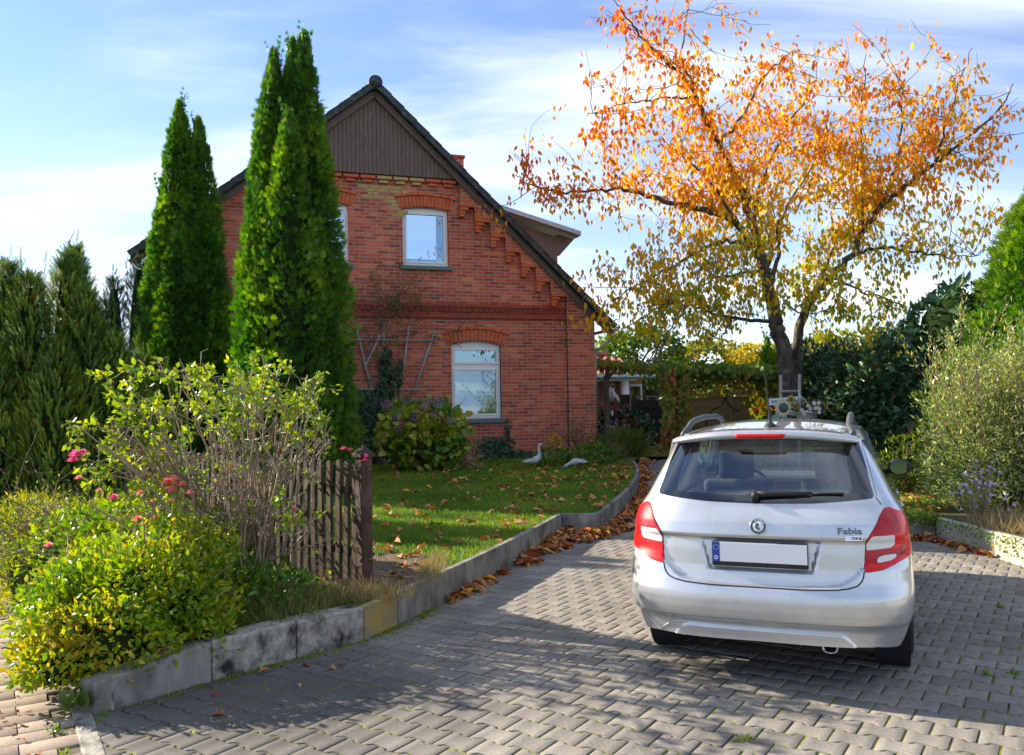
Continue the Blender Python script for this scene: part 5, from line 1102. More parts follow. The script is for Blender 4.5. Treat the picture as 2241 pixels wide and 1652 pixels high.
rep = 5; m = len(pp)*rep; P5 = np.repeat(pp, rep, 0)+rng.normal(0, .018, (m, 3)); D5 = np.repeat(dd, rep, 0)*.4+rnd_dirs(m, .1); v, f, a = scatter(OVAL, P5, D5, .05*(.7+.6*rng.random(m)), np.clip(rng.normal(.62, .22, m), 0, 1)); foliage('foliage', [(v, f, a)], L_rose, RB)
print('rose', m, len(out))
def bloom(p, r, mat, par, name='flower'):
    n = 26; a_ = np.arange(n)*2.4; t = np.linspace(.15, 1, n); d = np.stack([np.cos(a_)*t, np.sin(a_)*t, 1.15-t], 1); v, f, a = scatter(BROAD, np.tile(np.array(p), (n, 1)), d, r*(.75+.3*t), rng.random(n), np.tile([0, 0, 1.], (n, 1))); return foliage(name, [(v, f, a)], mat, par)
low = leafy('rose_bush', 'lower rose bush with coral pink flower clusters left of the tall bare canes', 'rose bush', (-3.0, 6.9, .2), [(0, 0, .42, .70, .5, .46), (.5, -.1, .32, .5, .45, .38), (-.55, .2, .35, .5, .5, .36)], 3800, OVAL, .055, L_rose, .5, .22, .4, .3, 60, twmat=G_rosecane)
c2 = lambda a_, b_: (.5696*a_, 711.3+.5696*b_)
for (a_, b_, r, mt) in [(295, 505, .075, P_pink), (280, 525, .055, P_pink), (318, 493, .045, P_pink), (303, 592, .04, P_coral), (380, 640, .035, P_coral), (437, 668, .05, P_pink), (418, 562, .03, P_coral), (640, 610, .06, P_coral), (668, 600, .06, P_coral), (700, 618, .05, P_coral), (625, 645, .06, P_coral), (655, 640, .06, P_coral), (730, 650, .045, P_coral), (540, 650, .04, P_coral), (590, 680, .035, P_coral), (668, 680, .035, P_pink), (600, 750, .055, P_coral), (530, 752, .05, P_coral), (207, 910, .045, P_coral), (188, 850, .04, P_coral)]:
    D_ = c2(a_, b_); Yp = 6.35 if b_ < 800 else 6.0; w3 = at(D_[0], D_[1], Yp); bloom(w3-np.array(low.location), r, mt, low)
for (a_, b_, r, mt) in [(1320, 478, .035, P_pink), (1345, 482, .03, P_pink), (1405, 508, .04, P_pink), (1402, 522, .035, P_pink), (1130, 708, .028, P_pink), (560, 580, .03, P_coral)]:
    D_ = c2(a_, b_); w3 = at(D_[0], D_[1], 6.75 if a_ > 1200 else 6.3); bloom(w3-RL, r, mt, RB)

# ---------- picket fence
M_picket = noisy('weathered_picket', (.030, .018, .012), (.09, .055, .038), 9, .85, .6, .01, vscale=(6, 6, .5), c3=(.07, .07, .035), s3=4)
M_post = noisy('brown_post', (.035, .018, .012), (.08, .042, .028), 7, .75, .5, .008, vscale=(5, 5, .5), c3=(.12, .085, .06), s3=5)
fd = np.array([-.68, .733]); fd /= np.linalg.norm(fd); fa = math.atan2(fd[1], fd[0]); FE = empty('picket_fence', (-1.2, 6.82, .25), fa, 'old dark brown picket fence with rounded tops behind the rose bush', 'fence')
def picket(x, h, tilt):
    bm = bmesh.new(); W, T_ = .075, .026; pr = [(-W/2, -.02), (W/2, -.02), (W/2, h-.035)]+[(W/2*math.cos(t), h-.035+.035*math.sin(t)) for t in np.linspace(.25, math.pi-.25, 6)]+[(-W/2, h-.035)]
    v1 = [bm.verts.new((x_, -T_/2, z_)) for x_, z_ in pr]; v2 = [bm.verts.new((x_, T_/2, z_)) for x_, z_ in pr]; bm.faces.new(v1); bm.faces.new(v2[::-1])
    for i in range(len(pr)): bm.faces.new([v1[i], v1[(i+1) % len(pr)], v2[(i+1) % len(pr)], v2[i]])
    bmesh.ops.transform(bm, matrix=Matrix.Translation((x, 0, 0)) @ Matrix.Rotation(tilt, 4, 'Y'), verts=bm.verts); return obj_bm('picket', bm, M_picket, FE, bevel=.007, seg=2)
for k in range(36): picket(  .14+k*.128, .985+rng.normal(0, .012), rng.normal(0, .014)-.03*(k < 4))
for z in (.25, .75): box('rail', (2.65, -.034, z), (5.2, .04, .07), M_picket, FE, bevel=.004)
for k, xx in enumerate((0, 2.75, 5.35)):
    bm = bmesh.new(); bm_box(bm, (xx, .0, .51), (.10, .10, 1.06)); p = obj_bm('post', bm, M_post, FE, bevel=.01)
    bm = bmesh.new(); bm_box(bm, (xx, 0, 1.045), (.135, .135, .03)); r_ = bmesh.ops.create_cone(bm, cap_ends=True, segments=4, radius1=.088, radius2=.006, depth=.065, matrix=Matrix.Translation((xx, 0, 1.092)) @ Matrix.Rotation(rad(45), 4, 'Z')); obj_bm('post_cap', bm, M_picket, p, bevel=.003)
    if k == 0:
        for z in (.22, .93): lathe('bolt', [(.001, .012), (.012, .011), (.016, .003), (.017, 0)], noisy('rusty_bolt', (.06, .04, .03), (.16, .13, .11), 60, .5, .2, .002, metallic=.5), p, 10, Matrix.Translation((xx-.051, -.02, z)) @ Matrix.Rotation(rad(-90), 4, 'Y')); lathe('bolt', [(.001, .012), (.012, .011), (.016, .003), (.017, 0)], M_picket, p, 10, Matrix.Translation((xx-.03, .051, z)) @ Matrix.Rotation(rad(-90), 4, 'X'))
FE.rotation_euler = (0, 0, fa)

# ---------- by the house: trellis, climber, ivy, hydrangea
HP0 = np.array([1.98, 20.5]); ha = rad(18)
def gpos(px_, py_, off=-.08):
    """world point on the gable plane (shifted by off towards the viewer)"""
    o = np.array([0, 0, HC]); d = cR2*(px_-1120.5)/K-cU2*(py_-826)/K+cF; Nn = np.array([-math.sin(ha), math.cos(ha), 0]); P0 = np.array([*HP0, 0])+Nn*off; return d*((P0-o)@Nn)/(d@Nn)+o
c4 = lambda a_, b_: (711.3+.298*a_, 601.9+.298*b_)
M_stick = noisy('grey_stick', (.24, .21, .20), (.42, .38, .36), 14, .9, .3, .004, vscale=(3, 3, .5))
TR = empty('wall_trellis', tuple(gpos(*c4(430, 1100))), 0, 'fan of grey wooden trellis sticks fixed to the brick gable wall', 'trellis'); TL = np.array(TR.location)
for i, q in enumerate([[(228, 365), (290, 640), (385, 1010)], [(405, 440), (300, 660), (290, 700)], [(428, 330), (435, 700), (432, 940)], [(615, 370), (575, 700), (538, 940)], [(805, 410), (720, 660), (650, 870)], [(140, 690), (230, 900), (330, 1140)], [(385, 1010), (375, 1200), (368, 1400)], [(130, 475), (800, 480)], [(130, 838), (740, 840)]]):
    tube_obj('stick', [(np.array([gpos(*c4(*z), -.06-.03*(i > 6)) for z in q])-TL,   .030 if i < 7 else .022)], M_stick, TR, 6)
CL = empty('climbing_rose', tuple(gpos(*c4(430, 1400))), 0, 'sparse climbing rose twigs with few leaves on the wall trellis', 'climbing plant'); CLc = np.array(CL.location); out = []; en = []
for a_, b_, n_, sp in ((560, 150, 26, .5), (520, 250, 18, .5), (300, 330, 8, .4), (780, 430, 10, .35), (300, 520, 8, .35), (450, 700, 8, .3), (200, 600, 6, .3)):
    for q in range(n_): grow(gpos(*c4(a_+rng.normal(0, 60), b_+rng.normal(0, 40)), -.12), np.array([rng.normal(0, 1), -.15, rng.normal(0, .8)]),    .55+.4*rng.random(), .008, 1, 6, -.01, .3, (1, 4), out, en, .5, .002)
out = [(p-CLc, r) for p, r in out]; V, F = tubes(out, 4, False); tri_mesh('twigs', V, F, G_twig, CL); pp = np.array([e[0] for e in en]); pp = pp[rng.random(len(pp)) < .30]; pp = np.repeat(pp, 3, 0)-CLc; m = len(pp); pp = pp+rng.normal(0, .04, (m, 3))-(0, .03, 0); v, f, a = scatter(OVAL, pp, rnd_dirs(m, -.2), .055, np.clip(rng.normal(.25, .25, m), 0, 1)); foliage('foliage', [(v, f, a)], L_rose, CL)
w3 = gpos(*c4(290, 308), -.15)-CLc; bloom(w3, .06, P_magenta, CL)
def ivy(nm, label, cat, patches, n, size, mat=None, off=-.10, tone=.4, cat2=None):
    c0_ = gpos(*c4(*patches[0][:2])); o = empty(nm, tuple(c0_), 0, label, cat); PP = []
    for a_, b_, sa, sb, wgt in patches:
        k = int(n*wgt)
        for q in range(k): PP.append(gpos(*c4(a_+np.clip(rng.normal(0, .5), -1, 1)*sa, b_+np.clip(rng.normal(0, .5), -1, 1)*sb), off-.12*rng.random()))
    P = np.array(PP)-c0_; m = len(P); v, f, a = scatter(BROAD, P, np.stack([rng.normal(0, .5, m), -.25+0*P[:, 0], -.8+rng.normal(0, .4, m)], 1), size*(.6+.8*rng.random(m)), np.clip(rng.normal(tone, .25, m), 0, 1), np.tile([0., -1, .3], (m, 1))+rng.normal(0, .4, (m, 3))); foliage('foliage', [(v, f, a)], mat or L_ivy, o); return o
ivy('ivy', 'dark ivy creeping up the gable wall between the trellis sticks', 'climbing plant', [(440, 850, 60, 60, .12), (450, 700, 40, 170, .12), (270, 1000, 150, 160, .30), (270, 1200, 170, 180, .34), (540, 720, 20, 90, .05), (350, 900, 90, 60, .07)], 3000, .09)
ivy('ivy', 'dark ivy along the foot of the wall right of the hydrangea', 'climbing plant', [(1250, 1270, 130, 80, .5), (1180, 1380, 60, 50, .15), (1450, 1330, 120, 50, .25), (1340, 1150, 14, 100, .05), (1560, 1370, 70, 30, .05)], 1000, .08)
hz_ = at(*c4(725, 1430), 17.2)
HD = leafy('hydrangea', 'large hydrangea with faded purple flower heads under the ground floor window', 'shrub', (hz_[0], 17.2, .44), [(0, 0, .75, .80, .6, .58), (-.35, -.05, .85, .5, .5, .5), (.35, 0, .8, .5, .5, .5), (0, -.1, .45, .8, .5, .4)], 1700, BROAD, .16, L_hyd, .68, .25, .2, .8, 60, tlen=.9)
HL = np.array(HD.location)
def ball(nm, p, r, mat, par, n=90, tone=None, T=OVAL, s=.35):
    d = rnd_dirs(n); tn = np.clip((rng.random() if tone is None else tone)+rng.normal(0, .15, n), 0, 1); v, f, a = scatter(T, np.asarray(p)+d*r*.8*np.array([1, 1, .8]), d+rnd_dirs(n)*1.2, r*s, tn, d); return foliage(nm, [(v, f, a)], mat, par)
for i, (a_, b_) in enumerate([(450, 945), (480, 960), (580, 985), (655, 1035), (595, 1085), (690, 940), (730, 960), (790, 935), (760, 1030), (812, 1022), (860, 1000), (942, 1020), (920, 1065), (810, 1085), (700, 1090), (530, 1030), (695, 1258), (870, 965), (838, 925), (600, 930), (780, 968), (555, 1128)]):
    D_ = c4(a_, b_); w3 = at(D_[0], D_[1], 16.75+.25*(i % 3)); ball('flower_head', w3-HL, .10+.02*rng.random(), P_hyd, HD, 80, .15 if i in (3, 4, 16) else (.9 if i in (13, 14) else .5))

# ---------- geese
M_goose = noisy('white_goose', (.48, .48, .50), (.66, .66, .68), 20, .7, .3, .005, c3=(.30, .30, .32), s3=9)
M_bill = plain('goose_bill', (.45, .18, .06), .6)
def goose(label, loc, rz, path, rads, bill, eye, feet):
    o = empty('garden_goose', loc, rz, label, 'garden figure', 'white garden geese'); rg = []
    Pt = np.array(path, float); T_ = np.gradient(Pt, axis=0); T_ /= np.linalg.norm(T_, axis=1)[:, None]
    for p, t, (ra, rb) in zip(Pt, T_, rads):
        s_ = np.array([0, 1., 0]); u = np.cross(t, s_); rg.append(np.array([p+s_*ra*math.cos(a_)+u*rb*math.sin(a_) for a_ in np.arange(14)*2*math.pi/14]))
    V, F = loft(rg); b_ = tri_mesh('body', V, F, M_goose, o, True); m_ = b_.modifiers.new('s', 'SUBSURF'); m_.levels = 1; m_.render_levels = 1
    tube_obj('bill', [(np.array(bill, float), np.array([.017, .013, .004]))], M_bill, o, 8)
    for sg in (1, -1):
        lathe('eye', [(.001, .004), (.004, .003), (.005, 0)], M_dark, o, 8, Matrix.Translation((eye[0], sg*eye[1], eye[2])) @ Matrix.Rotation(rad(-90*sg), 4, 'X'))
        tube_obj('foot', [(np.array([(feet, sg*.035, .08), (feet+.005, sg*.035, .01), (feet+.05, sg*.04, .005)]), np.array([.010, .010, .014]))], M_bill, o, 6)
        # folded wing
        wv, wf, wa = scatter(LEAF, np.array([(feet+.05-.05*k, sg*(.078-.008*k), .20-.01*k) for k in range(4)]), np.array([(-1, sg*.03, -.25)]*4), .15, np.zeros(4), np.array([(0, sg, .2)]*4)); tri_mesh('wing', wv, wf, M_goose, o, True)
    return o
gl = at(1173, 1022, 17.1)
goose('white goose figure standing upright with its long neck raised', (gl[0], 17.1, .46), rad(-12), [(-.16, 0, .10), (-.13, 0, .12), (-.06, 0, .15), (.01, 0, .18), (.06, 0, .22), (.075, 0, .28), (.065, 0, .35), (.06, 0, .42), (.07, 0, .465), (.10, 0, .485), (.125, 0, .483)], [(.01, .01), (.035, .03), (.078, .068), (.082, .078), (.062, .06), (.036, .036), (.026, .026), (.025, .025), (.032, .03), (.028, .026), (.015, .014)], [(.12, 0, .482), (.15, 0, .478), (.185, 0, .47)], (.09, .03, .492), -.02)
gl = at(1256, 1022, 16.9)
goose('white goose figure bending down to graze with its beak in the grass', (gl[0], 16.9, .45), rad(168), [(-.17, 0, .17), (-.14, 0, .165), (-.07, 0, .15), (0, 0, .135), (.05, 0, .12), (.10, 0, .10), (.15, 0, .075), (.19, 0, .052), (.215, 0, .04)], [(.008, .008), (.035, .03), (.068, .062), (.072, .066), (.05, .048), (.03, .03), (.026, .026), (.028, .028), (.012, .012)], [(.21, 0, .042), (.235, 0, .03), (.26, 0, .015)], (.19, .028, .062), -.03)

# ================================================================== BACK GARDEN
c6 = lambda a_, b_: (1258.4+.2686*a_, 738.6+.2686*b_)      # tracing coordinates of the back garden
M_gwood = noisy('grey_wood', (.10, .085, .075), (.22, .19, .17), 10, .85, .5, .006, vscale=(4, 4, .5), c3=(.08, .09, .05), s3=4)
M_bwood = noisy('black_wood', (.010, .009, .009), (.03, .027, .026), 10, .7, .4, .006, vscale=(1, 1, 5))
M_owood = noisy('green_brown_wood', (.17, .14, .07), (.36, .28, .15), 12, .85, .5, .005, vscale=(.6, .6, 5))
M_white = noisy('white_paint', (.62, .64, .68), (.76, .78, .82), 8, .6, .1, .002)
def W(a_, b_, Y): return at(*c6(a_, b_), Y)
# outbuilding with tiled roof
M_rtile = noisy('red_clay_tile', (.20, .07, .045), (.46, .17, .10), 7, .75, .4, .01, c3=(.16, .12, .10), s3=4)
M_orange = noisy('orange_panel', (.50, .15, .03), (.62, .20, .04), 5, .7, .2, .004)
M_brick3 = brick_mat('outbuilding_brick', [(0, (.18, .04, .03)), (.5, (.32, .075, .045)), (1, (.42, .11, .06))], W=.26)
YB = 27.5; xl = W(60, 600, YB)[0]-2.5; xr = W(448, 500, YB)[0]; zt = W(300, 330, YB)[2]
OB = empty('garden_outbuilding', ((xl+xr)/2, YB, .5), 0, 'low red brick outbuilding with clay tiled roof, white post and gutter behind the house', 'outbuilding')
def inb(*p): return Vector(p)-OB.location
def boxw(name, c, s, mat, par, root, R=None, bevel=0): return box(name, tuple(Vector(c)-root.location), s, mat, par, R, bevel)
boxw('wall', ((xl+xr)/2, YB+1.5, (zt+.4)/2), (xr-xl, 3, zt-.4), M_brick3, OB, OB)
xo0, xo1 = xr, W(548, 500, YB+.6)[0]
boxw('orange_wall', ((xo0+xo1)/2, YB+1.5, (zt+.5)/2), (xo1-xo0-.004, 1.8, zt-.5), M_orange, OB, OB)
wf = boxw('window', ((xo0+xo1)/2+.02, YB+.59, 1.95), (xo1-xo0-.04, .05, .95), M_white, OB, OB); boxw('pane', ((xo0+xo1)/2+.02, YB+.56, 1.95), (xo1-xo0-.16, .02, .80), plain('dark_pane', (.05, .07, .02), .08, 0, .8, 1), wf, OB); boxw('glazing_bar', ((xo0+xo1)/2+.04, YB+.545, 1.95), (.05, .02, .80), M_dark, wf, OB)
# roof slope with ribs of pantiles, hip falling to the right
zr = 3.47; yr = YB+2.3; ex1 = W(600, 300, YB-.5)[0]; rx1 = W(315, 150, yr)[0]
V = []; F = []
nx, ny = 90, 24
for j in range(ny):
    t = j/(ny-1); y = YB-.5+(yr-YB+.5)*t; z = zt+.12+(zr-zt-.12)*t; xe = ex1+(rx1-ex1)*t
    for i in range(nx):
        x = xl+(xe-xl)*i/(nx-1); V.append((x, y, z+.035*math.sin(x*2*math.pi/.23)+.02*((j % 2))))
for j in range(ny-1):
    for i in range(nx-1): a_ = j*nx+i; F += [(a_, a_+1, a_+nx+1), (a_, a_+nx+1, a_+nx)]
b0 = len(V); 
for j in range(ny):
    t = j/(ny-1); V.append((ex1+(rx1-ex1)*t, YB-.5+(yr-YB+.5)*t, zt+.12+(zr-zt-.12)*t)); 
V.append((ex1, yr+2, zt+.12)); 
for j in range(ny-1): F.append((b0+j, b0+ny, b0+j+1))
rf2 = tri_mesh('roof', np.array(V)-np.array(OB.location), F, M_rtile, OB, False)
tube_obj('ridge_tiles', [(np.array([inb(xl+.3*k, yr, zr+.05+.03*(k % 2)) for k in range(int((rx1-xl)/.3)+1)]), .11)], M_rtile, rf2, 8)
tube_obj('gutter', [(np.array([inb(xl, YB-.58, zt+.02), inb(ex1+.5, YB-.58, zt+.02)]), .075)], M_zinc, OB, 10)
boxw('beam', ((xl+W(505, 345, YB-.3)[0])/2, YB-.3, W(300, 346, YB)[2]), (W(505, 345, YB-.3)[0]-xl, .12, .10), M_white, OB, OB)
px0 = W(408, 500, YB-.3)[0]; tube_obj('post', [(np.array([inb(px0, YB-.3, .4), inb(px0, YB-.3, W(400, 350, YB)[2])]), .135)], M_white, OB, 16)
p0, p1 = W(270, 400, YB-.3), W(392, 560, YB-.3); tube_obj('brace', [(np.array([inb(*p0), inb(*p1)]), .07)], M_white, OB, 4, False)

# dark garden gate and fence piece
YG = 25.3
GT = empty('garden_gate', (W(617, 800, YG)[0], YG, .5), 0, 'black board gate closing the garden path beside the outbuilding', 'gate')
x0, x1 = W(508, 600, YG)[0], W(740, 600, YG)[0]; zg = W(600, 480, YG)[2]
bm = bmesh.new(); z = .56; k = 0
while z < zg-.05: bm_box(bm, ((x0+x1)/2-GT.location.x, -.03*(k % 2), z-.5), (x1-x0, .025, .135), Matrix.Rotation(rad(6), 3, 'X')); z += .125; k += 1
obj_bm('board_panel', bm, M_bwood, GT, bevel=.004)
boxw('top_rail', ((x0+x1)/2, YG-.01, zg), (x1-x0+.02, .07, .05), M_gwood, GT, GT); boxw('post', (x0-.12, YG, (zg+.45)/2), (.09, .09, zg-.35), M_bwood, GT, GT); boxw('post', (x0-.34, YG+.2, (zg+.45)/2), (.30, .04, zg-.30), M_bwood, GT, GT)
boxw('post', (x1+.06, YG, (zg+.45)/2), (.09, .09, zg-.35), M_bwood, GT, GT)

# trellis panel at the house corner
YT = 21.9
LP = empty('lattice_panel', (W(200, 800, YT)[0], YT, .5), 0, 'narrow weathered lattice panel with a tall post at the right corner of the house', 'trellis')
xa, xb = W(158, 600, YT)[0], W(245, 600, YT)[0]; zl = W(200, 310, YT)[2]
for xx, wd, zz_ in ((xa, .05, zl), (xb, .05, zl), (W(262, 600, YT)[0]+.02, .10, W(250, 240, YT)[2])): boxw('post', (xx, YT, (zz_+.45)/2), (wd, .09 if wd > .06 else .04, zz_-.45), M_gwood, LP, LP, bevel=.005)
z = .55
while z < zl-.1:
    w_ = xb-xa; boxw('slat', ((xa+xb)/2, YT-.012, z+w_*.35), (math.hypot(w_, w_*.75), .012, .035), M_gwood, LP, LP, Matrix.Rotation(-math.atan(.75), 3, 'Y')); boxw('slat', ((xa+xb)/2, YT+.012, z+w_*.35+.1), (math.hypot(w_, w_*.75), .012, .035), M_gwood, LP, LP, Matrix.Rotation(math.atan(.75), 3, 'Y')); z += .235
# wind chime
wc = W(298, 395, 21.4); WC = empty('wind_chime', tuple(wc), 0, 'wind chime with pale wooden tubes hanging beside the white post', 'wind chime')
lathe('cap', [(.001, .07), (.05, .06), (.085, .03), (.09, 0), (.085, -.015), (.001, -.015)], M_gwood, WC, 14)
for k in range(6):
    a_ = k*1.05; tube_obj('tube', [(np.array([(.055*math.cos(a_), .055*math.sin(a_), -.05), (.06*math.cos(a_), .055*math.sin(a_), -.30-.05*(k % 3))]), .012)], M_white, WC, 8)
tube_obj('cord', [(np.array([(0, 0, .07), (0, 0, .45)]), .003), (np.array([(0, 0, 0), (0, 0, -.62)]), .003)], M_gwood, WC, 4); slab('wind_sail', [(-.02, -.62), (.02, -.62), (.025, -.72), (0, -.76), (-.025, -.72)], -.002, .002, M_white, WC, (), GM)

# pergola with vines
YP = 21.2
PG = empty('pergola', (W(800, 800, YP)[0], YP, .5), 0, 'wooden pergola beams and posts overgrown with red and green vine', 'pergola')
zb1 = W(900, 250, YP)[2]
for a_, wd in ((775, .09), (880, .08)): xx = W(a_, 500, YP)[0]; boxw('post', (xx, YP, (zb1+.45)/2), (wd, wd, zb1-.45), M_gwood, PG, PG, bevel=.005)
xx = W(1500, 500, 22.4)[0]; boxw('post', (xx, 22.4, (zb1+.45)/2), (.09, .09, zb1-.35), M_gwood, PG, PG, bevel=.005)
pa, pb = W(150, 205, 22.2), W(760, 245, YP); tube_obj('beam', [(np.array([pa, pb])-np.array(PG.location), .045)], M_gwood, PG, 4, False)
pa, pb = W(740, 250, YP), W(1700, 290, 22.0); tube_obj('beam', [(np.array([pa, pb])-np.array(PG.location), .07)], M_gwood, PG, 4, False)
pa, pb = W(740, 225, YP+.8), W(1690, 262, 23.2); tube_obj('beam', [(np.array([pa, pb])-np.array(PG.location), .06)], M_gwood, PG, 4, False)
pa, pb = W(345, 245, 21.8), W(262, 330, 21.8); tube_obj('brace', [(np.array([pa, pb])-np.array(PG.location), .045)], M_gwood, PG, 4, False)
def vine(label, pts, n, size, tone, spread, depth=.18, nm='vine', cat='climbing plant', mat=None, T=BROAD):
    """leaves hanging around a polyline given by world points"""
    Wp = np.array(pts); o = empty(nm, tuple(Wp[0]), 0, label, cat); L_ = np.r_[0, np.cumsum(np.linalg.norm(np.diff(Wp, axis=0), axis=1))]; s_ = rng.random(n)*L_[-1]; P = np.stack([np.interp(s_, L_, Wp[:, c]) for c in range(3)], 1)
    P = P+rng.normal(0, 1, (n, 3))*np.array([spread, depth, spread*.8]); P[:, 2] = np.maximum(P[:, 2], .5); m = n; d = np.stack([rng.normal(0, .5, m), -.3+rng.normal(0, .3, m), -1+rng.normal(0, .3, m)], 1); tn = np.clip(tone+.3*vnoise(P, 2.2, 4)+rng.normal(0, .16, m), 0, 1)
    v, f, a = scatter(T, P-Wp[0], d, size*(.6+.7*rng.random(m)), tn, np.tile([-.2, -1, .4], (m, 1))+rng.normal(0, .35, (m, 3))); foliage('foliage', [(v, f, a)], mat or L_vine, o)
    st_ = []; 
    for q in range(14):
        ti = np.linspace(0, 1, 14); Q = np.stack([np.interp(ti*L_[-1], L_, Wp[:, c]) for c in range(3)], 1)+rng.normal(0, .35, 3)*np.array([spread, depth, spread]); Q += rng.normal(0, .02, Q.shape); st_.append((Q-Wp[0], .007))
    V, F = tubes(st_, 4, False); tri_mesh('stems', V, F, G_twig, o); return o
vine('dense red and green vine hanging down the left pergola post beside the black gate', [W(775, 860, YP), W(770, 500, YP), W(775, 250, YP)], 950, .13, .62, .10)
vine('green and brown vine hanging down the second pergola post', [W(885, 820, YP), W(880, 500, YP), W(890, 270, YP)], 750, .13, .38, .09)
vine('vine leaves draped over the long pergola beam above the lattice', [W(720, 235, YP), W(1100, 250, YP+.3), W(1400, 265, 21.8), W(1690, 280, 22)], 2200, .14, .22, .10)
vine('vine curtain hanging below the pergola beam in front of the lattice', [W(930, 330, 21.6), W(1200, 340, 21.8), W(1480, 330, 22)], 280, .14, .25, .18)
vine('vine with reddish leaves on the right pergola post beside the cherry trunk', [W(1520, 640, 22.1), W(1530, 450, 22.1), W(1560, 290, 22.1)], 900, .13, .45, .15)
vine('thin vine along the pergola beam that runs to the house corner', [W(20, 205, 21.2), W(160, 205, 22.0), W(400, 225, 21.8), W(740, 245, YP)], 900, .11, .5, .09)
# fence panel behind the pergola
YF = 22.9
FP = empty('garden_fence_panel', (W(1200, 600, YF)[0], YF, .5), 0, 'wooden fence panel of horizontal boards with diamond lattice on top behind the pergola', 'fence'); xa, xb = W(900, 600, YF)[0], W(1600, 600, YF)[0]; z1 = W(1200, 462, YF)[2]; z2 = W(1200, 330, YF)[2]
bm = bmesh.new(); z = .6; k = 0
while z < z1-.02: bm_box(bm, ((xa+xb)/2-FP.location.x, .02*(k % 2), z-.5), (xb-xa, .018, .145), Matrix.Rotation(rad(5), 3, 'X')); z += .135; k += 1
obj_bm('board_panel', bm, M_owood, FP, bevel=.003)
for a_ in (xa, (xa+xb)/2+.05, xb): boxw('post', (a_, YF-.02, (z2+.5)/2), (.08, .08, z2-.5), M_owood, FP, FP)
for z in (z1, z2): boxw('rail', ((xa+xb)/2, YF-.03, z), (xb-xa, .05, .06), M_owood, FP, FP)
hgt_ = z2-z1; nL = int((xb-xa)/.13); bm = bmesh.new()
for k in range(-4, nL+1):
    for s_, dy_ in ((1, .0), (-1, .012)):
        xm = xa+.13*k+hgt_/2+.06
        if xm-hgt_/2 > xa-.02 and xm+hgt_/2 < xb+.02: bm_box(bm, (xm-FP.location.x, dy_, (z1+z2)/2-.5), (.028, .010, hgt_*1.38), Matrix.Rotation(s_*rad(45), 3, 'Y'))
obj_bm('lattice', bm, M_owood, FP)
# iron plant hook on the panel
hk = empty('iron_hook', tuple(W(1225, 470, 22.7)), 0, 'black curved iron hook on the fence panel', 'garden decoration'); h0 = np.array(hk.location)
tube_obj('rod', [(np.array([W(*q, 22.7) for q in [(1225, 470), (1228, 500), (1180, 560), (1120, 590), (1080, 640), (1068, 720)]])-h0, .016), (np.array([W(*q, 22.7) for q in [(1228, 500), (1260, 555), (1300, 590), (1340, 600)]])-h0, .016), (np.array([W(1220+22*math.cos(t), 478+20*math.sin(t), 22.7) for t in np.linspace(0, 6.28, 16)])-h0, .012)], M_bwood, hk, 6)
# plants in front of the gate
g = W(400, 830, 22.5)
rh = leafy('hydrangea', 'dark hydrangea with dusky red flower heads in front of the black gate', 'shrub', (W(420, 700, 22.6)[0], 22.6, .5), [(0, 0, .55, .5, .4, .55), (-.35, 0, .45, .4, .4, .5), (.3, .0, .5, .4, .3, .5), (-.5, .1, .7, .4, .3, .5)], 1300, BROAD, .12, L_laurel, .6, .25, .2, .7, 20, core=.7); rl = np.array(rh.location)
for (a_, b_) in [(285, 578), (340, 535), (335, 578), (423, 547), (335, 662), (390, 632), (406, 690), (490, 675), (513, 690), (280, 600), (335, 720)]: ball('flower_head', W(a_, b_, 22.1)-rl, .075+.02*rng.random(), P_magenta, rh, 60)
def asters(label, c, sx, sz, n, r, stems=True, depth=.15, h=.5):
    o = empty('aster', (c[0], c[1], c[2]-h), 0, label, 'flower'); L = np.array(o.location); P = np.array(c)+rng.normal(0, 1, (n, 3))*np.array([sx, depth, sz]); ang_ = []
    V = []; F = []; 
    dd = np.tile([0, -1, .5], (n, 1))+rng.normal(0, .35, (n, 3)); parts = []
    for k in range(9):
        a_ = k*2*math.pi/9; s_, u_, f_ = frame_of((0, -1, .5)); dv = s_*math.cos(a_)+u_*math.sin(a_); v, f, a = scatter(SLIM, P-L, np.tile(dv, (n, 1))+rng.normal(0, .15, (n, 3)), r*(.8+.4*rng.random(n)), np.clip(rng.normal(.6, .2, n), 0, 1), dd); parts.append((v, f, a))
    foliage('petals', parts, P_asterm, o)
    st_ = [(np.array([(p-L)*np.array([.15, .3, 0])+(0, 0, 0), (p-L)*np.array([.7, .7, .6]), p-L]), .003) for p in P]; V, F = tubes(st_, 4, False); tri_mesh('stems', V, F, G_rosecane, o)
    m = n*9; v, f, a = scatter(SLIM, (P.repeat(9, 0)-L)*np.array([.8, .9, 1])*(rng.random((m, 1))**.5*.9)+rng.normal(0, .02, (m, 3)), rnd_dirs(m, .4), .045, rng.random(m)); foliage('foliage', [(v, f, a)], L_rose, o); return o
asters('small purple asters at the foot of the lattice panel near the gate', W(335, 755, 21.6), .16, .12, 60, .028)
aw = at(2150, 1070, 9.75); asters('lilac aster clump in front of the silvery shrub above the right wall', (aw[0], 9.85, aw[2]), .15, .16, 75, .026, h=max(.3, aw[2]-.26))

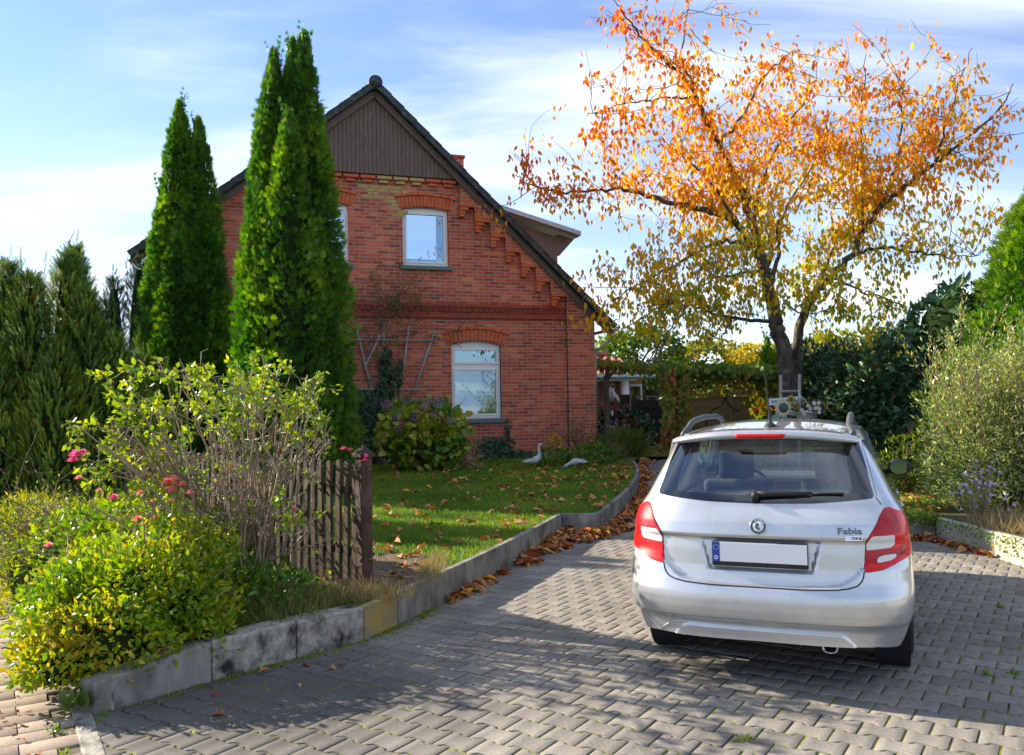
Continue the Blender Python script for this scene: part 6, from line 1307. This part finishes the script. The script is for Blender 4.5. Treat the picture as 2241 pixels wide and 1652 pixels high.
# ladder, sign, sunflower, pot
YL = 16.35
r0, r1 = W(1670, 672, YL), W(1691, 305, YL); q0, q1 = W(1820, 672, YL), W(1846, 298, YL)
LD = empty('ladder', tuple(r0), 0, 'short rustic wooden ladder leaning on the cherry trunk', 'ladder'); l0 = np.array(r0)
def ext(a_, b_): d = (b_-a_); t = (.42-a_[2])/d[2]; return a_+d*t
for a_, b_ in ((r0, r1), (q0, q1)):
    e = ext(a_, b_); e[1] -= .25; b2_ = b_.copy(); b2_[1] += .12; tube_obj('rail', [(np.array([e, b2_])-l0, .034)], M_stick, LD, 8, False)
for zz_ in (438, 565): a_, b_ = W(1683 if zz_ < 500 else 1676, zz_, YL), W(1836 if zz_ < 500 else 1827, zz_, YL); tube_obj('rung', [(np.array([a_, b_])-l0, .022)], M_stick, LD, 8)
for t_ in (-.12, -.32): tube_obj('rung', [(np.array([r0+(0, -.1, t_), q0+(0, -.1, t_)])-l0, .022)], M_stick, LD, 8)
sg_ = W(1697, 517, YL-.12); SG = empty('welcome_sign', tuple(sg_), 0, 'small white wooden welcome board hanging on the ladder', 'sign'); SG.rotation_euler = (0, rad(-3.5), 0)
box('board', (0, 0, 0), (.565, .018, .13), M_white, SG, bevel=.004)
text_mesh('lettering', 'WILLKOMMEN', .072, M_dark, SG, Matrix.Translation((0, -.0105, 0)) @ Matrix.Rotation(rad(90), 4, 'X'), .001, .0006)
sf = W(1697, 572, YL-.14); SFO = empty('sunflower_ornament', tuple(sf), 0, 'cream wooden sunflower ornament below the white welcome board', 'garden decoration')
M_cream = noisy('cream_paint', (.58, .52, .34), (.72, .66, .48), 12, .7, .1, .002); M_slate = noisy('slate_paint', (.05, .07, .08), (.14, .17, .18), 25, .8, .4, .004); M_mint = noisy('mint_paint', (.18, .34, .30), (.28, .44, .38), 12, .7, .1, .002); M_sun = noisy('yellow_paint', (.55, .30, .02), (.72, .45, .04), 14, .7, .1, .002)
def flower2d(nm, c, r, n, mat, cm, par):
    pet = []
    for k in range(n*2): a_ = k*math.pi/n; rr = r if k % 2 == 0 else r*.72; pet.append((c[0]+rr*math.cos(a_), c[1]+rr*math.sin(a_)))
    slab(nm, pet, -.008, .008, mat, par, (), GM, bevel=.002); lathe(nm+'_centre', [(.001, .022), (r*.3, .020), (r*.48, .010), (r*.5, 0)], cm, par, 20, Matrix.Translation((c[0], -.006, c[1])) @ Matrix.Rotation(rad(90), 4, 'X'))
flower2d('petals', (0, 0), .19, 15, M_cream, M_slate, SFO)
for c, a_ in (((-.13, -.17), 200), ((.02, -.2), 300), ((.17, -.10), 340)): lf = [(c[0]+.11*math.cos(t)*math.cos(rad(a_))-.05*math.sin(t)*math.sin(rad(a_)), c[1]+.11*math.cos(t)*math.sin(rad(a_))+.05*math.sin(t)*math.cos(rad(a_))) for t in np.linspace(0, 2*math.pi, 13)[:-1]]; slab('leaf', lf, -.002, .012, M_mint, SFO, (), GM)
flower2d('small_petals', (.15, .165), .085, 10, M_sun, M_slate, SFO); flower2d('small_petals', (.23, .02), .06, 10, M_sun, M_slate, SFO)
pt = W(1887, 640, YL-.3); PT = empty('hanging_pot', (pt[0], pt[1], pt[2]-.15), 0, 'pale round hanging pot planted with small white flowers beside the ladder', 'flower pot'); PL_ = np.array(PT.location)
lathe('pot', [(.001, 0), (.10, .005), (.15, .05), (.185, .13), (.20, .21), (.21, .215), (.205, .225), (.19, .21), (.17, .18), (.001, .18)], noisy('pale_pot', (.34, .34, .28), (.46, .45, .38), 12, .7, .2, .003), PT, 24)
top = W(1824, 428, YL-.1); tube_obj('hanger', [(np.array([top, W(1838, 610, YL-.3)])-PL_, .007), (np.array([top+(0, 0, -.08), W(1905, 545, YL-.3)])-PL_, .007), (np.array([top+(0, 0, -.1), W(1865, 540, YL-.3)])-PL_, .006), (np.array([top, top+(0, 0, -.3)])-PL_, .012)], M_white, PT, 6)
m = 420; P, d_ = ell(m, (.03, 0, .33), (.33, .2, .17), .2); v, f, a = scatter(SLIM, P, d_+rnd_dirs(m), .06, np.clip(rng.normal(.5, .3, m), 0, 1)); foliage('foliage', [(v, f, a)], L_dry, PT)
for (a_, b_) in [(1847, 590), (1870, 617), (1884, 607), (1887, 618), (1862, 613), (1915, 612), (1907, 565), (1893, 555), (1940, 532), (1950, 575), (1945, 535), (1980, 532), (1985, 608), (1985, 580), (1975, 572), (1912, 578)]:
    c_ = W(a_, b_, YL-.45)-PL_
    parts = []; 
    for k in range(5): a2 = k*1.2566; parts.append(scatter(BROAD, c_[None]-np.array([[0, .02, 0]]), np.array([[math.cos(a2), -.35, math.sin(a2)]]), .045, np.array([.8]), np.array([[0, -1., 0]])))
    foliage('flower', parts, P_white, PT)
for (a_, b_) in [(1880, 575), (1900, 560), (1862, 560)]: bloom(W(a_, b_, YL-.42)-PL_, .05, noisy('orange_flower', (.55, .2, .02), (.7, .3, .03), 30), PT)
# white folding chair by the pergola
YC = 21.7; ch0 = W(790, 800, YC); FC = empty('folding_chair', (ch0[0]+.1, YC, .5), rad(35), 'white folding garden chair half hidden behind the vine covered post', 'chair')
for y_ in (-.22, .22):
    tube_obj('leg', [(np.array([(-.22, y_, 0), (.20, y_, .50), ]), .014)], M_white, FC, 6); tube_obj('leg', [(np.array([(.24, y_*.9, 0), (-.10, y_*.9, .47), (-.26, y_*.9, .95)]), .014)], M_white, FC, 6)
for k in range(5): box('seat_slat', (-.12+.085*k, 0, .46), (.07, .44, .015), M_white, FC, None, .003)
for k in range(4): box('back_slat', (-.145-.035*k, 0, .58+.10*k), (.012, .42, .06), M_white, FC, None, .003)
st = W(575, 826, 24.0); ST = empty('garden_ornament', tuple(st-(0, 0, .16)), 0, 'small wire and silver ball ornament on a stick before the black gate', 'garden decoration')
tube_obj('wire', [(np.array([(0, 0, -.25), (0, 0, .1)]), .006), (np.array([(.10*math.sin(t)*math.sin(t)*math.sin(t)*1.2, 0, .20+.09*math.cos(t)-.04*math.cos(2*t)) for t in np.linspace(0, 6.28, 30)]), .007)], M_chrome, ST, 5)
lathe('ball', [(.001, .05), (.03, .04), (.05, 0), (.03, -.04), (.001, -.05)], M_chrome, ST, 14, Matrix.Translation((0, -.02, .16)))
# weathervane-like rod by the geese, twiggy bush at the corner
pz = at(*c4(1795, 1365), 18.6); RD = empty('garden_stake', (pz[0], pz[1], .46), 0, 'thin dark curled iron stake by the wall near the bending goose', 'garden decoration'); tube_obj('rod', [(np.array([(0, 0, 0), (0, 0, .12), (.03, 0, .2), (0, 0, .28), (-.02, 0, .4), (0, 0, 1.6), (0, 0, 3.1)]), .012)], M_bwood, RD, 6)
out = []; en = []; cb = at(*c4(1880, 1330), 19.4); CB = empty('twiggy_shrub', (cb[0], cb[1], .5), 0, 'sparse twiggy shrub with yellow leaves at the corner of the house', 'shrub')
for q in range(22): grow((0, 0, 0), (rng.normal(0, .7), rng.normal(0, .2), 1), .9, .008, 1, 7, .02, .2, (2, 4), out, en, .5, .002)
V, F = tubes(out, 4, False); tri_mesh('twigs', V, F, G_twig, CB); pp = np.array([e[0] for e in en]); pp = pp[rng.random(len(pp)) < .3]; m = len(pp); v, f, a = scatter(OVAL, pp, rnd_dirs(m), .07, np.clip(rng.normal(.85, .15, m), 0, 1)); foliage('foliage', [(v, f, a)], L_rose, CB)
yl_ = at(*c4(1690, 1320), 18.4); leafy('perennial', 'small yellow-leaved plant between the two goose figures', 'plant', (yl_[0], 18.4, .5), [(0, 0, .3, .14, .12, .3)], 90, OVAL, .09, L_gold, .95, .1, .2, .2, 6)
def clump(label, px_, py_, Y, rx, rz, n, mat=L_ivy, tone=.7, size=.07, T=BROAD, nm='ground_plant', cat='plant'): p = at(px_, py_, Y); return leafy(nm, label, cat, (p[0], Y, float(lawn_z(Y))-.03), [(0, 0, rz*.4, rx, .3, rz)], n, T, size, mat, tone, .25, .3, .3, 5)
q = c4(1660, 1390); clump('green leafy clump between the upright and the bending goose', *q, 17.6, .42, .26, 500, L_hyd, .3)
q = c4(1950, 1360); clump('grey-green leafy clump right of the bending goose', *q, 17.6, .55, .32, 700, L_hyd, .3)
q = c4(2040, 1300); clump('dull purple leaved clump at the foot of the lattice panel', *q, 19.6, .35, .3, 350, L_ivy, .8)
q = c4(1060, 1350); o = clump('dry brown stalky clump right of the hydrangea', *q, 17.5, .25, .45, 300, L_dry, .8, .16, SLIM)
# grasses
def blades(name, P, h, mat, tone, label=None, cat=None, kind='stuff', lean=.35, wd=.10):
    n = len(P); T = (np.array([[-wd/2, 0, 0], [wd/2, 0, 0], [-wd*.35, .55, .05], [wd*.35, .55, .05], [0, 1, .18]]), np.array([[0, 1, 3], [0, 3, 2], [2, 3, 4]])); d = np.stack([rng.normal(0, lean, n), rng.normal(0, lean, n), np.ones(n)], 1); v, f, a = scatter(T, P, d, h, tone, rnd_dirs(n)); o = foliage(name, [(v, f, a)], mat); return tag(o, label, cat, None, kind)
LWN = np.array(LAWN); ext_ = np.array([(-2.3, 4.9), (-1.9, 5.5), (-.62, 7.3), (.6, 11.2), (1.0, 11.15), (1.85, 13.9), (2.4, 16.6), (2.5, 19.6), (-5, 19), (-6.5, 13), (-3.4, 6.9)])
def inside(poly, n): lo, hi = poly.min(0), poly.max(0); P = lo+(hi-lo)*rng.random((n, 2)); return P[inpoly(P, poly)]
P = inside(ext_, 260000); wgt = np.clip(1.6-P[:, 1]*.045, .3, 1); P = P[rng.random(len(P)) < wgt]; inm = inpoly(P, np.array(MUL)); P = P[~inm | (rng.random(len(P)) < .12)]; nearf = P[:, 1] < 7.4; P = P[~nearf | (rng.random(len(P)) < .5)]
n = len(P); z = lawn_z(P[:, 1])-.03; tn = np.clip(.48+.32*vnoise(np.c_[P, 0*z], 1.6, 2)+rng.normal(0, .18, n), 0, 1); h = (.030+.022*rng.random(n))*(1+.02*P[:, 1]); blades('grass', np.c_[P, z], h, L_grass, tn, 'short green lawn grass in front of the brick house', 'grass', lean=.45, wd=.16)
bk = np.array([(2.95, 19.7), (4.4, 19.7), (5.2, 25.2), (2.2, 25.2), (2.2, 20.6)]); P = inside(bk, 9000); n = len(P); blades('grass', np.c_[P, np.full(n, .52)], .07*(.7+.6*rng.random(n)), L_grass, rng.random(n), 'patch of lawn before the black garden gate', 'grass', wd=.14)
tri_mesh('back_lawn', [(2.6, 19.56, .515), (9, 19.56, .515), (14, 32, .515), (-1, 32, .515)], [(0, 1, 2), (0, 2, 3)], M_grass_base)['kind'] = 'structure'
P = inside(np.array([(3.95, 10.5), (5.1, 10.5), (6.9, 13), (6.6, 19), (4.4, 19), (4.1, 14)]), 26000); n = len(P); blades('grass', np.c_[P, np.interp(P[:, 1], [0, 10, 16, 20], [.22, .24, .36, .5])], .06*(.6+.7*rng.random(n)), L_grass, np.clip(rng.normal(.6, .2, n), 0, 1), 'grass strip beyond the right wall beside the car', 'grass', wd=.14)
def tuft(label, cx_, cy_, z_, rx, ry, n, h, tone, tv=.2, nm='grass_tuft', cat='grass', lean=.5, mat=L_dry):
    r_ = rng.random(n)**.6; a_ = rng.random(n)*6.28; P = np.stack([cx_+rx*r_*np.cos(a_), cy_+ry*r_*np.sin(a_), np.full(n, z_)], 1); o = blades(nm, P-np.array([cx_, cy_, z_]), h*(.5+.7*rng.random(n)), mat, np.clip(rng.normal(tone, tv, n), 0, 1), label, cat, 'thing', lean, .028); o.location = (cx_, cy_, z_); return o
tuft('dry straw-coloured grass tuft at the base of the brown gatepost', -1.15, 6.55, .22, .38, .2, 1100, .15, .75)
tuft('half green, half dry grass tuft left of the brown gatepost', -1.6, 6.35, .22, .35, .28, 1100, .20, .45)
tuft('thin grass fringe on the edging near the yellow lichen slab', -.72, 7.5, .24, .12, .7, 700, .13, .6)
g_ = W(430, 870, 20.3); tuft('long arching green grass clump at the end of the path by the house corner', g_[0]-.15, 20.0, .5, .4, .35, 1400, .75, .15, .12, lean=.55)
g_ = W(300, 900, 19.0); tuft('low ornamental grass beside the leafy clump near the lattice panel', g_[0]-.1, 19.0, .48, .4, .3, 800, .5, .3, .2, lean=.6)
tuft('yellow-brown dry grass hanging over the right retaining wall below the asters', 5.55, 9.35, .23, .45, .6, 1500, .26, .8, .2, lean=.8)
tuft('dry brown grass on the right wall at the picture edge', 5.5, 8.3, .23, .35, .7, 1100, .24, .85, .15, lean=.8)
tuft('green ragged herbs along the old concrete blocks', -1.75, 6.0, .2, .45, .3, 700, .22, .2, .2, lean=.7)
leafy('garden_shrub', 'low ferny shrub in the dark corner between laurel hedge and silvery shrub', 'shrub', (5.75, 12.6, .26), [(0, 0, .3, .5, .4, .6), (-.3, .2, .2, .4, .3, .4)], 1800, SLIM, .09, L_heath, .3, .2, .5, .3, 20)
# ivy trailing over right wall
m = 380; P = np.stack([5.07+rng.normal(0, .04, m), 8.3+2.1*rng.random(m), .26-np.abs(rng.normal(0, .07, m))], 1); P[:, 0] -= np.clip((.25-P[:, 2])*.4, 0, .06); v, f, a = scatter(OVAL, P, np.stack([-.3+rng.normal(0, .5, m), rng.normal(0, .5, m), rng.normal(-.3, .4, m)], 1), .04, np.clip(rng.normal(.5, .2, m), 0, 1)); o = foliage('creeper', [(v, f, a)], L_hyd); tag(o, 'small-leaved creeper trailing over the pale right retaining wall', 'climbing plant')
m = 500; P = np.stack([4.75+.45*rng.random(m), 10.36+rng.normal(0, .05, m), .27-np.abs(rng.normal(0, .05, m))], 1); v, f, a = scatter(OVAL, P, rnd_dirs(m, -.2), .045, np.clip(rng.normal(.55, .2, m), 0, 1)); o = foliage('creeper', [(v, f, a)], L_hyd); tag(o, 'creeper growing over the inner corner of the right retaining wall', 'climbing plant')
# fern-like undergrowth below the rose, moss on the old blocks
leafy('undergrowth', 'dark leafy undergrowth between rose canes and concrete blocks', 'plant', (-1.85, 6.25, .2), [(0, 0, .10, .45, .3, .22), (-.3, .2, .12, .4, .3, .25)], 1400, OVAL, .055, L_gold, .15, .15, .5, .2, 10)
lf = empty('mullein_plant', (-2.42, 4.72, .02), 0, 'rosette of grey-green leaves at the outer foot of the corner block', 'plant'); m = 11; a_ = np.arange(m)*2.3; v, f, a = scatter(BROAD, np.zeros((m, 3))+np.c_[np.cos(a_)*.02, np.sin(a_)*.02, .03+0*a_], np.c_[np.cos(a_), np.sin(a_), .55+.4*(np.arange(m) % 3)], .11+.04*rng.random(m), np.full(m, .1)); foliage('foliage', [(v, f, a)], L_willow, lf)
# joint weeds
for (a_, b_) in ((2160, 1478), (2215, 1475), (1630, 1620), (118, 1600), (140, 1655), (2190, 1330)):
    p = at(a_, b_, 5); t_ = HC/(HC-p[2]); p = np.array([0, 0, HC])+(p-np.array([0, 0, HC]))*t_; m = 26; rr = .035
    v, f, a = scatter(SLIM, np.tile(p+(0, 0, .002), (m, 1))+rng.normal(0, .012, (m, 3))*(1, 1, 0), rnd_dirs(m, .8), .04*(.5+rng.random(m)), np.clip(rng.normal(.4, .25, m), 0, 1)); o = foliage('paving_weed', [(v-p, f, a)], L_rose); o.location = tuple(p)
    tag(o, {2160: 'larger green weed in the paving right of the car tyre', 2215: 'green weed in a paving joint at the right picture edge', 1630: 'tiny yellow-green weed in the sunlit paving behind the car', 118: 'seedling in the pavement by the flush kerb stone', 140: 'lowest seedling at the pavement edge, bottom left', 2190: 'faint weed in the shaded paving far right of the car'}[a_], 'weed', 'weeds in the paving joints')

# ---------- fallen leaves
def dead(P, size, tone):
    n = len(P); a_ = rng.random(n)*6.28; nr = rng.normal(0, .35, (n, 3)); nr[:, 2] = 1; return scatter((LEAF[0]*np.array([1.25, 1, 3.2]), LEAF[1]), P, np.c_[np.cos(a_), np.sin(a_), rng.normal(0, .22, n)], size, tone, nr)
n = 1500; P = inside(np.array([(-3.4, 9), (-.3, 8.4), (.6, 11.2), (1.0, 11.15), (1.85, 13.9), (2.4, 16.6), (2.5, 19.2), (-2, 17.6), (-4.2, 14)]), 11000)
w_ = np.clip(.10+.42*sstep(-3, 1.6, P[:, 0])+.30*sstep(.5, 2.3, P[:, 0]-.0), 0, 1)*np.clip(.5+.8*vnoise(np.c_[P, P[:, :1]*0], 2.4, 3), .15, 1.3); P = P[rng.random(len(P)) < w_*.62]
n = len(P); v, f, a = dead(np.c_[P, lawn_z(P[:, 1])-.03+.035+.02*rng.random(n)], .10+.055*rng.random(n), np.clip(rng.normal(.55, .25, n), 0, 1)); o = foliage('fallen_leaves', [(v, f, a)], L_dead); tag(o, 'brown and orange fallen leaves scattered over the lawn', 'leaves', None, 'stuff'); print('lawn leaves', n)
# heaps along the edging
PT_ = []; E2 = np.array(EDGE)
def heap(a_, b_, wd, n, hh):
    a_, b_ = np.array(a_), np.array(b_); d = (b_-a_)/np.linalg.norm(b_-a_); nn = np.array([d[1], -d[0]]); t = rng.random(n); q = np.abs(rng.normal(0, .42, n)); q = np.minimum(q, 1.5); x = a_+(b_-a_)*t[:, None]+nn*(q*wd*(.6+.4*np.sin(t*9+a_[0]*5)))[:, None]; zz_ = drive_z(x[:, 1])+.012+hh*np.maximum(0, 1-q)*rng.random(n); PT_.append(np.c_[x, zz_])
heap((-.62, 7.35), (-.38, 8.0), .20, 60, .05); heap((-.36, 8.0), (-.16, 8.6), .16, 30, .03); heap((-.02, 9.0), (.32, 10.05), .26, 200, .07); heap((.32, 10.05), (.61, 11.07), .42, 420, .10); heap((.62, 10.95), (1.15, 10.9), .60, 420, .11); heap((1.10, 11.01), (1.56, 12.5), .38, 420, .08); heap((1.56, 12.5), (2.0, 14.2), .40, 420, .08); heap((2.0, 14.2), (2.5, 17), .36, 380, .08); heap((2.5, 17), (2.9, 19.5), .35, 200, .06); heap((4.9, 10.25), (4.3, 10.25), -.18, 70, .05); heap((5.0, 10.2), (5.0, 9.0), .16, 60, .03)
P = np.concatenate(PT_); n = len(P); v, f, a = dead(P, .095+.055*rng.random(n), np.clip(rng.normal(.50, .30, n), 0, 1)); o = foliage('leaf_litter', [(v, f, a)], L_dead); tag(o, 'heap of brown fallen leaves drifted along the foot of the concrete edging', 'leaves', None, 'stuff')
P = inside(np.array([(4.2, 10.6), (5.3, 10.6), (6.5, 13), (6.3, 18), (4.5, 18)]), 700); n = len(P); v, f, a = dead(np.c_[P, np.interp(P[:, 1], [0, 10, 16, 20], [.22, .24, .36, .5])+.05], .09, np.clip(rng.normal(.75, .25, n), 0, 1)); o = foliage('fallen_leaves', [(v, f, a)], L_dead); tag(o, 'yellow and brown leaves on the grass right of the car', 'leaves', None, 'stuff')
P = inside(np.array([(2.8, 19.7), (4.4, 19.7), (4.6, 24.5), (2.6, 24.5)]), 160); n = len(P); v, f, a = dead(np.c_[P, np.full(n, .59)], .12, np.clip(rng.normal(.5, .2, n), 0, 1)); o = foliage('fallen_leaves', [(v, f, a)], L_dead); tag(o, 'brown leaves on the grass patch before the gate', 'leaves', None, 'stuff')
P = inside(np.array(MUL), 110); n = len(P); v, f, a = dead(np.c_[P, lawn_z(P[:, 1])-.02+.03*rng.random(n)], .085+.04*rng.random(n), np.clip(rng.normal(.3, .25, n), 0, 1)); o = foliage('fallen_leaves', [(v, f, a)], L_dead); tag(o, 'red-brown leaves on the mulch patch behind the gatepost', 'leaves', None, 'stuff')
P = inside(np.array([(-4.0, 5.2), (-2.4, 4.6), (-4.5, 9), (-6, 8.2)]), 260); P = np.r_[P, inside(np.array([(-3.2, 4.0), (-2.2, 4.0), (-2.6, 5.6), (-3.6, 5.4)]), 120)]; n = len(P); v, f, a = dead(np.c_[P, .012+0*P[:, 0]], .022+.03*rng.random(n), np.clip(rng.normal(.15, .2, n), 0, 1)); o = foliage('leaf_litter', [(v, f, a)], L_dead); tag(o, 'small brown leaf crumbs on the street pavement', 'leaves', None, 'stuff')
ground_pt = lambda a_, b_, z_=0: (lambda p: np.array([0, 0, HC])+(p-np.array([0, 0, HC]))*((HC-z_)/(HC-p[2])))(at(a_, b_, 5))
single = [(925, 1351, .85, 'orange leaf on the mossy paving beside the yellow slab', .11), (745, 1452, .12, 'brick red curled leaf in front of the concrete block', .09), (720, 1462, .65, 'pale tan leaf next to the red curled leaf', .07), (565, 1475, .6, 'tan leaf lying along the foot of the old block', .08), (660, 1457, .3, 'rust leaf at the joint of the two old blocks', .08), (468, 1518, .05, 'dark red leaf lowest along the edging', .09), (495, 1567, .25, 'lone red-brown leaf on the shaded paving, bottom left', .09), (1130, 1243, .6, 'single leaf on the paving beside the leaf heap', .09), (1060, 1278, .6, 'folded tan leaf at the end of the small leaf pile', .09), (1155, 1235, .4, 'small brown leaf on the paving near the heap', .06), (1345, 1215, .5, 'lone leaf lying left of the car bumper', .07), (650, 1500, .7, 'small pale leaf in a mossy joint', .05)]
for a_, b_, tn, lb, s_ in single:
    p = ground_pt(a_, b_); v, f, a = dead(np.array([[0, 0, .008]]), s_, np.array([tn])); o = foliage('fallen_leaf', [(v, f, a)], L_dead); o.location = tuple(p); tag(o, lb, 'leaf', 'single leaves on the driveway')
# moss cushions along the block foot
out_ = []
for k in range(260):
    i = rng.integers(0, 6); a_, b_ = np.array(EDGE[i]), np.array(EDGE[i+1]); t = rng.random(); d = (b_-a_)/np.linalg.norm(b_-a_); p = a_+(b_-a_)*t+np.array([d[1], -d[0]])*abs(rng.normal(0, .05)); out_.append((p[0], p[1], .0))
P = np.array(out_); m = len(P)*14; Pm = P.repeat(14, 0)+rng.normal(0, .014, (m, 3))*(1, 1, 0); v, f, a = scatter(OVAL, Pm, rnd_dirs(m, 1.5), .012, np.clip(rng.normal(.6, .2, m), 0, 1)); o = foliage('moss', [(v, f, a)], L_grass); tag(o, 'moss along the foot of the garden edging', 'moss', None, 'stuff')
# branch tips of a street tree reaching in at the left edge
STR = empty('street_tree', (-11.9, 16, 0), 0, 'street tree left of the picture, only dark branch tips show at the left edge', 'tree')
out = []; en = []
for q in range(12): grow((rng.normal(0, .1), rng.normal(0, .1), 3.0+1.6*rng.random()), (rng.normal(-.3, .6), rng.normal(0, .7), .6), .9+.4*rng.random(), .03, 2, 6, .03, .25, (2, 4), out, en, .6, .004)
grow((0, 0, 4.9), (1, .0, .02), 2.1, .02, 1, 9, -.02, .12, (3, 5), out, en, .35, .004)
out.append((np.array([(0, 0, -.1), (0.05, 0, 2.5), (0, 0.05, 5.6)]), np.array([.17, .13, .05]))); V, F = tubes(out, 6, False); tri_mesh('trunk', V, F, G_bark, STR, True)
pp = np.array([e[0] for e in en]); pp = np.repeat(pp, 7, 0); m = len(pp); v, f, a = scatter(OVAL, pp+rng.normal(0, .1, (m, 3)), rnd_dirs(m, -.3), .09, rng.random(m)*.5); foliage('crown', [(v, f, a)], L_yew, STR)
